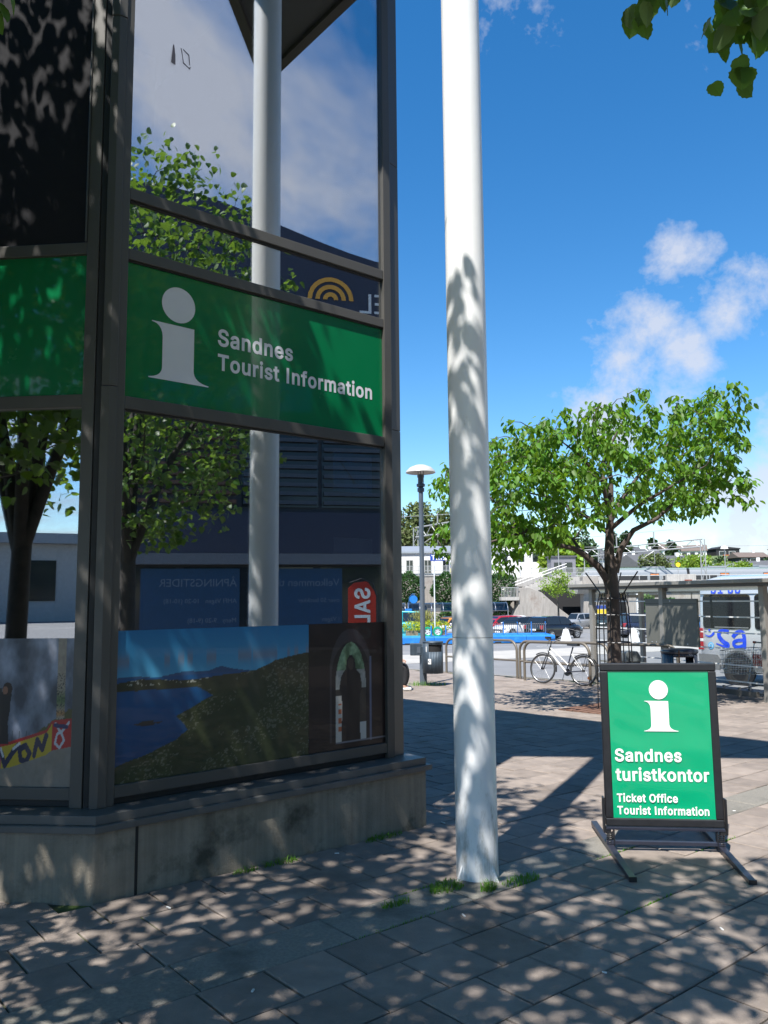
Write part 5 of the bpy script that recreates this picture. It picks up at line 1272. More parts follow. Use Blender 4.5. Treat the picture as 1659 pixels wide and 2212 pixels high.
for s in (-1, 1):
    bmesh_obj(MB().tube([bb + Vector((0, 0.03 * s, 0)), Vector((0, 0.055 * s, WR))], 0.010, 8), 'chain_stay', steel_d)
    bmesh_obj(MB().tube([seat_t + Vector((0, 0.02 * s, -0.05)), Vector((0, 0.055 * s, WR))], 0.008, 8), 'seat_stay', bikew)
    bmesh_obj(MB().tube([head_b, head_b + Vector((0.025, 0.05 * s, -0.05)), Vector((1.0, 0.05 * s, 0.52)), Vector((WB, 0.05 * s, WR))], 0.012, 8), 'fork_blade', bikek)
bmesh_obj(MB().tube([head_t, head_t + Vector((-0.02, 0, 0.13)), head_t + Vector((0.05, 0, 0.16))], 0.014, 8), 'stem', bikek)
hb = head_t + Vector((0.05, 0, 0.16))
bmesh_obj(MB().tube([hb + Vector((-0.13, -0.28, 0.0)), hb + Vector((-0.03, -0.2, 0.03)), hb, hb + Vector((-0.03, 0.2, 0.03)), hb + Vector((-0.13, 0.28, 0.0))], 0.013, 8), 'handlebar', bikek)
bmesh_obj(MB().cbox((hb.x + 0.03, -0.02, hb.z + 0.05), (0.08, 0.16, 0.05)), 'handlebar_bag', bikek, smooth=None)
sd_ = MB()
sd_.loft([[(seat_t.x - 0.17, y, 0.90 + z) for y, z in ((-.075, 0), (.075, 0), (.06, .05), (-.06, .05))],
          [(seat_t.x - 0.06, y, 0.89 + z) for y, z in ((-.07, 0), (.07, 0), (.05, .055), (-.05, .055))],
          [(seat_t.x + 0.12, y, 0.90 + z) for y, z in ((-.02, 0), (.02, 0), (.015, .03), (-.015, .03))]])
bmesh_obj(sd_, 'saddle', bikek)
rk = MB()
for s in (-1, 0, 1):
    rk.tube([(0.24, 0.05 * s, 0.735), (-0.19, 0.05 * s, 0.73)], 0.006, 6)
for s in (-1, 1):
    rk.tube([(-0.10, 0.05 * s, 0.73), (0.0, 0.06 * s, WR)], 0.006, 6)
rk.tube([(-0.19, -0.05, 0.73), (-0.19, 0.05, 0.73)], 0.006, 6)
bmesh_obj(rk, 'luggage_rack', bikek)
bmesh_obj(MB().lathe([(0.0, -0.004), (0.085, -0.004), (0.085, 0.004), (0, 0.004)], 20, Matrix.Translation((bb.x, -0.055, bb.z)) @ YM), 'chainring', bikek)
for s in (-1, 1):
    bmesh_obj(MB().tube([(bb.x, s * 0.075, bb.z), (bb.x + s * 0.05, s * 0.08, bb.z - 0.16 * s - 0.02)], 0.010, 6), 'crank', alum)
    bmesh_obj(MB().cbox((bb.x + s * 0.05, s * 0.13, bb.z - 0.16 * s - 0.02), (0.09, 0.09, 0.022)), 'pedal', bikek, smooth=None)
for s in (0.0, WB):
    mg = MB().tube([(s + (WR + 0.022) * math.cos(a), 0, WR + (WR + 0.022) * math.sin(a)) for a in [R(x) for x in (range(50, 190, 10) if s == 0 else range(60, 200, 10))]], 0.014, 6)
    bmesh_obj(mg, 'mudguard', bikek)
bmesh_obj(MB().lathe([(0, -0.006), (0.036, -0.006), (0.036, 0.006), (0, 0.006)], 16, Matrix.Translation((-0.13, -0.015, 0.19)) @ YM), 'reflector', orange)
bmesh_obj(MB().tube([hb + Vector((-0.08, -0.15, 0.0)), hb + Vector((0.08, -0.12, -0.03)), hb + Vector((0.06, -0.03, -0.22)), Vector((0.93, 0, 0.75))], 0.004, 5), 'brake_cable', bikek)

# ------------------------------------------------------------------ seated person beyond the office corner
skin = pm('skin', (0.52, 0.31, 0.22), 0.5, var=0.05)
shirtm = pm('white_shirt', (0.72, 0.72, 0.72), 0.8, var=0.06)
trous = pm('black_trousers', (0.014, 0.014, 0.016), 0.8)
hairm = pm('brown_hair', (0.06, 0.035, 0.02), 0.6)
shoem = pm('white_shoe', (0.65, 0.63, 0.6), 0.6)


def skin_body(name, verts, edges, radii, mat, parent, root=0, sub=2):
    me = bpy.data.meshes.new(name)
    me.from_pydata(verts, edges, [])
    o = bpy.data.objects.new(name, me)
    link(o, parent)
    m = o.modifiers.new('skin', 'SKIN')
    m.use_smooth_shade = True
    sv = me.skin_vertices[0].data if me.skin_vertices else None
    if sv is None:
        bm = bmesh.new()
        bm.from_mesh(me)
        bm.verts.layers.skin.verify()
        bm.to_mesh(me)
        bm.free()
        sv = me.skin_vertices[0].data
    for i, r in enumerate(radii):
        sv[i].radius = (r, r) if not isinstance(r, tuple) else r
        sv[i].use_root = (i == root)
    s = o.modifiers.new('sub', 'SUBSURF')
    s.levels = sub
    s.render_levels = sub
    me.materials.append(mat)
    return o


def seated_person(loc, rz):
    t = thing('person', 'person in white top and black trousers seated beyond the office corner', 'person', loc, rz)
    # x forward; pelvis on a 0.45 m seat
    V = [(0, 0, 0.54), (-0.02, 0, 0.70), (-0.03, 0, 0.90), (-0.02, 0, 1.06), (0.0, 0, 1.16), (0.02, 0, 1.26), (0.03, 0, 1.36),
         (0, -0.10, 0.53), (0.42, -0.11, 0.53), (0.43, -0.11, 0.30), (0.40, -0.11, 0.08), (0.53, -0.11, 0.045),
         (0, 0.10, 0.53), (0.42, 0.13, 0.53), (0.45, 0.13, 0.30), (0.40, 0.13, 0.08), (0.53, 0.13, 0.045),
         (-0.02, -0.19, 1.04), (0.10, -0.25, 0.80), (0.30, -0.20, 0.66), (-0.02, 0.19, 1.04), (0.10, 0.25, 0.80), (0.30, 0.18, 0.66)]
    E_ = [(0, 1), (1, 2), (2, 3), (3, 4), (4, 5), (5, 6), (0, 7), (7, 8), (8, 9), (9, 10), (10, 11), (0, 12), (12, 13), (13, 14), (14, 15), (15, 16),
          (3, 17), (17, 18), (18, 19), (3, 20), (20, 21), (21, 22)]
    rad = [0.13, 0.13, 0.14, 0.10, 0.052, 0.085, 0.07, 0.095, 0.068, 0.058, 0.042, 0.034, 0.095, 0.068, 0.058, 0.042, 0.034,
           0.06, 0.045, 0.032, 0.06, 0.045, 0.032]
    skin_body('body', V, E_, rad, skin, t)
    skin_body('top', [V[i] for i in (0, 1, 2, 3)] + [(-0.01, 0, 1.10), (-0.02, -0.19, 1.05), (0.10, -0.25, 0.80), (0.24, -0.215, 0.70), (-0.02, 0.19, 1.05), (0.10, 0.25, 0.80), (0.24, 0.20, 0.70)],
              [(0, 1), (1, 2), (2, 3), (3, 4), (3, 5), (5, 6), (6, 7), (3, 8), (8, 9), (9, 10)], [0.15, 0.15, 0.16, 0.12, 0.07, 0.075, 0.06, 0.05, 0.075, 0.06, 0.05], shirtm, t)
    skin_body('trousers', [(0, 0, 0.56)] + [V[i] for i in (7, 8, 9)] + [(0.40, -0.11, 0.11)] + [V[i] for i in (12, 13, 14)] + [(0.40, 0.13, 0.11)],
              [(0, 1), (1, 2), (2, 3), (3, 4), (0, 5), (5, 6), (6, 7), (7, 8)], [0.145, 0.11, 0.082, 0.072, 0.06, 0.11, 0.082, 0.072, 0.06], trous, t)
    for y in (-0.11, 0.13):
        skin_body('shoe', [(0.36, y, 0.05), (0.45, y, 0.05), (0.56, y, 0.04)], [(0, 1), (1, 2)], [0.045, 0.05, 0.04], shoem, t)
        hy = -0.20 if y < 0 else 0.18
        ps = [(0.29, hy, 0.66), (0.36, hy * 0.97, 0.655)]
        ed, rd = [(0, 1)], [0.028, 0.036]
        for k in range(4):
            b0 = (0.385, hy + (k - 1.5) * 0.019, 0.648)
            i0 = len(ps)
            ps += [b0, (0.425 - abs(k - 1.4) * 0.004, hy + (k - 1.5) * 0.020, 0.632), (0.44 - abs(k - 1.4) * 0.006, hy + (k - 1.5) * 0.020, 0.605)]
            ed += [(1, i0), (i0, i0 + 1), (i0 + 1, i0 + 2)]
            rd += [0.011, 0.009, 0.008]
        i0 = len(ps)
        ps += [(0.34, hy * 0.80, 0.645), (0.375, hy * 0.76, 0.63)]
        ed += [(0, i0), (i0, i0 + 1)]
        rd += [0.011, 0.009]
        skin_body('hand', ps, ed, rd, skin, t)
    skin_body('hair', [(-0.01, 0, 1.28), (-0.005, 0, 1.37), (0.02, 0, 1.42)], [(0, 1), (1, 2)], [0.075, 0.092, 0.06], hairm, t)
    fc = MB()
    fc.cbox((0.125, 0, 1.305), (0.03, 0.022, 0.04))
    fc.obj('nose', skin, t, bevel=0.008)
    for y in (-0.032, 0.032):
        MB().lathe([(0, 0.006), (0.009, 0.002), (0.010, 0)], 10, fr((0.108, y, 1.335), (0, 1, 0), (0, 0, 1), (1, 0, 0))).obj('eye', bikek, t)
    MB().cbox((0.112, 0, 1.262), (0.008, 0.05, 0.01)).obj('mouth', pm('lips', (0.35, 0.13, 0.1), 0.5), t)
    return t


seated_person((0.02, 17.9, gz(17.9)), R(-3))
bnch = thing('bench', 'plain timber bench beyond the office corner under the seated person', 'bench', (-0.35, 17.9, gz(17.9)))
timber = pm('bench_timber', (0.22, 0.14, 0.08), 0.7, var=0.2, scale=8)
for k in range(4):
    MB().box((-1.1, -0.22 + k * 0.115, 0.40), (0.62, -0.12 + k * 0.115, 0.44)).obj('seat_slat', timber, bnch, bevel=0.006)
for x in (-0.95, 0.47):
    MB().box((x - 0.03, -0.2, 0.0), (x + 0.03, 0.22, 0.40)).obj('leg', blackm, bnch, bevel=0.004)
# ------------------------------------------------------------------ foliage tools
T_HEART = (np.array([(0, 0, 0), (0.02, .26, .03), (.26, .47, .05), (.66, .34, .0), (1.08, 0, -.16), (.66, -.34, .0), (.26, -.47, .05), (0.02, -.26, .03), (.3, 0, -.03), (.68, 0, -.06)]),
           [(0, 8, 2, 1), (8, 9, 3, 2), (9, 4, 3), (0, 7, 6, 8), (8, 6, 5, 9), (9, 5, 4)])
T_OVAL = (np.array([(0, 0, 0), (.3, .24, .05), (.7, .20, .0), (1.0, 0, -.14), (.7, -.20, .0), (.3, -.24, .05), (.35, 0, -.02), (.7, 0, -.05)]),
          [(0, 6, 1), (6, 7, 2, 1), (7, 3, 2), (0, 5, 6), (6, 5, 4, 7), (7, 4, 3)])
T_QUAD = (np.array([(0, 0, 0), (.5, .38, .06), (1.0, 0, -.08), (.5, -.38, .06)]), [(0, 3, 1), (3, 2, 1)])


def unit(a):
    return a / np.maximum(np.linalg.norm(a, axis=-1, keepdims=True), 1e-9)


def leaf_mesh(name, C, D, N, L, tpl, mat, W=None):
    """one mesh of many leaves: C bases, D pointing directions, N face normals, L lengths"""
    D = unit(np.asarray(D, float))
    S = unit(np.cross(N, D))
    U = np.cross(D, S)
    tv, tf = tpl
    L = np.asarray(L, float)[:, None, None]
    W = L if W is None else np.asarray(W, float)[:, None, None]
    pts = C[:, None, :] + L * tv[None, :, 0:1] * D[:, None, :] + W * tv[None, :, 1:2] * S[:, None, :] + L * tv[None, :, 2:3] * U[:, None, :]
    n, k = len(C), len(tv)
    faces = []
    tot = np.concatenate([np.array(f) for f in tf])
    lens = np.array([len(f) for f in tf])
    allv = (np.arange(n)[:, None] * k + tot[None, :]).ravel()
    alll = np.tile(lens, n)
    me = bpy.data.meshes.new(name)
    me.vertices.add(n * k)
    me.vertices.foreach_set('co', pts.reshape(-1).astype(np.float32))
    me.loops.add(len(allv))
    me.loops.foreach_set('vertex_index', allv.astype(np.int32))
    me.polygons.add(len(alll))
    st = np.concatenate([[0], np.cumsum(alll)[:-1]])
    me.polygons.foreach_set('loop_start', st.astype(np.int32))
    me.polygons.foreach_set('use_smooth', np.ones(len(alll), bool))
    me.update(calc_edges=True)
    me.materials.append(mat)
    return me


def ob(me, name, parent, kind=None):
    o = bpy.data.objects.new(name, me)
    link(o, parent)
    if kind:
        o['kind'] = kind
    return o


def grow_to(mb, skel, targets, r0=0.018, sag=0.06, rng=None, n=6):
    """thin branches from the nearest existing wood to each leaf cluster"""
    rng = rng or np.random.default_rng(1)
    sk = [np.array(p) for p in skel]
    order = sorted(range(len(targets)), key=lambda i: min(np.sum((targets[i] - p) ** 2) for p in sk))
    for i in order:
        t = targets[i]
        arr = np.array(sk)
        dd = np.sum((arr - t) ** 2, 1) + np.maximum(0, arr[:, 2] - t[2]) ** 2 * 0.6
        b = arr[int(np.argmin(dd))]
        ln = np.linalg.norm(t - b)
        if ln < 0.04:
            continue
        m1 = b + (t - b) * 0.4 + rng.normal(0, 0.06, 3) * ln + np.array([0, 0, sag * ln])
        m2 = b + (t - b) * 0.75 + rng.normal(0, 0.05, 3) * ln + np.array([0, 0, sag * ln * 0.8])
        rr = min(r0, 0.004 + 0.010 * ln)
        mb.tube([b, m1, m2, t], [rr, rr * 0.8, rr * 0.55, rr * 0.25], n, cap=False)
        sk += [m1, m2, t]
    return sk


barkm = pm('bark', (0.085, 0.07, 0.055), 0.9, var=0.45, scale=9, bump=0.9, bscale=26, dirt=(0.16, 0.15, 0.12), dscale=6, dthr=0.58)
bark_d = pm('dark_bark', (0.05, 0.043, 0.036), 0.9, var=0.4, scale=9, bump=0.8, bscale=26)
bark_c = pm('cherry_bark', (0.07, 0.052, 0.042), 0.75, var=0.4, scale=7, bump=0.8, bscale=30, dirt=(0.22, 0.19, 0.15), dscale=8, dthr=0.6)
lime_l = leafmat('lime_leaf', (0.075, 0.15, 0.028), (0.20, 0.34, 0.03), 0.42, 0.38, 0.3, under=(0.13, 0.19, 0.085))
cherry_l = leafmat('cherry_leaf', (0.085, 0.185, 0.02), (0.24, 0.42, 0.02), 0.5, 0.42, 0.45)


def lime_tree(loc, label, c, rad, nclu, per, seed, keep=None, forks=None, trunk_r=0.13, fork_h=2.6, extra=None):
    rng = np.random.default_rng(seed)
    t = thing('lime_tree', label, 'tree', loc, 0, 'lime trees on the square')
    c, rad = np.array(c), np.array(rad)
    C = []
    while len(C) < nclu:
        p = rng.uniform(-1, 1, 3)
        q = np.linalg.norm(p)
        if q > 1 or rng.random() > 0.35 + 0.65 * q:
            continue
        w = c + p * rad
        if keep is not None and not keep(w + np.array(loc)):
            continue
        C.append(w)
    for ec, er, en in (extra or []):
        k = 0
        while k < en:
            p = rng.uniform(-1, 1, 3)
            if np.linalg.norm(p) > 1:
                continue
            w = np.array(ec) - np.array(loc) + p * np.array(er)
            k += 1
            if keep is None or keep(w + np.array(loc)):
                C.append(w)
    nclu = len(C)
    C = np.array(C)
    tr = MB()
    tr.tube([(0, 0, -0.1), (0.01, 0, 0.25), (0, 0.02, 1.2), (0.02, 0, fork_h)], [trunk_r * 1.35, trunk_r * 1.05, trunk_r, trunk_r * 0.92], 14)
    tr.obj('trunk', bark_d, t, smooth=60)
    skel = []
    lb = MB()
    for k, (fx, fy, fz) in enumerate(forks):
        e = np.array((fx, fy, fz))
        p0 = np.array((0, 0, fork_h - 0.15))
        m = p0 + (e - p0) * 0.5 + np.array((fx, fy, 0)) * -0.12
        pts = [p0, p0 * 0.6 + m * 0.4 + np.array((0, 0, 0.1)), m, m * 0.4 + e * 0.6, e]
        r_ = trunk_r * 0.72
        lb.tube(pts, [r_, r_ * 0.85, r_ * 0.6, r_ * 0.4, r_ * 0.15], 10)
        for a, b in zip(pts[1:-1], pts[2:]):
            skel += [a, (a + b) / 2]
        skel.append(e)
    lb.obj('limbs', bark_d, t, smooth=60)
    br = MB()
    grow_to(br, skel, C[rng.permutation(len(C))[:min(170, len(C))]], 0.03, 0.05, rng, 5)
    tag(br.obj('branches', bark_d, t), kind='stuff')
    n = nclu * per
    ci = np.repeat(np.arange(nclu), per)
    off = rng.normal(0, 1, (n, 3)) * np.array([0.20, 0.20, 0.15]) * (1.35 if nclu < 250 else 1.0)
    P_ = C[ci] + off
    if keep is not None:
        kk = np.array([keep(p + np.array(loc)) for p in P_])
        P_ = P_[kk]
    n = len(P_)
    D = rng.normal(0, 1, (n, 3)) * np.array([1, 1, 0.6]) + np.array([0, 0, -0.75])
    N = rng.normal(0, 0.65, (n, 3)) + np.array([0, 0, 1.0])
    me = leaf_mesh('crown', P_, D, N, rng.uniform(0.075, 0.125, n), T_HEART if n < 4000 else (T_HEART[0], T_HEART[1]), lime_l)
    ob(me, 'crown', t, 'stuff')
    return t


def clear_view(p):
    """the canopy is trained up and back over the walkway in front of the office"""
    x, y, z = p
    k = z - 0.55                        # gap cut in the crowns so the pavement sign gets full sun
    if abs(x + 0.259 * k - 1.98) < 0.72 and abs(y + 0.555 * k - 5.8) < 0.55:
        return False
    if y < 0.15:
        return True
    d = math.hypot(x, y)
    if abs(math.degrees(math.atan2(x, y))) > 31:
        return True
    return z > CAM_H + 0.98 * d + 0.25


def clear_left(p):
    return clear_view(p) and not (p[1] > 4.35 and p[2] < 8.9 and p[0] > -6.5)


lime_tree((-4.86, 1.56, gz(1.56)), 'forked lime tree beside the office, seen mirrored in its left pane', (1.0, 0.4, 5.9), (4.3, 3.7, 3.3), 560, 42, 21, clear_left,
          [(-0.9, 0.4, 6.5), (0.9, -0.3, 7.0), (2.6, 0.4, 6.6), (-2.2, -1.0, 5.5), (1.2, 1.8, 6.4)], 0.115, 2.35, extra=[((-3.3, 3.0, 7.0), (1.9, 1.25, 1.7), 85), ((-4.6, 2.6, 5.2), (1.6, 1.5, 1.4), 60)])  # extra leaf clusters, the first added to shade the dark wall panel
lime_tree((5.6, 1.2, gz(1.2)), 'sunlit lime tree mirrored in the large upper pane', (0.0, 0.0, 5.9), (2.7, 2.7, 3.4), 330, 30, 22, clear_view,
          [(0.3, 0.3, 8.4), (-1.6, 0.5, 6.5), (1.5, -0.8, 6.0), (0.5, 1.7, 5.8), (-0.6, -1.8, 6.2)], 0.13, 2.4)
lime_tree((-0.9, -2.6, gz(-2.6)), 'lime tree arching over the foreground paving', (0.9, 2.3, 6.0), (3.1, 2.9, 2.0), 125, 52, 23, clear_view,
          [(0.5, 2.6, 6.6), (2.4, 2.0, 6.0), (-1.2, 2.4, 6.2), (0.6, 0.6, 7.2), (-1.6, 0.4, 5.6)], 0.13, 3.0)

# low bough of the right-hand lime: single leaves hanging into the view
bgh = thing('hanging_bough', 'leafy bough hanging into the top right corner of the view', 'bough', (1.25, 2.6, 3.51))
tw = MB()
tw.tube([(2.6, -1.3, 1.4), (1.4, -0.7, 1.15), (0.6, -0.25, 0.80), (0.15, 0.0, 0.42), (0.02, 0.02, 0.18)], [0.03, 0.022, 0.014, 0.008, 0.004], 8)
tw.tube([(0.9, -0.4, 0.95), (0.3, -0.1, 0.75), (-0.10, 0.0, 0.52), (-0.26, 0.02, 0.35)], [0.014, 0.009, 0.006, 0.003], 6)
tw.tube([(0.6, -0.25, 0.8), (0.45, -0.05, 0.5), (0.34, 0.0, 0.20), (0.30, 0.0, -0.02)], [0.012, 0.008, 0.005, 0.003], 6)
tw.obj('twigs', bark_d, bgh, smooth=60)
lrng = np.random.default_rng(4)
LM_ = []
for k in range(6):
    ang = np.linspace(0, math.pi, 13)
    half = []
    for a_ in ang:                      # heart-shaped half outline with a drawn-out tip and small teeth
        x_ = 0.44 - 0.50 * math.cos(a_) * (1.0 if a_ < 2.2 else 1.0 + 0.22 * (a_ - 2.2))
        y_ = 0.50 * math.sin(a_) ** 0.8 * (1.12 - 0.30 * x_)
        half.append((x_ - (0.05 if a_ == 0 else 0.0), y_))
    half = [(hx_ + lrng.normal(0, 0.006), hy_ * (1 + 0.05 * (-1) ** q)) for q, (hx_, hy_) in enumerate(half)]
    half[0] = (0.0, 0.0)
    half[-1] = (1.12, 0.0)
    cup, curl, tw_ = lrng.uniform(-0.25, 0.45), lrng.uniform(-0.35, 0.1), lrng.uniform(-0.25, 0.25)

    def lz(x_, y_):
        return cup * y_ * y_ + curl * x_ * x_ * 0.5 + tw_ * x_ * y_ + 0.02 * math.sin(18 * x_ + 6 * abs(y_)) * abs(y_)
    vs, fs = [], []
    for sg_ in (1, -1):
        b_ = len(vs)
        for hx_, hy_ in half:
            mx_ = min(max(hx_, 0.0), 1.12)
            for t_ in (0.0, 0.5, 1.0):
                px_, py_ = mx_ + (hx_ - mx_) * t_, sg_ * hy_ * t_
                vs.append((px_, py_, lz(px_, py_) - (0.025 if t_ == 0 else 0)))
        for q in range(len(half) - 1):
            for t_ in range(2):
                f_ = (b_ + q * 3 + t_, b_ + q * 3 + t_ + 1, b_ + q * 3 + t_ + 4, b_ + q * 3 + t_ + 3)
                fs.append(f_ if sg_ < 0 else f_[::-1])
    LM_.append(MB().add(vs, fs).mesh('leaf', lime_l, 80))


def hang_leaf(p, L, parent):
    d = Vector((lrng.normal(0, 0.35), lrng.normal(0, 0.35), -1)).normalized()
    nrm = Vector((lrng.normal(0, 0.8), lrng.normal(0, 0.8) - 0.6, 0.35)).normalized()
    s = nrm.cross(d).normalized()
    u = d.cross(s)
    M = fr(p, d, s, u) @ Matrix.Scale(L, 4)
    inst(LM_[int(lrng.integers(0, 6))], 'leaf', parent, M)


spots = [(-0.28, .30, 9, .10), (-0.17, .40, 7, .10), (-0.05, .42, 7, .10), (0.03, .22, 10, .09), (0.05, .10, 9, .08), (0.12, .30, 9, .10), (0.22, .38, 8, .1),
         (0.28, .10, 9, .08), (0.30, .0, 6, .06), (0.33, .22, 10, .10), (0.36, .36, 9, .10), (0.45, .2, 8, .10), (0.42, .05, 6, .08), (0.5, .35, 8, .1), (0.15, .18, 5, .06)]
for x, z, n_, s_sp in spots:
    for _ in range(int(n_ * 2.1)):
        p = (x + lrng.normal(0, s_sp * 0.45), lrng.normal(0, 0.10), z + lrng.normal(0, s_sp * 0.6) + 0.03)
        if p[0] < -0.34:
            continue
        hang_leaf(p, lrng.uniform(0.060, 0.092), bgh)
tip = thing('branch_tip', 'single leafy branch tip poking in at the top left corner', 'bough', (-1.79, 3.42, 4.38))
MB().tube([(-1.6, -0.9, 1.0), (-0.7, -0.35, 0.6), (-0.1, 0, 0.15), (0.02, 0, 0.02)], [0.02, 0.012, 0.006, 0.003], 6).obj('twigs', bark_d, tip)
for p in ((0.03, 0, 0.03), (-0.03, 0, 0.06), (0.0, 0.03, 0.0), (-0.08, 0, 0.10), (-0.05, 0.03, -0.06), (0.06, 0.02, 0.1)):
    hang_leaf(p, 0.09, tip)

# ------------------------------------------------------------------ young street tree in a guard
TX, TY = 3.96, 14.0
stt = thing('street_tree', 'young street tree with drooping leaves behind the green sign', 'tree', (TX, TY, gz(TY)))


def cp(x, y, dy=0.0):
    return np.array(((x - 880) * 0.00355, dy, 5.90 - 0.00355 * y))


tk = MB()
tk.tube([(0.02, 0, -0.1), (0.02, 0, 0.15), (0.0, 0, 0.8), (0.01, 0, 1.5), (0.0, 0, 2.15), (-0.02, 0, 2.7), (0.03, 0.02, 3.4), (0.08, 0.05, 4.0), (0.0, 0.08, 4.6)],
        [0.15, 0.13, 0.118, 0.112, 0.125, 0.085, 0.06, 0.04, 0.015], 18)
tk.obj('trunk', bark_c, stt, smooth=70)
limbs = [[cp(870, 1050), cp(815, 970, -.05), cp(740, 910, -.12), cp(680, 880, -.2), cp(610, 868, -.3), cp(460, 800, -.5), cp(310, 775, -.6)],
         [cp(770, 940, -.1), cp(735, 880, .1), cp(710, 830, .2), cp(760, 780, .3), cp(700, 640, .5)],
         [cp(900, 1000), cp(925, 890, -.05), cp(985, 795, -.15), cp(1090, 742, -.3), cp(1200, 640, -.4), cp(1330, 560, -.4)],
         [cp(880, 760, .0), cp(960, 640, .25), cp(1080, 500, .5), cp(1250, 330, .6), cp(1370, 220, .6)],
         [cp(880, 700), cp(830, 560, -.3), cp(700, 450, -.7), cp(560, 360, -.9)],
         [cp(890, 620), cp(860, 470, .2), cp(930, 330, .2), cp(990, 220, .2)],
         [cp(870, 800), cp(780, 690, .5), cp(640, 590, .9), cp(420, 540, 1.0)],
         [cp(890, 780), cp(990, 680, -.5), cp(1120, 600, -.9), cp(1250, 520, -1.1)],
         [cp(610, 868, -.3), cp(480, 830, .1), cp(380, 700, .2), cp(250, 560, .2), cp(120, 520, .1)],
         [cp(460, 800, -.5), cp(280, 850, -.4), cp(130, 850, -.3), cp(40, 830, -.2)]]
skel = []
for k, L_ in enumerate(limbs):
    r_ = (0.075, 0.045, 0.065, 0.05, 0.045, 0.045, 0.045, 0.045, 0.03, 0.025)[k]
    lm = MB()
    lm.tube(L_, [r_ * (1 - 0.82 * i / (len(L_) - 1)) for i in range(len(L_))], 10)
    lm.obj('limb', bark_c, stt, smooth=70)
    for a, b in zip(L_[:-1], L_[1:]):
        for s in (0.25, 0.5, 0.75, 1.0):
            skel.append(a + (b - a) * s)
rng = np.random.default_rng(8)
topx = [0, 40, 140, 290, 350, 600, 730, 800, 880, 1000, 1070, 1110, 1250, 1330, 1400, 1430, 1525, 1540]
topy = [790, 480, 400, 350, 270, 235, 200, 260, 205, 170, 240, 190, 130, 150, 85, 165, 205, 500]
botx = [0, 60, 100, 200, 290, 350, 400, 560, 640, 760, 880, 1000, 1100, 1180, 1300, 1470, 1540]
boty = [900, 930, 760, 800, 930, 985, 930, 890, 870, 760, 700, 690, 720, 745, 745, 715, 610]
cl = []
while len(cl) < 640:
    x = rng.uniform(15, 1530)
    y = rng.uniform(80, 985)
    if not (np.interp(x, topx, topy) < y - 12 and y < np.interp(x, botx, boty) - 25):
        continue
    # airier in the middle and upper right
    if 860 < x < 1250 and 300 < y < 520 and rng.random() < 0.55:
        continue
    if 760 < x < 1100 and 520 < y and rng.random() < 0.45:
        continue
    if x < 270 and rng.random() < 0.72:
        continue
    hy = 1.9 * math.sqrt(max(0.04, 1 - ((x - 790) / 790) ** 2))
    p = cp(x, y, rng.uniform(-hy, hy))
    if cl and min(np.sum((p - q) ** 2) for q in cl) < 0.10 ** 2:
        continue
    cl.append(p)
for x, y in ((1480, 330), (1465, 420), (1400, 110), (1395, 150), (60, 520), (45, 515), (80, 640), (60, 790), (30, 860), (75, 900), (310, 960), (355, 965), (400, 960)):
    cl.append(cp(x, y, rng.uniform(-.3, .3)))
cl = np.array(cl)
br = MB()
grow_to(br, skel, cl, 0.016, 0.10, rng, 5)
tag(br.obj('branches', bark_c, stt), kind='stuff')
per = 17
ci = np.repeat(np.arange(len(cl)), per)
n = len(ci)
az_ = rng.uniform(0, 6.283, n)
el = rng.uniform(-1.15, 0.1, n)
D = np.stack([np.cos(az_) * np.cos(el), np.sin(az_) * np.cos(el), np.sin(el) - 0.45], -1)
D = unit(D)
P_ = cl[ci] + rng.normal(0, 1, (n, 3)) * np.array([0.065, 0.065, 0.055]) + D * 0.02
side = np.cross(D, np.array([0, 0, 1.0]))
N = np.cross(side, D) * -1 + rng.normal(0, 0.25, (n, 3))
N = np.where((N[:, 2] < 0)[:, None], -N, N)
L_l = rng.uniform(0.08, 0.165, n)
order = np.argsort(P_[:, 1])
frt, rest = order[:300], order[300:]
ob(leaf_mesh('crown', P_[rest], D[rest], N[rest], L_l[rest], T_OVAL, cherry_l), 'crown', stt, 'stuff')
ML_ = MB().add([tuple(p) for p in T_OVAL[0]], T_OVAL[1]).mesh('leaf', cherry_l, 80)
for i in frt:
    d = Vector(D[i])
    s = Vector(N[i]).cross(d).normalized()
    inst(ML_, 'leaf', stt, fr(P_[i], d, s, d.cross(s)) @ Matrix.Scale(float(L_l[i]), 4))

gd = thing('tree_guard', 'black steel tree guard with splayed arms round the young trunk', 'tree guard', (TX, TY, gz(TY)))
for k in range(4):
    a = R(45 + 90 * k + 8)
    ca, sa = math.cos(a), math.sin(a)
    for off in (-0.06, 0.06):
        ox, oy = -sa * off, ca * off
        prof = [(0.30, 0.0), (0.28, 1.35), (0.26, 1.75), (0.20, 2.0)]
        MB().tube([(ca * r_ + ox, sa * r_ + oy, z_) for r_, z_ in prof], 0.010, 6).obj('upright', blackm, gd)
    MB().tube([(ca * 0.20, sa * 0.20, 1.98), (ca * 0.30, sa * 0.30, 2.12), (ca * 0.47, sa * 0.47, 2.36)], 0.012, 6).obj('splayed_arm', blackm, gd)
for z_, r_ in ((0.35, 0.295), (1.15, 0.285), (1.62, 0.27), (1.9, 0.22)):
    MB().tube([(r_ * math.cos(R(45 * j + 8)), r_ * math.sin(R(45 * j + 8)), z_) for j in range(8)], 0.013, 6, closed=True).obj('hoop', blackm, gd)
rustm = pm('rusty_grate', (0.13, 0.065, 0.04), 0.9, var=0.4, scale=14, bump=0.4)
gr = thing('tree_grate', 'rusty tree pit grate round the foot of the young street tree', 'grate', (TX, TY, gz(TY) + 0.004), R(39.6))
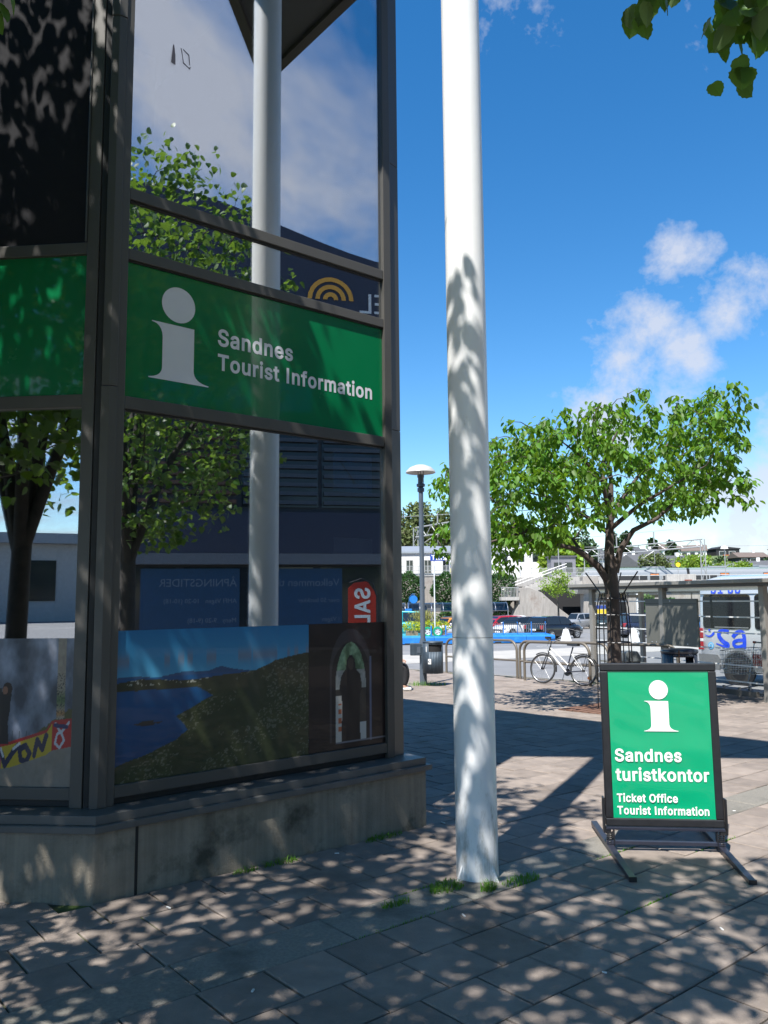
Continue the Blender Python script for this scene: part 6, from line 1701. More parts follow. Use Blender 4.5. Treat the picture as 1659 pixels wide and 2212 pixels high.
for sx in (-1, 1):
    for k in range(9):
        y0 = -0.70 + k * 0.156
        if abs(y0 + 0.07) < 0.28:
            MB().box((0.26 if sx > 0 else -0.72, y0, 0), (0.72 if sx > 0 else -0.26, y0 + 0.13, 0.014)).obj('grate_bar', rustm, gr)
        else:
            MB().box((0.004 if sx > 0 else -0.72, y0, 0), (0.72 if sx > 0 else -0.004, y0 + 0.13, 0.014)).obj('grate_bar', rustm, gr)
# ------------------------------------------------------------------ bus shelter with things round it
galv = pm('shelter_grey', (0.26, 0.245, 0.22), 0.5, metal=0.3, var=0.08, scale=4)
shade_m = pm('shelter_soffit', (0.10, 0.095, 0.085), 0.6)
clearg = glassmat('shelter_glass', 0.0, (0.97, 0.985, 0.98), f0=0.012)
stripem = pm('etched_stripe', (0.66, 0.67, 0.66), 0.6)
sh_o = Vector((6.95, 15.1, 0))
sh_d = Vector((-0.407, 0.914, 0))
SHL = 4.75
sh = thing('bus_shelter', 'glass bus shelter with white stripes on its panes, right of the street tree', 'bus shelter', (sh_o.x, sh_o.y, gz(15.1)), math.atan2(sh_d.y, sh_d.x))
dzs = -SLOPE * 0.914                   # fall of the ground along the shelter
for k, x in enumerate((-0.19, 2.4, 4.75)):
    MB().box((x - 0.06, -0.06, dzs * x - 0.02), (x + 0.06, 0.06, 2.132)).obj('post', galv, sh, bevel=0.006)
MB().box((-1.5, -1.75, 2.135), (5.35, 0.22, 2.185)).obj('soffit', shade_m, sh)
MB().box((-1.5, -1.78, 2.187), (5.35, 0.26, 2.265)).obj('roof', galv, sh, bevel=0.008)
MB().box((-0.06, -0.09, 2.06), (4.8, -0.03, 2.132)).obj('head_rail', steel_b, sh)
MB().box((0.06, -0.045, dzs * 2 + 0.10), (4.69, 0.045, dzs * 2 + 0.20)).obj('base_rail', shade_m, sh)
for k in range(4):
    x0 = -0.12 + k * 1.21
    p_ = MB().box((x0, -0.006, 0.16), (x0 + 1.15, 0.006, 2.055)).obj('glass_pane', clearg, sh)
    for j in range(7):
        z = 0.31 + j * 0.305
        MB().box((x0 + 0.004, 0.007, z), (x0 + 1.146, 0.009, z + 0.026)).obj('stripe', stripem, p_)
sp_ = MB().box((-0.196, -1.45, 0.16), (-0.184, -0.07, 2.05)).obj('side_pane', glassmat('side_glass', 0.0, (0.80, 0.87, 0.84), f0=0.015), sh)
MB().box((-0.24, -1.55, -0.05), (-0.14, -1.45, 2.13)).obj('post', galv, sh, bevel=0.006)
MB().box((4.70, -1.55, -0.15), (4.80, -1.45, 2.13)).obj('post', galv, sh, bevel=0.006)
for k in range(3):
    MB().box((3.1, -0.42 + 0.13 * k, 0.42), (4.6, -0.32 + 0.13 * k, 0.46)).obj('seat_slat', galv, sh, bevel=0.004)
for x in (3.3, 4.4):
    MB().box((x - 0.02, -0.40, dzs * x - 0.02), (x + 0.02, -0.08, 0.42)).obj('seat_leg', galv, sh)
pnl = thing('timetable_case', 'closed dark back of a timetable case hung on the shelter glass', 'timetable case', sh.location + sh_d * 1.38 + Vector((0, 0, 0)), math.atan2(sh_d.y, sh_d.x))
pnm = pm('case_grey_green', (0.115, 0.115, 0.10), 0.45, var=0.08, scale=3)
MB().box((0, 0.012, 0.92), (1.5, 0.055, 1.90)).obj('case_back', pnm, pnl, bevel=0.006)
MB().box((0.02, 0.0555, 1.79), (1.48, 0.059, 1.80)).obj('seam', blackm, pnl)
for x, z in ((0.3, 0.97), (1.2, 0.97), (0.75, 1.85), (1.33, 0.97)):
    MB().lathe([(0, 0.008), (0.013, 0.006), (0.016, 0)], 12, fr((x, 0.055, z), (1, 0, 0), (0, 0, 1), (0, 1, 0))).obj('bolt', steel_b, pnl)

# round-topped bin in front of the glass
bm2 = pm('bin_navy', (0.022, 0.028, 0.045), 0.3, var=0.15, scale=5, coat=0.5)
rb = thing('round_bin', 'dark round-topped litter bin with a wide slot before the shelter glass', 'litter bin', (5.72, 15.75, gz(15.75)))
hw = 0.345
for k in range(28):
    pass
w_ = MB()
n = 40
for k in range(n):
    t0, t1 = 2 * math.pi * k / n, 2 * math.pi * (k + 1) / n
    am = math.degrees((t0 + t1) / 2)
    hole = 236 < am < 304 or 56 < am < 124
    for z0, z1 in ([(0, 0.60), (0.80, 0.86)] if hole else [(0, 0.86)]):
        w_.add([(0.335 * math.cos(t0), 0.27 * math.sin(t0), z0), (0.335 * math.cos(t1), 0.27 * math.sin(t1), z0), (0.335 * math.cos(t1), 0.27 * math.sin(t1), z1), (0.335 * math.cos(t0), 0.27 * math.sin(t0), z1)], [(0, 1, 2, 3)])
o = w_.obj('body', bm2, rb, smooth=30)
s_m = o.modifiers.new('solid', 'SOLIDIFY')
s_m.thickness = 0.014
MB().lathe([(0, 0.955), (0.26, 0.952), (0.345, 0.935), (0.36, 0.90), (0.345, 0.865), (0.0, 0.86)], 40, Matrix.Diagonal((1, 0.8, 1, 1))).obj('lid', bm2, rb, smooth=50)
MB().lathe([(0, 0.585), (0.325, 0.585), (0.325, 0.1)], 30, Matrix.Diagonal((1, 0.8, 1, 1))).obj('liner', blackm, rb)
MB().box((-0.09, -0.283, 0.50), (0.12, -0.268, 0.56)).obj('label_plate', stw, rb)
MB().tube([(-0.11, -0.28, 0.94), (-0.112, -0.29, 0.80), (-0.105, -0.285, 0.62)], 0.012, 6).obj('strap', pm('brown_strap', (0.12, 0.05, 0.02), 0.7), rb)
sb = thing('square_bin', 'small dark bin with a grey slanted lid right of the tree trunk', 'litter bin', (5.32, 17.6, gz(17.6)), R(8))
MB().box((-0.16, -0.16, 0.0), (0.16, 0.16, 0.62)).obj('body', blackm, sb, bevel=0.012)
MB().prism([(-0.17, 0.60), (0.17, 0.60), (0.17, 0.72), (0.10, 0.83), (-0.14, 0.83), (-0.17, 0.80)], -0.17, 0.17, fr((0, 0, 0), (1, 0, 0), (0, 0, 1), (0, -1, 0))).obj('lid', pm('lid_grey', (0.12, 0.13, 0.13), 0.4), sb, bevel=0.02)

# shopping trolley
tr_ = thing('shopping_trolley', 'wire shopping trolley with a red handle left inside the bus shelter', 'shopping trolley', (7.27, 16.3, gz(16.3)), R(196))
chrome = pm('trolley_wire', (0.55, 0.56, 0.57), 0.25, metal=0.9)
redp = pm('trolley_red', (0.45, 0.03, 0.03), 0.4)
# x points away from the pusher
bk_ = MB()
def bsk(s, t, z):                       # basket footprint, wider at the handle end and at the top
    w = (0.27 - 0.05 * s) * (0.80 + 0.2 * z)
    return (-0.35 + 0.80 * s + 0.06 * (1 - z), w * t, 0.42 + 0.02 * s + z * (0.50 - 0.06 * s))
for z in (0, .2, .4, .6, .8, 1.0):
    bk_.tube([bsk(0, -1, z), bsk(1, -1, z), bsk(1, 1, z), bsk(0, 1, z), bsk(0, -1, z)], 0.004 if z < 1 else 0.008, 5)
for k in range(13):
    s = k / 12
    for t in (-1, 1):
        bk_.tube([bsk(s, t, 0), bsk(s, t, 1)], 0.0032, 4)
    bk_.tube([bsk(s, -1, 0), bsk(s, 1, 0)], 0.0032, 4)
for k in range(9):
    t = -1 + k / 4
    bk_.tube([bsk(0, t, 0), bsk(0, t, 1)], 0.0032, 4)
    bk_.tube([bsk(1, t, 0), bsk(1, t, 1)], 0.0032, 4)
bk_.obj('basket', chrome, tr_)
MB().tube([(-0.43, -0.27, 1.02), (-0.43, 0.27, 1.02)], 0.017, 10).obj('handle', pm('handle_grey', (0.5, 0.5, 0.52), 0.4), tr_, smooth=60)
for s in (-1, 1):
    MB().tube([(-0.43, s * 0.23, 1.02), (-0.43, s * 0.285, 1.02)], 0.026, 10).obj('handle_end', redp, tr_, smooth=60)
    MB().tube([(-0.43, s * 0.26, 1.02), (-0.33, s * 0.26, 0.60), (-0.22, s * 0.25, 0.22), (0.42, s * 0.22, 0.16)], 0.011, 6).obj('chassis_rail', chrome, tr_, smooth=60)
    for x in (-0.22, 0.40):
        MB().lathe([(0.0, -0.015), (0.05, -0.015), (0.06, 0.0), (0.05, 0.015), (0, 0.015)], 14, fr((x, s * 0.22, 0.06), (1, 0, 0), (0, 0, 1), (0, -1, 0))).obj('castor', pm('castor_grey', (0.2, 0.2, 0.2), 0.5), tr_, smooth=50)
        MB().box((x - 0.02, s * 0.22 - 0.024, 0.06), (x + 0.02, s * 0.22 + 0.024, 0.19)).obj('fork', chrome, tr_)
cs = MB()
for k in range(7):
    cs.box((-0.30, -0.16 + k * 0.05, 0.55), (-0.285, -0.135 + k * 0.05, 0.80))
cs.obj('child_seat', redp, tr_)

# ------------------------------------------------------------------ minibus behind the shelter
vanw = pm('minibus_silver', (0.50, 0.52, 0.55), 0.25, metal=0.25, var=0.03, coat=0.7)
vang = pm('minibus_sill_grey', (0.13, 0.135, 0.14), 0.5)
vglass = pm('tinted_window', (0.006, 0.007, 0.009), 0.08, spec=0.22)
vblue = pm('logo_blue', (0.012, 0.06, 0.60), 0.35)
redl = pm('tail_red', (0.30, 0.012, 0.02), 0.25, coat=0.5)
tirem = pm('car_tyre', (0.02, 0.02, 0.02), 0.7)
hubm = pm('hub_grey', (0.35, 0.35, 0.36), 0.4, metal=0.6)
vh = Vector((0.50, -0.866, 0))
VL, VW, VH = 5.9, 1.99, 2.68
van = thing('minibus', 'silver minibus with blue lettering parked behind the bus shelter', 'minibus', (8.0, 20.62, ggz(20.5)), math.atan2(vh.y, vh.x))
# local: x forward from the rear bumper, near side is y = 0, far side y = +VW


def vsec(x, wb, zt, zb, r=0.22, tum=0.10):
    c = VW / 2
    pts = []
    prof = [(0.94, zb), (1.0, zb + 0.12), (1.0, 1.25), (0.985, 1.5), (0.93, zt - r), (0.86, zt - 0.05), (0.6, zt)]
    for a, z in prof:
        pts.append((x, c + c * wb * a, z))
    for a, z in reversed(prof):
        pts.append((x, c - c * wb * a, z))
    return pts


vb = MB()
vb.loft([vsec(0.0, 0.93, 2.50, 0.55), vsec(0.06, 0.985, 2.60, 0.42), vsec(0.5, 1.0, VH, 0.36), vsec(3.6, 1.0, VH, 0.36), vsec(4.3, 1.0, 2.58, 0.36),
         vsec(4.75, 0.99, 2.20, 0.36), vsec(5.25, 0.98, 1.45, 0.36), vsec(5.75, 0.93, 1.15, 0.36), vsec(5.9, 0.85, 0.95, 0.42)])
vb.obj('body', vanw, van, smooth=50)
MB().prism([(0.02, 0.34), (0.60, 0.34), (0.62, 0.62), (0.55, 0.72), (0.0, 0.72)], -0.006, 0.03, fr((0, 0, 0), (1, 0, 0), (0, 0, 1), (0, -1, 0)) @ Matrix.Translation((0, 0, -0.0))).obj('rear_corner_trim', vang, van)
MB().box((1.62, -0.004, 0.36), (4.3, 0.02, 0.66)).obj('sill_trim', vang, van)


def rr_poly(x0, z0, x1, z1, r, n=5):
    out = []
    for cx, cz, a in ((x1 - r, z0 + r, -90), (x1 - r, z1 - r, 0), (x0 + r, z1 - r, 90), (x0 + r, z0 + r, 180)):
        for k in range(n + 1):
            t = R(a + 90 * k / n)
            out.append((cx + r * math.cos(t), cz + r * math.sin(t)))
    return out


SIDE = fr((0, 0, 0), (1, 0, 0), (0, 0, 1), (0, -1, 0))


def side_plate(poly, y, name, mat, parent, t=0.012, lean=0.0):
    mb = MB()
    mb.prism(poly, -t, t, SIDE)
    mb.v = [(p[0], p[1] - y + max(0, p[2] - 1.3) * lean, p[2]) for p in mb.v]
    return mb.obj(name, mat, parent)


for x0, x1 in ((0.16, 1.50), (1.62, 2.95), (3.08, 4.05)):
    side_plate(rr_poly(x0, 1.36, x1, 2.20, 0.09), 0.006, 'side_window', vglass, van, 0.008, 0.048)
MB().box((0.5, -0.010, 1.385), (1.45, -0.004, 1.41)).obj('window_seal', steel_b, van)
# tail lamp at the rear corner
for z0, z1, m_ in ((0.82, 1.02, redl), (1.025, 1.10, pm('tail_white', (0.6, 0.6, 0.6), 0.3)), (1.105, 1.36, redl)):
    MB().box((-0.015, -0.012, z0), (0.13, 0.10, z1)).obj('tail_lamp', m_, van, bevel=0.012)
wa = MB().lathe([(0.0, 0.0), (0.43, 0.0)], 28, fr((1.12, -0.0045, 0.37), (1, 0, 0), (0, 0, 1), (0, -1, 0)))
wa.obj('wheel_arch', blackm, van)
wa = MB().lathe([(0.43, 0.0), (0.47, 0.004), (0.49, 0.0)], 28, fr((1.12, -0.006, 0.37), (1, 0, 0), (0, 0, 1), (0, -1, 0)), 0, math.pi)
wa.obj('arch_lip', vang, van)
for x in (1.12, 4.75):
    for y in (0.10, VW - 0.10):
        sgn = -1 if y < 1 else 1
        M = fr((x, y, 0.345), (1, 0, 0), (0, 0, 1), (0, -1, 0))
        w = MB().lathe([(0.0, -0.1), (0.33, -0.1), (0.345, -0.06), (0.345, 0.07), (0.325, 0.105), (0.22, 0.11), (0.21, 0.07), (0, 0.06)], 28, M).obj('wheel', tirem, van, smooth=40)
        MB().lathe([(0.205, 0.08), (0.19, 0.09), (0.12, 0.075), (0.09, 0.1), (0, 0.1)], 20, M).obj('hub_cap', hubm, w, smooth=40)
MB().cbox((0.20, -0.010, 0.66), (0.10, 0.02, 0.055)).obj('side_marker', orange, van, bevel=0.01)
mk = MB().lathe([(0.0, 0.006), (0.085, 0.004), (0.09, 0)], 20, fr((0.36, -0.004, 0.93), (1, 0, 0), (0, 0, 1), (0, -1, 0)))
mk.obj('round_badge', pm('badge_blue', (0.10, 0.33, 0.55), 0.3), van)
MB().lathe([(0.045, 0.008), (0.055, 0.008)], 20, fr((0.36, -0.004, 0.93), (1, 0, 0), (0, 0, 1), (0, -1, 0))).obj('badge_ring', pm('badge_white', (0.7, 0.72, 0.72), 0.4), van)
# lettering: a smile with a dot, large swooping s and a, and the telephone digits above the window


def stroke(pts, w, y, name):
    """ribbon lettering with swelling width"""
    P2 = [Vector((p[0], p[1])) for p in pts]
    L, Rr = [], []
    m = len(P2)
    for i, p in enumerate(P2):
        t = (P2[min(m - 1, i + 1)] - P2[max(0, i - 1)]).normalized()
        nn = Vector((-t.y, t.x))
        ww = w[i] if isinstance(w, (list, tuple)) else w
        L.append(p + nn * ww / 2)
        Rr.append(p - nn * ww / 2)
    mb = MB()
    vs = [(p.x, y, p.y) for p in L] + [(p.x, y, p.y) for p in Rr]
    mb.add(vs, [(i, i + 1, m + i + 1, m + i) for i in range(m - 1)])
    return mb.obj(name, vblue, van)


def bez(p0, p1, p2, n=10):
    return [((1 - s) ** 2 * p0[0] + 2 * s * (1 - s) * p1[0] + s * s * p2[0], (1 - s) ** 2 * p0[1] + 2 * s * (1 - s) * p1[1] + s * s * p2[1]) for s in [k / n for k in range(n + 1)]]


stroke(bez((0.20, 1.20), (0.36, 1.10), (0.47, 1.26), 10), [0.015 + 0.05 * (k / 10) for k in range(11)], -0.0075, 'logo_smile')
MB().lathe([(0, 0.0), (0.028, 0.0)], 14, fr((0.335, -0.0075, 1.315), (1, 0, 0), (0, 0, 1), (0, -1, 0))).obj('logo_dot', vblue, van)
s_pts = bez((0.90, 1.285), (0.56, 1.36), (0.62, 1.16), 10)[:-1] + bez((0.62, 1.16), (0.70, 1.03), (0.84, 0.99), 6)[:-1] + bez((0.84, 0.99), (0.93, 0.86), (0.52, 0.99), 10)
stroke(s_pts, [0.10] * 6 + [0.11] * 12 + [0.10 - 0.009 * k for k in range(len(s_pts) - 18)], -0.0075, 'logo_letter')
a_pts = bez((1.0, 1.16), (1.16, 1.36), (1.30, 1.27), 8)[:-1] + bez((1.30, 1.27), (1.34, 1.1), (1.30, 0.90), 8)
stroke(a_pts, 0.10, -0.0078, 'logo_letter')
a2 = bez((1.30, 1.10), (0.98, 1.10), (1.02, 0.98), 8)[:-1] + bez((1.02, 0.98), (1.10, 0.88), (1.30, 0.98), 8)
stroke(a2, 0.085, -0.0088, 'logo_letter')
dg = text_mesh('51 66', 0.30, vblue)
o = bpy.data.objects.new('phone_digits', dg)
link(o, van)
o.matrix_local = fr((0.38, 0.038, 2.235), (1, 0, 0), (0, 0.17, 0.985), (0, -0.985, 0.17))
MB().box((0.06, 0.035, 2.212), (3.6, 0.07, 2.220)).obj('body_seam', vang, van)
# ------------------------------------------------------------------ parked cars
cglass = pm('car_glass', (0.012, 0.016, 0.02), 0.05, spec=0.7)
plate_m = pm('number_plate', (0.7, 0.7, 0.7), 0.5)
headm = pm('headlamp', (0.5, 0.52, 0.55), 0.12, metal=0.3, coat=0.5)


def carpaint(name, col, metal=0.2):
    return pm('paint_' + name, col, 0.28, metal=metal, var=0.03, scale=2, coat=0.9)


CAR_GROUP = 'cars in the car park'


def car(name, label, loc, heading, paint_, L=4.2, W=1.76, H=1.48, belt=0.92, hood=0.90, ws=(0.95, 0.30), roof=(0.30, -1.35), tail=(-1.95, 0.98), wr=0.31,
        roofpaint=None, cat='car', ax=(1.28, -1.28), rim=None, pill=-0.35):
    """x forward. ws: windscreen base and roof-front x; roof: front and rear x of the roof; tail: rear window base (x, z)"""
    rz = math.atan2(math.cos(R(heading)), math.sin(R(heading)))
    t = thing(name, label, cat, (loc[0], loc[1], ggz(loc[1])), rz, CAR_GROUP)
    h, w = L / 2, W / 2

    def sec(x, wf, zt, zb):
        a = w * wf
        prof = [(0.86, zb), (0.97, zb + 0.10), (1.0, zb + 0.25), (1.0, zt - 0.28), (0.97, zt - 0.08), (0.88, zt)]
        return [(x, a * p, z) for p, z in prof] + [(x, -a * p, z) for p, z in reversed(prof)]
    zb = 0.20
    tz = tail[1]
    b = MB()
    b.loft([sec(-h, 0.80, tz - 0.16, zb + 0.22), sec(-h + 0.06, 0.93, tz - 0.04, zb + 0.08), sec(-h + 0.30, 0.985, tz, zb), sec(-0.6, 1.0, belt + 0.02, zb), sec(0.3, 1.0, belt, zb),
            sec(ws[0], 0.99, belt - 0.01, zb), sec((ws[0] + h) / 2, 0.97, hood - 0.03, zb), sec(h - 0.28, 0.93, hood - 0.13, zb), sec(h - 0.07, 0.84, hood - 0.24, zb + 0.05), sec(h, 0.72, hood - 0.36, zb + 0.14)])
    b.obj('body', paint_, t, smooth=45)
    # roofline
    rl = [(ws[0], belt - 0.02), (ws[0] * 0.55 + ws[1] * 0.45, belt + (H - belt) * 0.55), (ws[1], H - 0.045), ((roof[0] + roof[1]) / 2, H), (roof[1] + 0.2, H - 0.03), (roof[1] - 0.05, H - 0.09), (tail[0], tz - 0.02)]
    rx = [p[0] for p in rl][::-1]
    rzv = [p[1] for p in rl][::-1]

    def hwid(z):
        s = min(1, max(0, (z - belt) / (H - belt)))
        return w * (0.93 - 0.20 * s ** 1.3)
    c = MB()
    n = len(rl)
    lv = [(x, hwid(z), z) for x, z in rl]
    rv = [(x, -hwid(z), z) for x, z in rl]
    c.add(lv + rv, [(i, i + 1, n + i + 1, n + i) for i in range(n - 1)] + [tuple(range(n)), tuple(range(2 * n - 1, n - 1, -1))])
    o = c.obj('cabin', roofpaint or paint_, t, bevel=0.045, fix=True)
    # side windows
    for s in (-1, 1):
        for xa, xb in ((pill + 0.05, ws[0] - 0.12), (tail[0] + 0.38, pill - 0.05)):
            xx = np.linspace(xa, xb, 9)
            top = np.interp(xx, rx, rzv) - 0.10
            bot = np.full_like(xx, belt + 0.045)
            ok = top > bot + 0.02
            xx, top, bot = xx[ok], top[ok], bot[ok]
            if len(xx) < 2:
                continue
            m = MB()
            vs = [(x, s * (hwid(z) + 0.006), z) for x, z in zip(xx, bot)] + [(x, s * (hwid(z) + 0.006), z) for x, z in zip(xx, top)]
            k = len(xx)
            m.add(vs, [(i, i + 1, k + i + 1, k + i) for i in range(k - 1)])
            m.obj('side_window', cglass, t)

    def across(p, q, inset, name, off):
        (x0, z0), (x1, z1) = p, q
        d = Vector((x1 - x0, 0, z1 - z0)).normalized()
        nn = Vector((d.z, 0, -d.x)) * off
        a0, a1 = 0.08, 0.90
        xa, za, xb, zc = x0 + (x1 - x0) * a0, z0 + (z1 - z0) * a0, x0 + (x1 - x0) * a1, z0 + (z1 - z0) * a1
        m = MB()
        m.add([(xa + nn.x, -(hwid(za) - inset), za + nn.z), (xa + nn.x, hwid(za) - inset, za + nn.z), (xb + nn.x, hwid(zc) - inset, zc + nn.z), (xb + nn.x, -(hwid(zc) - inset), zc + nn.z)], [(0, 1, 2, 3)])
        m.obj(name, cglass, t)
    across((ws[0], belt - 0.02), (ws[1] + 0.02, H - 0.05), 0.08, 'windscreen', 0.055)
    across((tail[0], tz - 0.02), (roof[1] - 0.05, H - 0.09), 0.10, 'rear_window', -0.02)
    for s in (-1, 1):
        MB().cbox((h - 0.16, s * w * 0.68, hood - 0.26), (0.26, 0.30, 0.13)).obj('headlamp', headm, t, bevel=0.04)
        MB().cbox((-h + 0.10, s * w * 0.80, tz - 0.20), (0.22, 0.22, 0.26)).obj('tail_lamp', redl, t, bevel=0.03)
        MB().cbox((ws[0] - 0.22, s * (w + 0.07), belt + 0.07), (0.10, 0.20, 0.13)).obj('door_mirror', paint_, t, bevel=0.04)
        for x in ax:
            M = fr((x, s * (w - 0.10), wr), (1, 0, 0), (0, 0, 1), (0, -1 if s > 0 else 1, 0))
            M = fr((x, s * (w - 0.10), wr), (1, 0, 0), (0, 0, 1) if s < 0 else (0, 0, -1), (0, s, 0))
            MB().lathe([(0.0, 0.106), (wr + 0.055, 0.106)], 22, M).obj('wheel_arch', blackm, t)
            wl = MB().lathe([(0.0, -0.1), (wr - 0.02, -0.1), (wr, -0.06), (wr, 0.08), (wr - 0.02, 0.118), (wr * 0.70, 0.122), (wr * 0.66, 0.108)], 22, M).obj('wheel', tirem, t, smooth=40)
            rm = MB().lathe([(wr * 0.68, 0.115), (wr * 0.62, 0.110), (wr * 0.56, 0.112)], 22, M)
            for q in range(5):
                a = q * 2 * math.pi / 5
                ca, sa = math.cos(a), math.sin(a)
                e = 0.035
                rm.add([M @ Vector(p) for p in ((-sa * e, ca * e, 0.121), (sa * e, -ca * e, 0.121), (ca * wr * 0.62 + sa * e * 1.5, sa * wr * 0.62 - ca * e * 1.5, 0.113), (ca * wr * 0.62 - sa * e * 1.5, sa * wr * 0.62 + ca * e * 1.5, 0.113))], [(0, 1, 2, 3)])
            rm.obj('rim', rim or hubm, wl)
    MB().cbox((-h + 0.02, 0, tz - 0.35), (0.05, 0.52, 0.11)).obj('number_plate', plate_m, t)
    MB().cbox((h - 0.01, 0, 0.42), (0.04, 0.52, 0.11)).obj('number_plate', plate_m, t)
    MB().box((h - 0.06, -w * 0.45, 0.50), (h + 0.004, w * 0.45, 0.60)).obj('grille', blackm, t)
    return t


pk = carpaint('black', (0.008, 0.009, 0.013))
pwh = carpaint('white', (0.62, 0.62, 0.62), 0.0)
psil = carpaint('silver', (0.42, 0.43, 0.44), 0.5)
pnavy = carpaint('navy', (0.014, 0.02, 0.045))
pred = carpaint('red', (0.33, 0.008, 0.018), 0.1)
pteal = carpaint('teal', (0.0, 0.30, 0.33), 0.1)
pgreen = carpaint('dark_green', (0.022, 0.04, 0.04), 0.2)
pblue = carpaint('blue', (0.02, 0.09, 0.25), 0.2)
porange = carpaint('orange', (0.60, 0.22, 0.03), 0.0)
brimm = pm('bright_rim', (0.72, 0.72, 0.72), 0.3, metal=0.4)
HB = dict(H=1.52, belt=0.94, hood=0.92, ws=(1.05, 0.35), roof=(0.35, -1.55), tail=(-2.0, 1.0))
car('parked_car', 'black hatchback seen from its rear corner behind the white bollards', (11.45, 54.6), 52, pk, L=4.3, W=1.80, rim=psil, **HB)
car('parked_car', 'white hatchback with a black roof facing left behind the hanging pipes', (9.75, 59.5), 236, pwh, L=3.9, roofpaint=pk, H=1.47, ws=(0.85, 0.2), roof=(0.2, -1.3), tail=(-1.75, 1.0))
car('parked_car', 'red car just right of the white column', (9.35, 65.0), 252, pred, L=4.1, **{**HB, 'H': 1.56})
car('parked_car', 'white estate car furthest back behind the red car', (11.4, 77.0), 250, pwh, L=4.6, H=1.55, ws=(0.95, 0.3), roof=(0.3, -1.9), tail=(-2.15, 1.0))
car('parked_car', 'dark blue saloon with a sloping rear behind the black hatchback', (13.7, 72.0), 78, pnavy, L=4.7, H=1.45, ws=(1.0, 0.2), roof=(0.2, -1.0), tail=(-1.85, 1.02))
car('parked_car', 'silver compact off-roader facing left beyond the black hatchback', (20.5, 86.0), 242, psil, L=3.8, W=1.75, H=1.72, belt=1.05, hood=1.02, ws=(0.75, 0.25), roof=(0.25, -1.5), tail=(-1.72, 1.1), wr=0.34)
car('parked_car', 'small white car at the foot of the concrete stairs', (19.8, 94.0), 20, pwh, L=3.6, **{**HB, 'tail': (-1.72, 1.0)})
car('parked_car', 'dark green estate car beside the yellow notice boards', (22.9, 86.0), 8, pgreen, L=4.4, H=1.55, ws=(0.95, 0.3), roof=(0.3, -1.8), tail=(-2.05, 1.0))
car('parked_car', 'navy boxy car with pale wheels behind the timetable case', (17.9, 55.0), 82, pnavy, L=4.1, W=1.80, H=1.66, belt=1.02, hood=1.0, ws=(1.15, 0.65), roof=(0.65, -1.72), tail=(-1.9, 1.08), wr=0.34, rim=brimm)
car('parked_car', 'silver hatchback seen square from behind past the tree trunk', (23.8, 81.0), 5, psil, L=4.0, **HB)
car('parked_car', 'teal van behind the tall grasses left of the lamp post', (1.75, 63.0), 95, pteal, L=4.6, W=1.8, H=1.98, belt=1.12, hood=1.08, ws=(1.5, 1.0), roof=(1.0, -2.05), tail=(-2.2, 1.15), cat='van', wr=0.33)
car('parked_car', 'white small car with an orange roof between lamp post and column', (4.85, 61.0), 240, pwh, L=3.75, H=1.46, ws=(0.72, 0.30), roof=(0.30, -1.4), tail=(-1.72, 1.0), roofpaint=porange)
car('parked_car', 'dark grey car with a pale roof behind the orange-roofed car', (5.9, 73.0), 250, pgreen, L=4.4, **HB)
car('parked_car', 'blue car in the gap between timetable case and minibus', (23.9, 61.5), 30, pblue, L=4.2, **HB)

# ------------------------------------------------------------------ blue stage with planters and hanging pipes
bluem = pm('blue_paint', (0.012, 0.16, 0.50), 0.5, var=0.12, scale=2, dirt=(0.03, 0.22, 0.45), dscale=2)
tealt = pm('teal_deck', (0.03, 0.27, 0.33), 0.7, var=0.15, scale=2)
foot_m = pm('black_foot', (0.01, 0.01, 0.01), 0.8)


def stage(loc, w, d, label, split):
    t = thing('low_stage', label, 'stage', (loc[0], loc[1], ggz(loc[1])))
    xs = [0] + split + [w]
    for a, b in zip(xs[:-1], xs[1:]):
        MB().prism([(0, 0.05), (d, 0.05), (d, 0.46), (0.10, 0.46), (0, 0.40)], a + 0.006, b - 0.006, fr((0, 0, 0), (0, 1, 0), (0, 0, 1), (1, 0, 0))).obj('stage_block', bluem, t, bevel=0.015)
    for a in xs[:-1]:
        MB().box((a + 0.4, -0.02, 0), (a + 0.75, 0.3, 0.10)).obj('foot', foot_m, t)
    return t


st1 = stage((0.7, 45.2), 4.6, 4.2, 'long blue stage with planters, left of the white column', [2.05])
MB().box((0.02, 0.25, 0.462), (2.2, 3.9, 0.475)).obj('deck', tealt, st1)
st2 = stage((5.9, 46.3), 3.85, 3.2, 'blue stage carrying the hanging pipes, right of the white column', [2.2])
pz = ggz(46) + 0.46
hg = thing('pipe_chimes', 'row of metal pipes hung from blue posts on the blue stage', 'chimes', (6.0, 47.2, pz))
for k in range(5):
    MB().tube([(0.1 + k * 0.82, 0, 0), (0.1 + k * 0.82, 0, 0.74)], 0.03, 8).obj('post', bluem, hg)
MB().box((0.05, -0.02, 0.60), (3.45, 0.02, 0.63)).obj('rail', pm('rail_grey', (0.2, 0.2, 0.2), 0.5), hg)
hr = random.Random(9)
for k in range(30):
    x = 0.18 + k * 0.11
    l = 0.14 + 0.34 * abs(math.sin(k * 0.37)) + hr.uniform(-.05, .05)
    MB().tube([(x, -0.03, 0.58), (x, -0.03, 0.58 - l)], 0.02, 7).obj('pipe', alum, hg)
    MB().cbox((x, -0.02, 0.65), (0.03, 0.05, 0.05)).obj('hook', blackm, hg)

yel_l = leafmat('yellow_green_leaf', (0.36, 0.42, 0.02), (0.45, 0.5, 0.03), 0.5, 0.3, 0.3)
straw_l = leafmat('straw_grass', (0.24, 0.23, 0.07), (0.3, 0.28, 0.07), 0.6, 0.3, 0.3)


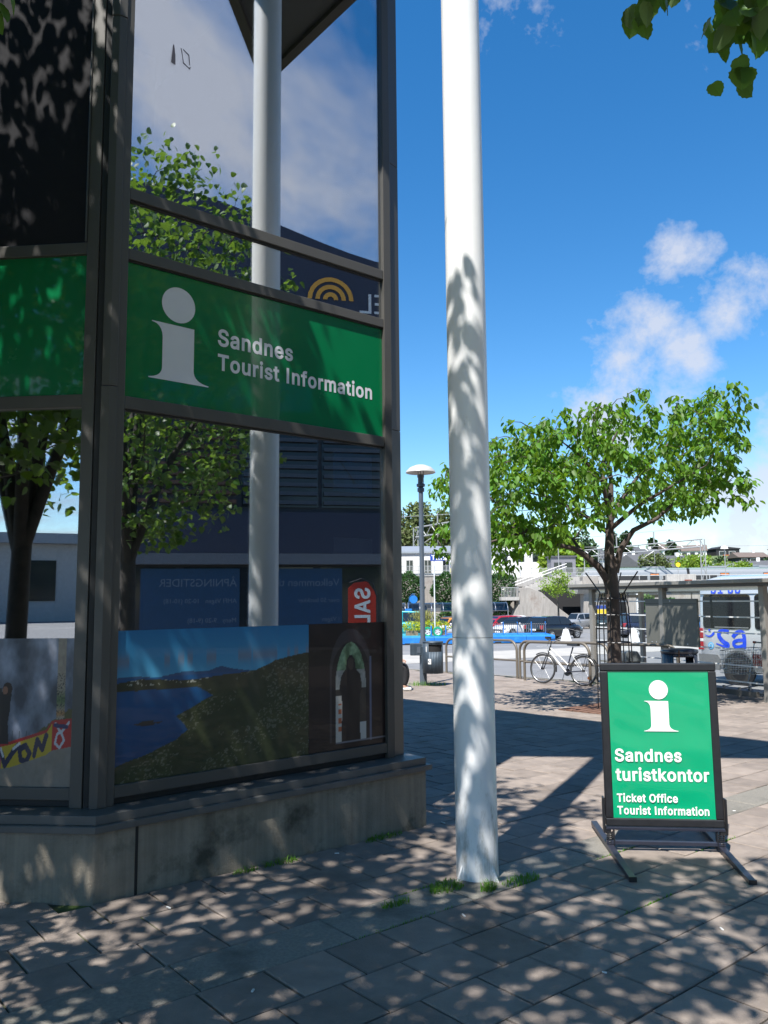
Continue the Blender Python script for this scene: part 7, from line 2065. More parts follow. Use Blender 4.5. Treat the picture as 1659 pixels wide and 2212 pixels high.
def leaf_ball(name, c, rad, n, L, mat, parent, seed, tpl=T_QUAD, shell=0.5, kind='stuff'):
    r = np.random.default_rng(seed)
    p = unit(r.normal(0, 1, (n, 3)))
    q = shell + (1 - shell) * r.random((n, 1)) ** 0.5
    lum = 1 + 0.12 * np.sin(p[:, :1] * 7 + seed) * np.cos(p[:, 2:] * 6 + seed)
    C = np.array(c) + p * q * np.array(rad) * lum
    D = p + r.normal(0, 0.8, (n, 3))
    N = p + r.normal(0, 0.6, (n, 3))
    return ob(leaf_mesh(name, C, D, N, r.uniform(0.7, 1.3, n) * L, tpl, mat), name, parent, kind)


crate_m = pm('planter_wood', (0.20, 0.15, 0.10), 0.8, var=0.3, scale=6)
for k, (x, lab) in enumerate(((1.55, 'planter of bright yellow-green shrubs left of the lamp post'), (2.45, 'planter of yellow-green shrubs right behind the lamp post'), (3.25, 'small planter of yellow shrubs behind the white sign pole'))):
    pt = thing('planter', lab, 'planter', (x, 46.6 + 0.2 * k, pz), 0, 'planters on the blue stage')
    for j in range(3):
        MB().box((-0.35, -0.27, 0.02 + j * 0.10), (0.35, 0.27, 0.11 + j * 0.10)).obj('board', crate_m, pt, bevel=0.01)
    leaf_ball('shrub', (0, 0, 0.52), (0.55, 0.45, 0.30), 420, 0.11, yel_l, pt, 40 + k, T_OVAL)
gs = thing('tall_grass', 'clump of tall straw-coloured grass behind the yellow shrubs', 'plant', (2.25, 47.6, pz))
rg = np.random.default_rng(3)
n = 900
C = np.stack([rg.normal(0, 0.34, n), rg.normal(0, 0.25, n), rg.uniform(0.1, 1.25, n)], -1)
D = np.stack([rg.normal(0, 0.5, n), rg.normal(0, 0.5, n), np.ones(n)], -1)
ob(leaf_mesh('blades', C, D, rg.normal(0, 1, (n, 3)), np.full(n, 0.30), T_QUAD, straw_l, np.full(n, 0.05)), 'blades', gs, 'stuff')
gt = pm('green_tyre', (0.0, 0.28, 0.14), 0.6)
for k, (x, y, lab) in enumerate(((2.42, 45.75, 'green-painted tyre on the blue stage just right of the lamp post'), (2.98, 45.75, 'green-painted tyre on the blue stage right of the white sign pole'))):
    ty = thing('painted_tyre', lab, 'tyre', (x, y, pz), 0, 'green tyres on the stage')
    M = fr((0, 0, 0.27), (1, 0, 0), (0, 0, 1), (0, -1, 0))
    MB().lathe([(0.17, -0.09), (0.25, -0.1), (0.27, -0.06), (0.27, 0.06), (0.25, 0.1), (0.17, 0.09)], 24, M).obj('tyre', gt, ty, smooth=50)
    rm = MB().lathe([(0.17, 0.06), (0.15, 0.05)], 24, M)
    for q in range(5):
        a = q * 2 * math.pi / 5
        ca, sa = math.cos(a), math.sin(a)
        rm.add([M @ Vector(p) for p in ((-sa * .03, ca * .03, 0.06), (sa * .03, -ca * .03, 0.06), (ca * .16 + sa * .04, sa * .16 - ca * .04, 0.055), (ca * .16 - sa * .04, sa * .16 + ca * .04, 0.055))], [(0, 1, 2, 3)])
    rm.obj('rim', brimm, ty)
for k, (x, y) in enumerate(((2.60, 45.4), (3.42, 45.45), (3.85, 45.5))):
    o = MB().tube([(0, 0, 0), (0, 0, 0.62)], 0.04, 10).obj('blue_bollard', bluem)
    o.location = (x, y, pz)
    tag(o, ('short blue post in front of the painted tyres', 'short blue post right of the painted tyres', 'short blue post nearest the white column')[k], 'bollard', 'blue posts on the stage')

whitec = pm('white_concrete', (0.72, 0.71, 0.68), 0.8, var=0.06, scale=4)
chain_pts = []
catg = pm('chain_grey', (0.12, 0.12, 0.12), 0.5, metal=0.5)
bol = [(10.35, 46.2, 'white conical bollard in front of the black hatchback'), (13.95, 45.3, 'white conical bollard partly hidden by the young tree trunk'), (16.35, 44.6, 'white conical bollard left of the timetable case'), (18.6, 44.0, 'white conical bollard behind the timetable case, nearest the minibus')]
for x, y, lab in bol:
    t = thing('cone_bollard', lab, 'bollard', (x, y, ggz(y)), 0, 'white conical bollards')
    MB().lathe([(0.37, 0.0), (0.37, 0.07), (0.33, 0.09), (0.15, 0.76), (0.08, 0.80), (0, 0.80)], 24).obj('cone', whitec, t, smooth=35)
    MB().lathe([(0.03, 0.79), (0.03, 0.84), (0.05, 0.87), (0.0, 0.90)], 10).obj('eye', steel_b, t)
    chain_pts.append(Vector((x, y, ggz(y) + 0.86)))
for a, b, lab in zip(chain_pts[:-1], chain_pts[1:], ('sagging chain between the first two white bollards', 'sagging chain right of the young tree trunk', 'sagging chain behind the timetable case')):
    pts = [a + (b - a) * s + Vector((0, 0, -1.2 * s * (1 - s))) for s in [k / 12 for k in range(13)]]
    tag(MB().tube(pts, 0.012, 6).obj('chain', catg), lab, 'chain', 'chains between the bollards')

# taxi sign on its pole
tx = thing('taxi_sign', 'blue Taxi sign on a slim white pole beside the lamp post', 'sign', (2.85, 46.0, ggz(46) + 0.46))
MB().tube([(0, 0, -0.05), (0, 0, 4.72)], 0.035, 10).obj('pole', pm('pole_white', (0.62, 0.63, 0.64), 0.4), tx, smooth=60)
tp = MB().box((-0.22, -0.055, 4.28), (0.60, -0.037, 4.66)).obj('sign_plate', pm('taxi_blue', (0.012, 0.05, 0.30), 0.4), tx, bevel=0.02)
me = text_mesh('Taxi', 0.36, sign_w, 0.012)
o = bpy.data.objects.new('lettering', me)
link(o, tp)
o.matrix_local = fr((-0.15, -0.057, 4.355), (1, 0, 0), (0, 0, 1), (0, -1, 0))
MB().box((-0.05, -0.05, 4.4), (0.05, -0.03, 4.55)).obj('clip', steel_b, tx)
# ------------------------------------------------------------------ retaining wall, stairs, station, train, hillside
conc2 = pm('weathered_concrete', (0.30, 0.275, 0.245), 0.9, var=0.16, scale=0.5, streak=0.25, bump=0.3, bscale=8, dirt=(0.20, 0.15, 0.12), dscale=0.5, dthr=0.56)
conc3 = pm('pale_concrete', (0.38, 0.36, 0.33), 0.9, var=0.12, scale=0.4, streak=0.2, dirt=(0.26, 0.25, 0.24), dscale=0.4)
darkm = pm('underpass_dark', (0.02, 0.02, 0.022), 0.9)
railg = pm('rail_grey_paint', (0.42, 0.42, 0.41), 0.5, metal=0.3)
whitew = pm('white_render', (0.70, 0.70, 0.69), 0.8, var=0.04, scale=0.5)
slate = pm('slate_roof', (0.075, 0.078, 0.085), 0.8, var=0.2, scale=2, bump=0.3)
zincm = pm('zinc_roof', (0.30, 0.32, 0.34), 0.5, metal=0.4, var=0.08)
G9 = ggz(95)
plat = MB()
plat.box((-60, 96.0, G9), (15.4, 146, 4.15))
plat.box((15.4, 99.0, G9), (28, 146, 4.15))
plat.box((28, 97, G9), (140, 146, 3.15))
plat.box((-60, 146, G9), (140, 178, 3.0))
tag(plat.obj('station_platform', conc3), kind='structure')
rw = thing('retaining_wall', 'weathered concrete retaining wall behind the round hedges', 'wall', (0, 95.6, G9))
for k in range(12):
    x = -32 + k * 3.95
    MB().box((x, 0, 0), (x + 3.93, 0.38, 4.27 - G9)).obj('wall_panel', conc2, rw, bevel=0.03)
MB().box((-32, -0.06, 4.27 - G9 + 0.002), (15.4, 0.42, 4.27 - G9 + 0.14)).obj('coping', conc3, rw)
prl = thing('platform_railing', 'grey railing along the top of the retaining wall', 'railing', (0, 95.75, 4.4))
for k in range(24):
    MB().box((-32 + k * 2, -0.03, 0), (-31.94 + k * 2, 0.03, 1.1)).obj('post', railg, prl)
for z in (0.15, 0.55, 1.08):
    MB().box((-32, -0.025, z), (15.3, 0.025, z + 0.05)).obj('rail', railg, prl)
bb_ = MB()
for k in range(180):
    x = -8 + k * 0.13
    bb_.box((x, -0.01, 0.15), (x + 0.025, 0.01, 1.08))
tag(bb_.obj('bars', railg, prl), kind='stuff')

stw_ = thing('concrete_stairs', 'concrete stair block climbing from the car park to the platform', 'stairs', (0, 90.0, ggz(90)))
SZ0 = ggz(90)
FR = fr((0, 0, -SZ0), (1, 0, 0), (0, 0, 1), (0, -1, 0))
MB().prism([(13.9, SZ0), (22.0, SZ0), (20.5, -0.35), (19.6, 0.35), (17.6, 2.2), (16.3, 2.75), (15.0, 2.75), (15.0, 0.9), (14.6, 0.2)], -2.2, 0.0, FR).obj('stair_wall', conc2, stw_, bevel=0.04)
MB().prism([(13.0, 1.35), (15.0, 1.35), (15.0, 1.75), (13.0, 1.75)], -2.4, 0.25, FR).obj('landing', conc3, stw_)
MB().prism([(13.2, 1.75), (21.0, 4.55), (21.0, 3.9), (14.8, 1.2), (13.2, 1.2)], -4.4, -2.3, FR).obj('upper_flight', conc3, stw_)
for k in range(10):
    MB().box((15.1 + k * 0.52, 2.35, 2.36 - SZ0 + k * 0.185), (15.62 + k * 0.52, 4.2, 2.55 - SZ0 + k * 0.185)).obj('step', conc3, stw_)
for off in (0.9, 0.55):
    MB().tube([(13.2, 2.25, 1.9 + off - SZ0), (21.0, 2.25, 4.6 + off - SZ0)], 0.05, 6).obj('handrail', railg, stw_)
for k in range(12):
    MB().box((13.05 + k * 0.16, -0.28, 1.75 - SZ0), (13.09 + k * 0.16, -0.24, 2.75 - SZ0)).obj('baluster', railg, stw_)
MB().box((13.0, -0.29, 2.75 - SZ0), (15.0, -0.23, 2.81 - SZ0)).obj('handrail', railg, stw_)
rs_ = thing('stair_railing', 'grey railing above the concrete stairs', 'railing', (0, 99.1, 4.15))
for k in range(10):
    MB().box((15.4 + k * 1.4, 0, 0), (15.46 + k * 1.4, 0.06, 1.1)).obj('post', railg, rs_)
MB().box((15.4, 0, 0.5), (28, 0.05, 0.55)).obj('rail', railg, rs_)
MB().box((15.4, 0, 1.06), (28, 0.05, 1.12)).obj('rail', railg, rs_)
ub = MB()
for k in range(88):
    ub.box((15.45 + k * 0.14, 0.01, 0.1), (15.48 + k * 0.14, 0.03, 1.06))
tag(ub.obj('bars', railg, rs_), kind='stuff')
br_ = thing('concrete_underpass', 'concrete platform bridge with square pillars and a dark passage below', 'bridge', (0, 88.5, ggz(88)))
B0 = ggz(88)
MB().box((21.9, 0, 0), (23.6, 1.6, 3.9 - B0)).obj('pillar', conc2, br_, bevel=0.05)
MB().box((30.5, 0, 0), (31.9, 1.6, 2.8 - B0)).obj('pillar', conc2, br_, bevel=0.05)
MB().box((22.4, -0.05, 0.55 - B0), (23.0, -0.005, 0.95 - B0)).obj('pillar_sign', blackm, br_)
MB().prism([(0.0, 2.0), (0.9, 2.0), (9.0, 2.5), (9.0, 3.02), (0.0, 3.02), (-0.9, 2.8)], 21.2, 120, fr((0, 0, -B0), (0, 1, 0), (0, 0, 1), (1, 0, 0)) @ Matrix.Translation((0, 0, 0))).obj('deck_edge', conc3, br_)
MB().box((15.4, 10.4, 0), (60, 10.6, 3.0 - B0)).obj('passage_back', darkm, br_)
MB().box((26.5, -0.35, 0), (118, -0.05, 1.99 - B0)).obj('side_wall', conc2, br_)
MB().box((23.6, 0.8, 1.7 - B0), (30.5, 0.95, 1.99 - B0)).obj('passage_lintel', darkm, br_)
for k in range(5):
    MB().box((26.6 + k * 3.5, -0.38, 0), (26.68 + k * 3.5, -0.34, 1.99 - B0)).obj('wall_joint', darkm, br_)
r2 = thing('bridge_parapet', 'low concrete parapet and rail in front of the train', 'parapet', (0, 88.6, 3.02))
MB().box((21.2, 0.2, 0), (44, 0.5, 0.42)).obj('parapet', conc3, r2)
MB().box((31.2, -0.1, 0.0), (34.4, 0.6, 1.05)).obj('parapet_block', conc3, r2, bevel=0.03)
MB().box((33.1, -0.14, -0.1), (33.9, -0.1, 0.45)).obj('brown_plate', pm('brown_plate', (0.22, 0.06, 0.03), 0.5), r2)
MB().tube([(21.2, 0.3, 0.95), (120, 0.3, 0.95)], 0.05, 6).obj('rail', railg, r2)
for k in range(14):
    MB().box((23 + k * 2.6, 0.27, 0.5), (23.08 + k * 2.6, 0.33, 0.95)).obj('post', railg, r2)

yb = thing('notice_boards', 'yellow timetable boards under a blue header by the underpass', 'notice board', (22.75, 87.6, ggz(87)))
MB().box((-0.1, 0, 0.3), (1.75, 0.08, 2.55)).obj('frame', pm('board_grey', (0.3, 0.3, 0.3), 0.5), yb)
MB().box((-0.08, -0.02, 2.15), (1.73, 0, 2.5)).obj('header', pm('board_blue', (0.02, 0.05, 0.25), 0.5), yb)
for k in range(3):
    MB().box((0.0 + k * 0.56, -0.03, 0.5), (0.52 + k * 0.56, -0.004, 2.05)).obj('yellow_sheet', pm('board_yellow', (0.72, 0.52, 0.02), 0.6), yb)
wp = thing('information_pillar', 'white information pillar right of the young tree trunk', 'sign', (26.0, 82.0, ggz(82)))
MB().box((-0.35, -0.1, 0), (0.35, 0.1, 3.6)).obj('slab', whitew, wp, bevel=0.03)
for k in range(3):
    MB().box((-0.3, -0.106, 1.2 + k * 0.3), (0.3, -0.1, 1.32 + k * 0.3)).obj('text_bar', blackm, wp)
MB().box((-1.6, -0.2, 3.2), (2.0, 0.2, 3.5)).obj('dark_arm', blackm, wp)

# cycle shelters with arched roofs
acry = glassmat('smoky_acrylic', 0.04, (0.42, 0.45, 0.45))
for k, (x0, x1, lab) in enumerate(((2.3, 6.9, 'arched smoky cycle shelter behind the teal van'), (7.3, 12.1, 'arched smoky cycle shelter half hidden by the white column'), (-2.6, 2.0, 'arched smoky cycle shelter behind the office corner'))):
    t = thing('cycle_shelter', lab, 'cycle shelter', (x0, 80.5, ggz(80)), 0, 'cycle shelters')
    w = x1 - x0
    arc = [(math.cos(a) * 1.4, 2.0 + 0.85 * math.sin(a)) for a in [R(x) for x in range(20, 181, 16)]]
    sk = MB()
    m = len(arc)
    sk.add([(0, y, z) for y, z in arc] + [(w, y, z) for y, z in arc], [(i, i + 1, m + i + 1, m + i) for i in range(m - 1)])
    sk.obj('roof_sheet', acry, t, smooth=60)
    for j in range(5):
        MB().tube([(w * j / 4, y, z) for y, z in arc], 0.04, 6).obj('arch_rib', steel_b, t)
    for j in range(3):
        MB().tube([(w * j / 2, -1.4, 0), (w * j / 2, -1.4, 2.0)], 0.05, 6).obj('post', steel_b, t)
    MB().tube([(0, -1.42, 2.0), (w, -1.42, 2.0)], 0.045, 6).obj('edge_beam', blackm, t)
pks = thing('parking_sign', 'small blue parking sign left of the lamp post', 'sign', (2.05, 70.0, ggz(70)))
MB().tube([(0, 0, 0), (0, 0, 2.2), (0.1, 0, 3.2), (0.35, 0, 3.45), (0.6, 0, 3.45)], 0.04, 6).obj('pole', pblue, pks)
MB().box((-0.3, -0.04, 1.5), (0.3, -0.02, 2.2)).obj('plate', bluem, pks)
MB().lathe([(0, 0), (0.35, 0)], 20, fr((0.45, -0.05, 3.0), (1, 0, 0), (0, 0, 1), (0, -1, 0))).obj('disc', bluem, pks)

# hedges clipped round, conifers, small trees
hedge_l = leafmat('hedge_leaf', (0.030, 0.075, 0.016), (0.06, 0.14, 0.02), 0.45, 0.2, 0.45)
con_l = leafmat('conifer_leaf', (0.045, 0.105, 0.025), (0.06, 0.14, 0.03), 0.6, 0.15, 0.4)
spring_l = leafmat('maple_leaf', (0.17, 0.27, 0.03), (0.30, 0.42, 0.03), 0.5, 0.35, 0.3)
far_l = leafmat('hillside_leaf', (0.105, 0.135, 0.045), (0.15, 0.19, 0.04), 0.7, 0.2, 0.45)
far_d = leafmat('dark_hillside_leaf', (0.035, 0.07, 0.022), (0.05, 0.09, 0.02), 0.7, 0.15, 0.45)
for k, (x, z, rx_, rz_, lab) in enumerate(((2.6, 1.9, 1.75, 1.75, 'round clipped hedge behind the lamp post'), (7.05, 1.75, 1.6, 1.75, 'round clipped hedge just left of the white column'), (13.4, 1.6, 1.75, 1.95, 'round clipped hedge right of the white column'), (-3.2, 1.9, 1.7, 1.7, 'round clipped hedge behind the office'))):
    t = thing('round_hedge', lab, 'hedge', (x, 92.8, ggz(92)), 0, 'round hedges along the wall')
    MB().tube([(0, 0, 0), (0, 0, 2.4)], 0.12, 8).obj('trunk', barkm, t)
    leaf_ball('foliage', (0, 0, z + 2.85), (rx_, 1.5, rz_), 2600, 0.26, hedge_l, t, 60 + k, T_QUAD, 0.78)
    leaf_ball('foliage', (0.1, 0, 1.0), (rx_ * 0.9, 1.3, 0.9), 500, 0.3, hedge_l, t, 160 + k, T_QUAD, 0.5)
for k, (x, y, z, rx_, rz_, n_, lab) in enumerate(((26.6, 80.0, 1.2, 1.3, 1.1, 900, 'spreading dark conifer between tree trunk and timetable case'), (29.4, 81.0, 1.0, 1.7, 1.0, 900, 'spreading dark conifer right behind the timetable case'), (7.3, 86.5, 1.6, 1.1, 0.5, 400, 'low juniper at the foot of the retaining wall'))):
    t = thing('conifer_shrub', lab, 'shrub', (x, y, ggz(y)), 0, 'conifers in the car park')
    MB().tube([(0, 0, 0), (0.1, 0, z + 0.3)], 0.09, 6).obj('trunk', barkm, t)
    leaf_ball('foliage', (0, 0, z + 0.4), (rx_, 1.2, rz_), n_, 0.34, con_l, t, 80 + k, T_QUAD, 0.2)
    leaf_ball('foliage', (-rx_ * 0.4, 0, z + rz_ + 0.5), (rx_ * 0.5, 0.8, rz_ * 0.5), n_ // 3, 0.34, con_l, t, 180 + k, T_QUAD, 0.2)
t = thing('wall_shrub', 'leafy green shrub against the concrete wall above the timetable case', 'shrub', (33.3, 90.6, ggz(90)))
MB().tube([(0, 0, 0), (0.1, 0, 2.0)], 0.08, 6).obj('trunk', barkm, t)
leaf_ball('foliage', (0, 0, 2.9), (2.1, 0.9, 1.0), 900, 0.28, hedge_l, t, 91, T_QUAD, 0.4)
mt_ = thing('small_maple', 'small bright green maple in front of the concrete stairs', 'tree', (16.8, 78.0, ggz(78)))
MB().tube([(0, 0, 0), (0.02, 0, 2.2), (-0.05, 0, 3.2), (0.1, 0, 4.6)], [0.11, 0.09, 0.07, 0.03], 8).obj('trunk', barkm, mt_)
mbr = MB()
mc = np.random.default_rng(12)
mcl = []
for _ in range(46):
    p = unit(mc.normal(0, 1, 3)) * mc.random() ** 0.4
    mcl.append(np.array([p[0] * 1.75, p[1] * 1.5, 4.5 + p[2] * 1.35 - 0.25 * abs(p[0])]))
grow_to(mbr, [np.array((0, 0, z)) for z in (2.2, 2.7, 3.2, 3.8, 4.4)], mcl, 0.035, 0.1, mc, 5)
mbr.obj('branches', barkm, mt_)
ci = np.repeat(np.arange(46), 34)
C = np.array(mcl)[ci] + mc.normal(0, 1, (len(ci), 3)) * np.array([0.28, 0.28, 0.16])
ob(leaf_mesh('crown', C, mc.normal(0, 1, C.shape), mc.normal(0, .5, C.shape) + np.array([0, 0, 1]), mc.uniform(0.13, 0.24, len(C)), T_QUAD, spring_l), 'crown', mt_, 'stuff')


def far_tree(name, lab, loc, h, rx_, mat, seed, n_=900, L=0.5, group=None, tall=False, kind='tree'):
    t = thing(name, lab, kind, loc, 0, group)
    MB().tube([(0, 0, -0.5), (0.1, 0, h * 0.5), (0, 0, h * 0.9)], [0.03 * h, 0.022 * h, 0.006 * h], 7).obj('trunk', barkm, t)
    r = np.random.default_rng(seed)
    C = []
    m = 34
    cc_ = np.stack([r.uniform(-.75, .75, m) * rx_, r.uniform(-.6, .6, m) * rx_, h * (0.30 + 0.62 * r.random(m))], -1)
    if tall:
        cc_[:, :2] *= (1.12 - cc_[:, 2:] / h)
    ci_ = r.integers(0, m, n_)
    sp_ = rx_ * (0.29 if not tall else 0.2)
    p = unit(r.normal(0, 1, (n_, 3))) * sp_ * r.random((n_, 1)) ** 0.35
    if tall:
        p *= (1.3 - cc_[ci_][:, 2:] / h)
    C = cc_[ci_] + p
    ob(leaf_mesh('crown', C, p + r.normal(0, .6, p.shape) * sp_, p + r.normal(0, .5, p.shape) * sp_ + np.array([0, 0, .3]), r.uniform(.6, 1.4, n_) * L, T_QUAD, mat), 'crown', t, 'stuff')
    return t


# station building and platform canopy
sb_ = thing('station_building', 'long white station building on the platform left of the column', 'building', (0, 112, 4.15))
MB().box((-20, 0, 0), (16.5, 9, 3.9)).obj('wall', whitew, sb_)
MB().box((-20.3, -0.3, 3.9), (16.8, 9.3, 4.2)).obj('roof', zincm, sb_)
for k in range(9):
    x = -7.2 + k * 2.55
    w_o = MB().box((x, -0.05, 0.9), (x + 1.05, -0.002, 2.9)).obj('window', pm('window_frame_pale', (0.5, 0.5, 0.5), 0.5), sb_)
    for j in range(2):
        MB().box((x + 0.08 + j * 0.48, -0.06, 1.0), (x + 0.48 + j * 0.48, -0.052, 2.8)).obj('pane', cglass, w_o)
MB().box((9.2, -0.08, 0.6), (15.0, -0.01, 1.7)).obj('yellow_poster', pm('kiosk_yellow', (0.60, 0.55, 0.12), 0.6), sb_)
MB().box((9.2, -0.09, 1.72), (15.0, -0.01, 2.3)).obj('blue_poster', pm('kiosk_blue', (0.06, 0.10, 0.30), 0.6), sb_)
cn = thing('platform_canopy', 'curved zinc canopy over the platform behind the lamp post', 'canopy', (0, 104, 4.15))
arc = [(y, 3.45 + 1.15 * math.sin(max(0.02, (y + 1) / 7 * math.pi * 0.55))) for y in np.linspace(-1, 6, 9)]
m = len(arc)
MB().add([(-20, y, z) for y, z in arc] + [(9.0, y, z) for y, z in arc], [(i, i + 1, m + i + 1, m + i) for i in range(m - 1)]).obj('roof_sheet', zincm, cn, smooth=60)
MB().box((-20, -1.08, 3.30), (9.0, -1.0, 3.52)).obj('gutter', zincm, cn)
for k in range(14):
    MB().box((-19 + k * 2.1, -0.98, 3.45), (-18.93 + k * 2.1, 6, 3.50)).obj('seam', zincm, cn)
for k in range(9):
    MB().box((-19 + k * 3.4, 1.0, 0), (-18.72 + k * 3.4, 1.28, 3.7)).obj('column', pm('canopy_column', (0.12, 0.13, 0.14), 0.5), cn)
wbld = thing('white_block', 'white flat-roofed building behind the lower leaves of the street tree', 'building', (17.5, 128, 4.15))
MB().box((0, 0, 0), (11.5, 8, 6.0)).obj('wall', whitew, wbld)
MB().box((-0.2, -0.2, 6.0), (11.7, 8.2, 6.3)).obj('roof', zincm, wbld)
for k in range(4):
    MB().box((0.8 + k * 2.7, -0.05, 3.2), (2.2 + k * 2.7, 0.0, 4.8)).obj('window', cglass, wbld)
dk = thing('grey_kiosk', 'grey platform kiosk left of the train front', 'building', (24.6, 118, 4.15))
MB().box((0, 0, 0), (3.6, 3, 3.4)).obj('wall', pm('kiosk_grey', (0.17, 0.17, 0.19), 0.7), dk)
MB().box((-0.2, -0.2, 3.4), (3.8, 3.2, 3.6)).obj('roof', slate, dk)
for k in range(2):
    MB().box((0.4 + k * 1.6, -0.04, 1.1), (1.5 + k * 1.6, 0, 2.6)).obj('window', cglass, dk)

# train
trm = pm('train_grey', (0.27, 0.285, 0.295), 0.35, metal=0.25, var=0.04)
trd = pm('train_dark', (0.02, 0.02, 0.025), 0.2)
tro = pm('train_orange', (0.55, 0.16, 0.03), 0.4)
trt = pm('train_roof_teal', (0.24, 0.31, 0.31), 0.5)
TRY, TRZ = 150.0, 3.45
trn = thing('train', 'grey commuter train with dark windows standing above the car park', 'train', (32.4, TRY, TRZ))
cx0 = [3.2, 24.2, 45.2, 66.2]
FRT = fr((0, 0, 0), (1, 0, 0), (0, 0, 1), (0, -1, 0))
nose = MB()


def tsec(x, zt, wv, zb=0.0):
    return [(x, wv * p, z) for p, z in ((-.85, zb), (-1, zb + .3), (-1, zt - .9), (-.85, zt - .25), (-.5, zt), (.5, zt), (.85, zt - .25), (1, zt - .9), (1, zb + .3), (.85, zb))]


nose.loft([tsec(0.0, 1.7, 0.9), tsec(0.35, 2.2, 1.15), tsec(1.6, 3.0, 1.38), tsec(3.2, 3.35, 1.45)])
nose.obj('cab_nose', pm('train_white', (0.55, 0.56, 0.57), 0.3), trn, smooth=50)
MB().add([(0.42, -1.17, 1.25), (1.75, -1.42, 1.35), (1.75, -1.36, 2.45), (1.1, -1.30, 2.55), (0.5, -1.16, 2.05)], [(0, 1, 2, 3, 4)]).obj('cab_window', trd, trn)
for k in range(3):
    x0 = cx0[k]
    x1 = cx0[k + 1] - 0.5
    cb = MB().loft([tsec(x0, 3.35, 1.45), tsec(x1, 3.35, 1.45)]).obj('carriage', trm, trn, smooth=50)
    MB().box((x0, -1.2, 3.15), (x1, 1.2, 3.45)).obj('roof_fairing', trt, cb)
    for j in range(2):
        MB().box((x0 + 3.5 + j * 9.5, -1.25, 3.45), (x0 + 7.0 + j * 9.5, 1.0, 3.75)).obj('roof_unit', zincm, cb)
    MB().box((x1, -1.3, 0.2), (x1 + 0.5, 1.3, 3.2)).obj('gangway', blackm, trn)
    for a, b_ in ((1.0, 5.0), (7.8, 13.1), (15.8, 19.9)):
        MB().box((x0 + a, -1.475, 1.15), (x0 + b_, -1.455, 2.1)).obj('window_band', trd, cb)
    for a in (5.6, 13.6):
        d_ = MB().box((x0 + a, -1.49, 0.4), (x0 + a + 1.7, -1.46, 2.45)).obj('door', trd, cb)
        MB().box((x0 + a + 0.1, -1.50, 2.05), (x0 + a + 1.6, -1.491, 2.35)).obj('orange_light', tro, d_)
MB().box((3.6, -1.48, 0.5), (4.4, -1.46, 2.3)).obj('cab_door', trd, trn)
# catenary
catm = pm('catenary_grey', (0.30, 0.31, 0.31), 0.5, metal=0.4)


def truss(name, lab, a, b, masts, hh=1.5):
    t = thing(name, lab, 'catenary portal', a)
    a, b = Vector(a), Vector(b)
    d = b - a
    n = 14
    MB().tube([(0, 0, 0), d], 0.13, 6).obj('lower_chord', catm, t)
    MB().tube([(0, 0, hh), d + Vector((0, 0, hh))], 0.13, 6).obj('upper_chord', catm, t)
    for k in range(n):
        p, q = d * (k / n), d * ((k + 1) / n)
        MB().tube([p + Vector((0, 0, hh if k % 2 else 0)), q + Vector((0, 0, 0 if k % 2 else hh))], 0.06, 5).obj('lattice_bar', catm, t)
    for s in masts:
        p = d * s
        z1 = 3.0 - (a + p).z
        for o_ in (-0.35, 0.35):
            MB().tube([p + Vector((o_, 0, hh)), Vector((p.x + o_ * 1.4, p.y, z1))], 0.10, 5).obj('mast_leg', catm, t)
        for k in range(8):
            z_ = hh + (z1 - hh) * k / 8
            z_2 = hh + (z1 - hh) * (k + 1) / 8
            sg_ = 0.38 if k % 2 else -0.38
            MB().tube([p + Vector((sg_, 0, z_)), Vector((p.x - sg_, p.y, z_2))], 0.05, 4).obj('mast_brace', catm, t)
    for s in (0.3, 0.62):
        p = d * s
        MB().tube([p + Vector((0, 0, hh)), p + Vector((0, 0, hh + 2.2))], 0.12, 6).obj('insulator_post', catm, t)
        MB().tube([p, p + Vector((0, 0, -2.4)), p + Vector((-2.2, 0, -1.4)), p], 0.07, 5).obj('cantilever', catm, t)
    return t


truss('catenary_portal', 'lattice catenary portal spanning the tracks, right of the tree', (39.5, 158, 9.55), (56.2, 141, 10.35), (1.0, 0.15), 1.3)
truss('catenary_portal', 'lattice catenary portal behind the lamp post', (5.3, 134, 11.9), (17.0, 124, 12.9), (0.0,), 1.6)
for k, (a, b, lab) in enumerate((((30, 165, 12.9), (52, 143, 13.6), 'upper overhead wire right of the tree'), ((30, 165, 11.9), (120, 150, 11.0), 'long overhead wire over the train'), ((2, 135, 15.4), (20, 124, 15.2), 'overhead wire behind the lamp post'))):
    tag(MB().tube([a, b], 0.035, 4).obj('overhead_wire', catm), lab, 'wire', 'overhead wires')

# hillside
grassg = pm('hill_grass', (0.10, 0.14, 0.045), 0.95, var=0.35, scale=0.08, dirt=(0.06, 0.085, 0.03), dscale=0.05, dthr=0.5)


def hz(x, y):
    f = max(0.0, min(1.0, (y - 176) / 190.0))
    right = 1 / (1 + math.exp(-(x - 70) / 25))
    left = 1 / (1 + math.exp((x - 18) / 7))
    far_ = max(0.0, min(1.0, (y - 380) / 300))
    return -2.2 + f * (8 + 13 * right) + left * 9 * min(1, max(0, (y - 160) / 40)) + 2.0 * math.sin(x * 0.05) * f - far_ * 3


NX, NY = 60, 26
hx = np.linspace(-260, 420, NX)
hy_ = np.concatenate([np.linspace(168, 420, 18), np.linspace(470, 1500, 8)])
hm = MB().add([(x, y, hz(x, y)) for y in hy_ for x in hx], [(j * NX + i, j * NX + i + 1, (j + 1) * NX + i + 1, (j + 1) * NX + i) for j in range(NY - 1) for i in range(NX - 1)])
tag(hm.obj('hillside', grassg, smooth=180), kind='structure')


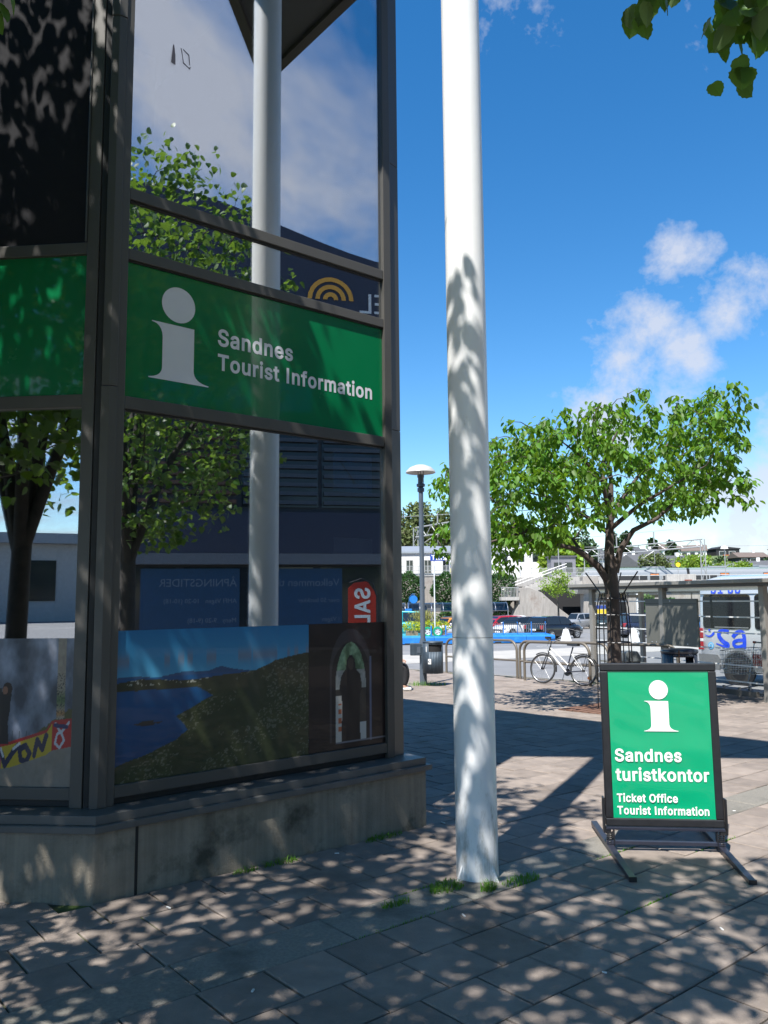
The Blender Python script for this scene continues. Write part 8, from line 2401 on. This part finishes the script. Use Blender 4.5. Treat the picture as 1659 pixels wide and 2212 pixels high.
def house(lab, x, y, w, d, h, rh, wall, roofm, rot=0.0, base=None, flat=False, win=3, chim=True, zoff=0.0):
    z = (hz(x, y) if base is None else base) + zoff
    t = thing('house', lab, 'house', (x, y, z), R(rot), 'houses on the hillside')
    MB().box((-w / 2, -d / 2, -4), (w / 2, d / 2, h)).obj('wall', wall, t)
    if flat:
        r_ = MB().prism([(-w / 2 - .4, h + 0.02), (w / 2 + .4, h + 0.02), (w / 2 + .4, h + rh * 0.4), (-w / 2 * 0.5, h + rh), (-w / 2 - .4, h + 0.35)], -d / 2 - .3, d / 2 + .3, FRT).obj('roof', roofm, t)
    else:
        # gable with its ridge along x
        mb = MB()
        e = 0.5
        mb.prism([(-d / 2 - e, h - 0.1), (0, h + rh), (d / 2 + e, h - 0.1), (d / 2 + e, h - 0.32), (-d / 2 - e, h - 0.32)], -w / 2 - e, w / 2 + e, fr((0, 0, 0), (0, 1, 0), (0, 0, 1), (1, 0, 0)))
        r_ = mb.obj('roof', roofm, t)
        MB().prism([(-d / 2, h - 0.3), (0, h + rh - 0.3), (d / 2, h - 0.3)], -w / 2 + 0.02, w / 2 - 0.02, fr((0, 0, 0), (0, 1, 0), (0, 0, 1), (1, 0, 0))).obj('gable', wall, t)
    if chim:
        MB().box((w * 0.15, -0.4, h), (w * 0.15 + 0.9, 0.5, h + rh + 0.9)).obj('chimney', whitew, r_)
    for k in range(win):
        cw = w / (win + 0.4)
        x0 = -w / 2 + cw * 0.3 + k * cw
        o_ = MB().box((x0, -d / 2 - 0.06, h * 0.35), (x0 + cw * 0.68, -d / 2 + 0.02, h * 0.80)).obj('window', whitew, t)
        MB().box((x0 + 0.12, -d / 2 - 0.09, h * 0.35 + 0.12), (x0 + cw * 0.68 - 0.12, -d / 2 - 0.062, h * 0.80 - 0.12)).obj('pane', cglass, o_)
    return t


tim_d = pm('dark_timber', (0.022, 0.022, 0.026), 0.7)
tim_b = pm('pale_cladding', (0.50, 0.46, 0.38), 0.8)
tile_b = pm('brown_tile', (0.13, 0.10, 0.085), 0.85, var=0.2, scale=1.5)
tile_r = pm('red_tile', (0.30, 0.10, 0.06), 0.85, var=0.15)
bri = pm('sand_render', (0.46, 0.36, 0.27), 0.85)
house('white house with a brown hipped roof, leftmost on the ridge', 134.5, 380, 8.5, 8, 4.2, 2.6, whitew, tile_b, 10, base=19.6, win=4)
house('white gabled house on the ridge left of the dark house', 146.5, 380, 12, 9, 3.6, 2.8, whitew, tile_b, -18, base=19.4, win=3)
hd = house('dark modern house with a shallow sloping roof on the ridge', 161, 380, 11.5, 9, 4.4, 1.4, tim_d, tim_d, 6, base=19.0, flat=True, win=2, chim=False)
MB().box((-2.5, -4.9, -0.6), (1.2, -4.4, 1.8)).obj('orange_wall', pm('orange_wall', (0.45, 0.12, 0.03), 0.7), hd)
house('white-fronted house with a wide low roof, rightmost on the ridge', 150, 330, 12.5, 9, 3.0, 2.0, tim_d, tile_b, 4, base=14.4, win=3)
house('white house half hidden by the street tree on the left of the ridge', 112, 370, 11, 8, 5, 2.6, whitew, slate, 0, base=17.0)
house('white gabled house behind the catenary', 70.0, 232, 8, 7, 4.0, 3.2, whitew, slate, 75, base=6.4)
house('house with a grey roof and white gable behind the train', 76.0, 250, 9, 8, 4.5, 3.2, whitew, slate, -10, base=7.2)
house('low white building with a slate roof above the middle carriage', 86.0, 240, 10, 8, 4.0, 3.4, whitew, slate, 8, base=6.4)
house('house with a red tiled roof above the middle carriage', 93.0, 255, 7, 8, 4.2, 2.6, tim_b, tile_r, 0, base=7.0)
house('long pale building above the second carriage', 97.0, 225, 15, 8, 4.6, 1.0, whitew, zincm, 0, base=5.0, flat=True, win=4, chim=False)
house('sand-coloured terraced building right of the catenary mast', 108.0, 235, 8, 8, 4.6, 2.6, bri, slate, -30, base=4.6, win=4)
house('slate-roofed house right of the terraced building', 117.0, 240, 11, 8, 3.6, 2.8, whitew, slate, 5, base=3.4)
house('white low house at the far right edge', 129.0, 235, 13, 8, 3.2, 1.6, whitew, tile_b, 0, base=2.6, win=4)
house('pale gabled house behind the left catenary portal', 6.0, 178, 9, 8, 4.0, 3.4, tim_b, zincm, 80, base=6.5)
house('grey house between the trees left of the ridge', 98.0, 300, 9, 8, 4.6, 2.8, pm('grey_render', (0.34, 0.35, 0.36), 0.8), slate, 15, base=12.0)
house('white block left of the train roof', 50.0, 205, 9, 8, 5.5, 0.8, whitew, zincm, 0, base=4.5, flat=True, chim=False)
house('white house with slate roof seen through the street tree', 60.0, 240, 11, 8, 5.0, 3.0, whitew, slate, 12, base=8.0)
FG = 'trees on and below the hillside'
for k, (x, y, b_, h_, r_, m_, tall, lab) in enumerate((
        (4.2, 172, 6.5, 15.5, 6.5, far_l, False, 'broad olive-green tree left of the lamp post'), (12.2, 176, 6.5, 14.0, 6.5, far_l, False, 'broad olive-green tree between lamp post and column'),
        (-6, 170, 6.5, 15, 7, far_l, False, 'broad tree behind the office corner'), (20.5, 178, 5, 12, 6, far_d, False, 'dark tree behind the column'), (33, 185, 4.2, 12, 6, far_d, False, 'dark tree behind the street tree crown'),
        (45, 190, 4.2, 13, 6, far_d, False, 'dark tree left of the street tree trunk'), (28.0, 126, 4.1, 6.2, 3.6, spring_l, False, 'light green tree left of the train front'),
        (71.0, 184, 4.2, 6.4, 4.4, spring_l, False, 'light green tree above the first carriage'), (80.5, 184, 4.2, 4.6, 3.6, spring_l, False, 'smaller light green tree above the train'),
        (98.0, 190, 4.2, 4.4, 3.4, spring_l, False, 'low light green tree above the second carriage'), (86, 300, 10, 17, 5.0, far_d, True, 'tall dark spruce left of the catenary'), (92, 305, 11, 16, 4.5, far_d, True, 'second dark spruce beside the catenary'),
        (104, 310, 13, 12, 4.0, far_d, True, 'small dark spruce in front of the ridge houses'), (112, 312, 13, 11, 4.0, far_d, True, 'small spruce right of the catenary post'),
        (138, 335, 11.5, 5.0, 6.5, far_d, False, 'round dark trees below the dark house'), (146, 326, 9.5, 4.6, 6, far_d, False, 'dark shrubby trees below the rightmost ridge house'),
        (131, 345, 13, 5, 6, far_l, False, 'olive trees left below the dark house'), (160, 322, 9.5, 8, 6, far_d, False, 'dark tree group near the right edge'), (168, 335, 11, 12, 7, far_d, False, 'taller dark tree at the right edge'),
        (124, 350, 13.5, 5.4, 5, far_d, False, 'dark bushes below the white ridge houses'), (152, 300, 7.0, 5.5, 6, far_d, False, 'dark trees low on the slope at the right'), (112, 200, 4.2, 5.0, 3.2, spring_l, False, 'light green shrub right of the catenary mast'),
        (141, 300, 7.0, 5.5, 6, far_d, False, 'dark trees on the slope below the houses'), (63, 186, 4.2, 7, 3.5, far_l, False, 'thin tree left above the first carriage'))):
    far_tree('hill_tree', lab, (x, y, b_), h_, r_, m_, 200 + k, (3600 if x < 50 else 1700) if y < 200 else 900, (0.8 if x < 50 else 0.62) if y < 200 else 1.2, FG, tall)
for k, (x, y, z_, lab) in enumerate(((54.5, 128, 3.15, 'white globe platform lamp above the train roof'), (86.0, 170, 3.0, 'white dome lamp right of the catenary mast'), (62.5, 108, 3.15, 'white globe lamp near the right edge'), (24.4, 112, 4.15, 'slim lamp with a white globe left of the train'), (27.0, 108, 4.15, 'shorter globe lamp just left of the train front'))):
    t = thing('platform_lamp', lab, 'street lamp', (x, y, z_), 0, 'platform lamps')
    hgt = (6.0, 7.0, 4.6, 5.2, 3.2)[k]
    MB().tube([(0, 0, 0), (0, 0, hgt)], 0.07, 6).obj('post', catm, t)
    MB().lathe([(0.0, hgt + 0.5), (0.45, hgt + 0.35), (0.6, hgt), (0.0, hgt - 0.05)], 14).obj('globe', whitew, t, smooth=60)
yp = thing('yellow_platform_sign', 'yellow octagonal sign above the parapet before the train', 'sign', (44.0, 120, 3.15))
MB().tube([(0, 0, 0), (0, 0, 3.2)], 0.05, 5).obj('post', catm, yp)
MB().lathe([(0, 0.0), (0.36, 0.0)], 8, fr((0, -0.06, 3.2), (1, 0, 0), (0, 0, 1), (0, -1, 0))).obj('disc', pm('sign_yellow', (0.75, 0.52, 0.02), 0.5), yp)
# ------------------------------------------------------------------ shops behind the viewer, seen in the panes
char = pm('charcoal_cladding', (0.035, 0.036, 0.042), 0.6, var=0.15, scale=0.8)
slat_m = pm('brown_slat', (0.10, 0.05, 0.03), 0.7, var=0.2, scale=3)
faint_m = pm('faint_print', (0.13, 0.16, 0.20), 0.6)
lou_m = pm('louvre_grey', (0.055, 0.065, 0.08), 0.6)
band_m = pm('fascia_grey', (0.12, 0.125, 0.14), 0.6)
navy_m = pm('fascia_navy', (0.028, 0.032, 0.055), 0.6)
shopg = pm('shop_window', (0.02, 0.025, 0.03), 0.1)
postb = pm('shop_poster_blue', (0.010, 0.05, 0.11), 0.5)
ma = R(-12)                            # wall runs along local x; its face looks along local -y
mall = thing('shopping_mall', 'dark shopping mall across the square, seen mirrored in the panes', 'building', (22.0, -2.0, 0.0), R(247))
# local +x runs towards -y world, face (local -y) looks to the left, at the tourist office
M0 = MB()
M0.prism([(-17, 0), (19, 0), (19, 14), (-17, 14)], 0.0, 13.2)
M0.obj('wall', char, mall)
cur = [(-17 + k * 1.0, 14.0 + 2.6 * (lambda q: q * q * (3 - 2 * q))(min(1.0, max(0.0, (k - 11) / 11.0)))) for k in range(37)]
mp = MB()
m = len(cur)
mp.add([(x, -0.25, 12.6) for x, z in cur] + [(x, -0.25, z + 0.7) for x, z in cur] + [(x, 6, z + 0.7) for x, z in cur], [(i, i + 1, m + i + 1, m + i) for i in range(m - 1)] + [(m + i, m + i + 1, 2 * m + i + 1, 2 * m + i) for i in range(m - 1)])
mp.obj('curved_parapet', navy_m, mall, smooth=40)
MB().box((-17, -0.35, 2.95), (19, -0.02, 3.35)).obj('fascia', band_m, mall)
MB().box((-17, -0.30, 3.36), (19, -0.01, 4.9)).obj('fascia', navy_m, mall)
for k in range(12):
    x0 = -16.8 + k * 3.0
    bay = MB().box((x0, -0.05, 5.1), (x0 + 2.86, -0.004, 8.2)).obj('louvre_bay', shopg if k in (4, 5, 8) else char, mall)
    for j in range(9):
        MB().box((x0 + 0.05, -0.22, 5.2 + j * 0.34), (x0 + 2.80, -0.06, 5.34 + j * 0.34)).obj('louvre', lou_m if k in (4, 5, 8) else slat_m, bay)
for k in range(7):
    x0 = -16.6 + k * 5.0
    w_ = MB().box((x0, -0.06, 0.25), (x0 + 4.7, -0.004, 2.85)).obj('shop_window', shopg, mall)
hot = text_mesh('HOTEL', 1.15, pm('hotel_letter', (0.62, 0.62, 0.62), 0.5), 0.0)
def mall_pt(x, z):
    return fr((x, -0.30, z), (1, 0, 0), (0, 0, 1), (0, -1, 0))
o = bpy.data.objects.new('lettering', hot)
link(o, mall)
o.matrix_local = mall_pt(-7.0, 12.75)
ora = pm('logo_orange', (0.70, 0.33, 0.04), 0.5)
lg = MB()
for r_ in (0.30, 0.60, 0.90):
    pts = [(-2.25 + r_ * math.cos(R(a)), 13.2 + r_ * math.sin(R(a))) for a in range(0, 181, 15)]
    for p, q2 in zip(pts[:-1], pts[1:]):
        c_ = Vector((-2.25, 13.2))
        pi = [c_ + (Vector(v_) - c_) * (1 - 0.17 / r_) for v_ in (p, q2)]
        lg.add([(p[0], -0.31, p[1]), (q2[0], -0.31, q2[1]), (pi[1].x, -0.31, pi[1].y), (pi[0].x, -0.31, pi[0].y)], [(0, 1, 2, 3)])
lg.obj('arched_logo', ora, mall)
for x0, s1, s2, s3 in ((1.2, 'ÅPNINGSTIDER', 'AMFI Vågen   10-20 (10-18)', 'Meny   9-20 (9-18)'), (-2.6, 'Velkommen til', 'over 50 butikker', 'i Vågen')):
    pb = MB().box((x0 - 0.1, -0.10, 0.3), (x0 + 3.4, -0.062, 2.8)).obj('window_poster', postb, mall)
    for s_t, sz, z in ((s1, 0.40, 2.15), (s2, 0.23, 1.55), (s3, 0.23, 0.85)):
        me = text_mesh(s_t, sz, faint_m, 0.01)
        xsz = [v.co.x for v in me.vertices]
        sc = min(1.0, 3.2 / (max(xsz) - min(xsz)))
        o = bpy.data.objects.new('lettering', me)
        link(o, pb)
        o.matrix_local = fr((x0, -0.104, z), (sc, 0, 0), (0, 0, 1), (0, -1, 0))
bs = MB().box((-1.5, -0.40, 8.7), (4.6, -0.2, 9.9)).obj('blue_shop_sign', pm('shop_sign_blue', (0.02, 0.10, 0.42), 0.4), mall)
# sale flag in front of the shops
flg = thing('sale_flag', 'red sale flag on a pole across the square', 'flag', (17.6, 2.45, gz(2.45) - 0.1), R(250))
flg.scale = (0.9, 0.9, 0.82)
redf = pm('flag_red', (0.55, 0.035, 0.015), 0.6)
MB().tube([(-0.55, 0, 0), (-0.55, 0, 2.2), (-0.4, 0, 2.75), (0.0, 0, 2.95), (0.4, 0, 2.8)], 0.03, 6).obj('pole', blackm, flg)
ff = MB().prism([(-0.5, 0.35), (0.45, 0.35), (0.45, 2.6), (0.25, 2.8), (-0.2, 2.85), (-0.5, 2.4)], -0.01, 0.01, FRT).obj('flag_cloth', redf, flg)
me = text_mesh('SALG', 0.72, sign_w, 0.02)
o = bpy.data.objects.new('lettering', me)
link(o, ff)
o.matrix_local = fr((-0.28, -0.013, 2.62), (0, 0, -1), (1, 0, 0), (0, -1, 0))
# pale low building behind on the left
ofb = thing('low_office', 'pale low office building behind the viewer, mirrored in the left pane', 'building', (-27, -34, 0.5), R(-35))
MB().box((-22, -0.0, -0.5), (22, 12, 4.6)).obj('wall', pm('office_pale', (0.42, 0.42, 0.40), 0.8), ofb)
MB().box((-22.6, -0.6, 4.6), (22.6, 12.6, 5.2)).obj('roof', zincm, ofb)
ofb.rotation_euler = (0, 0, R(-35 + 180))
for k in range(12):
    o_ = MB().box((-20.5 + k * 3.5, -0.06, 1.2), (-18.4 + k * 3.5, 0.0, 3.6)).obj('window', shopg, ofb)
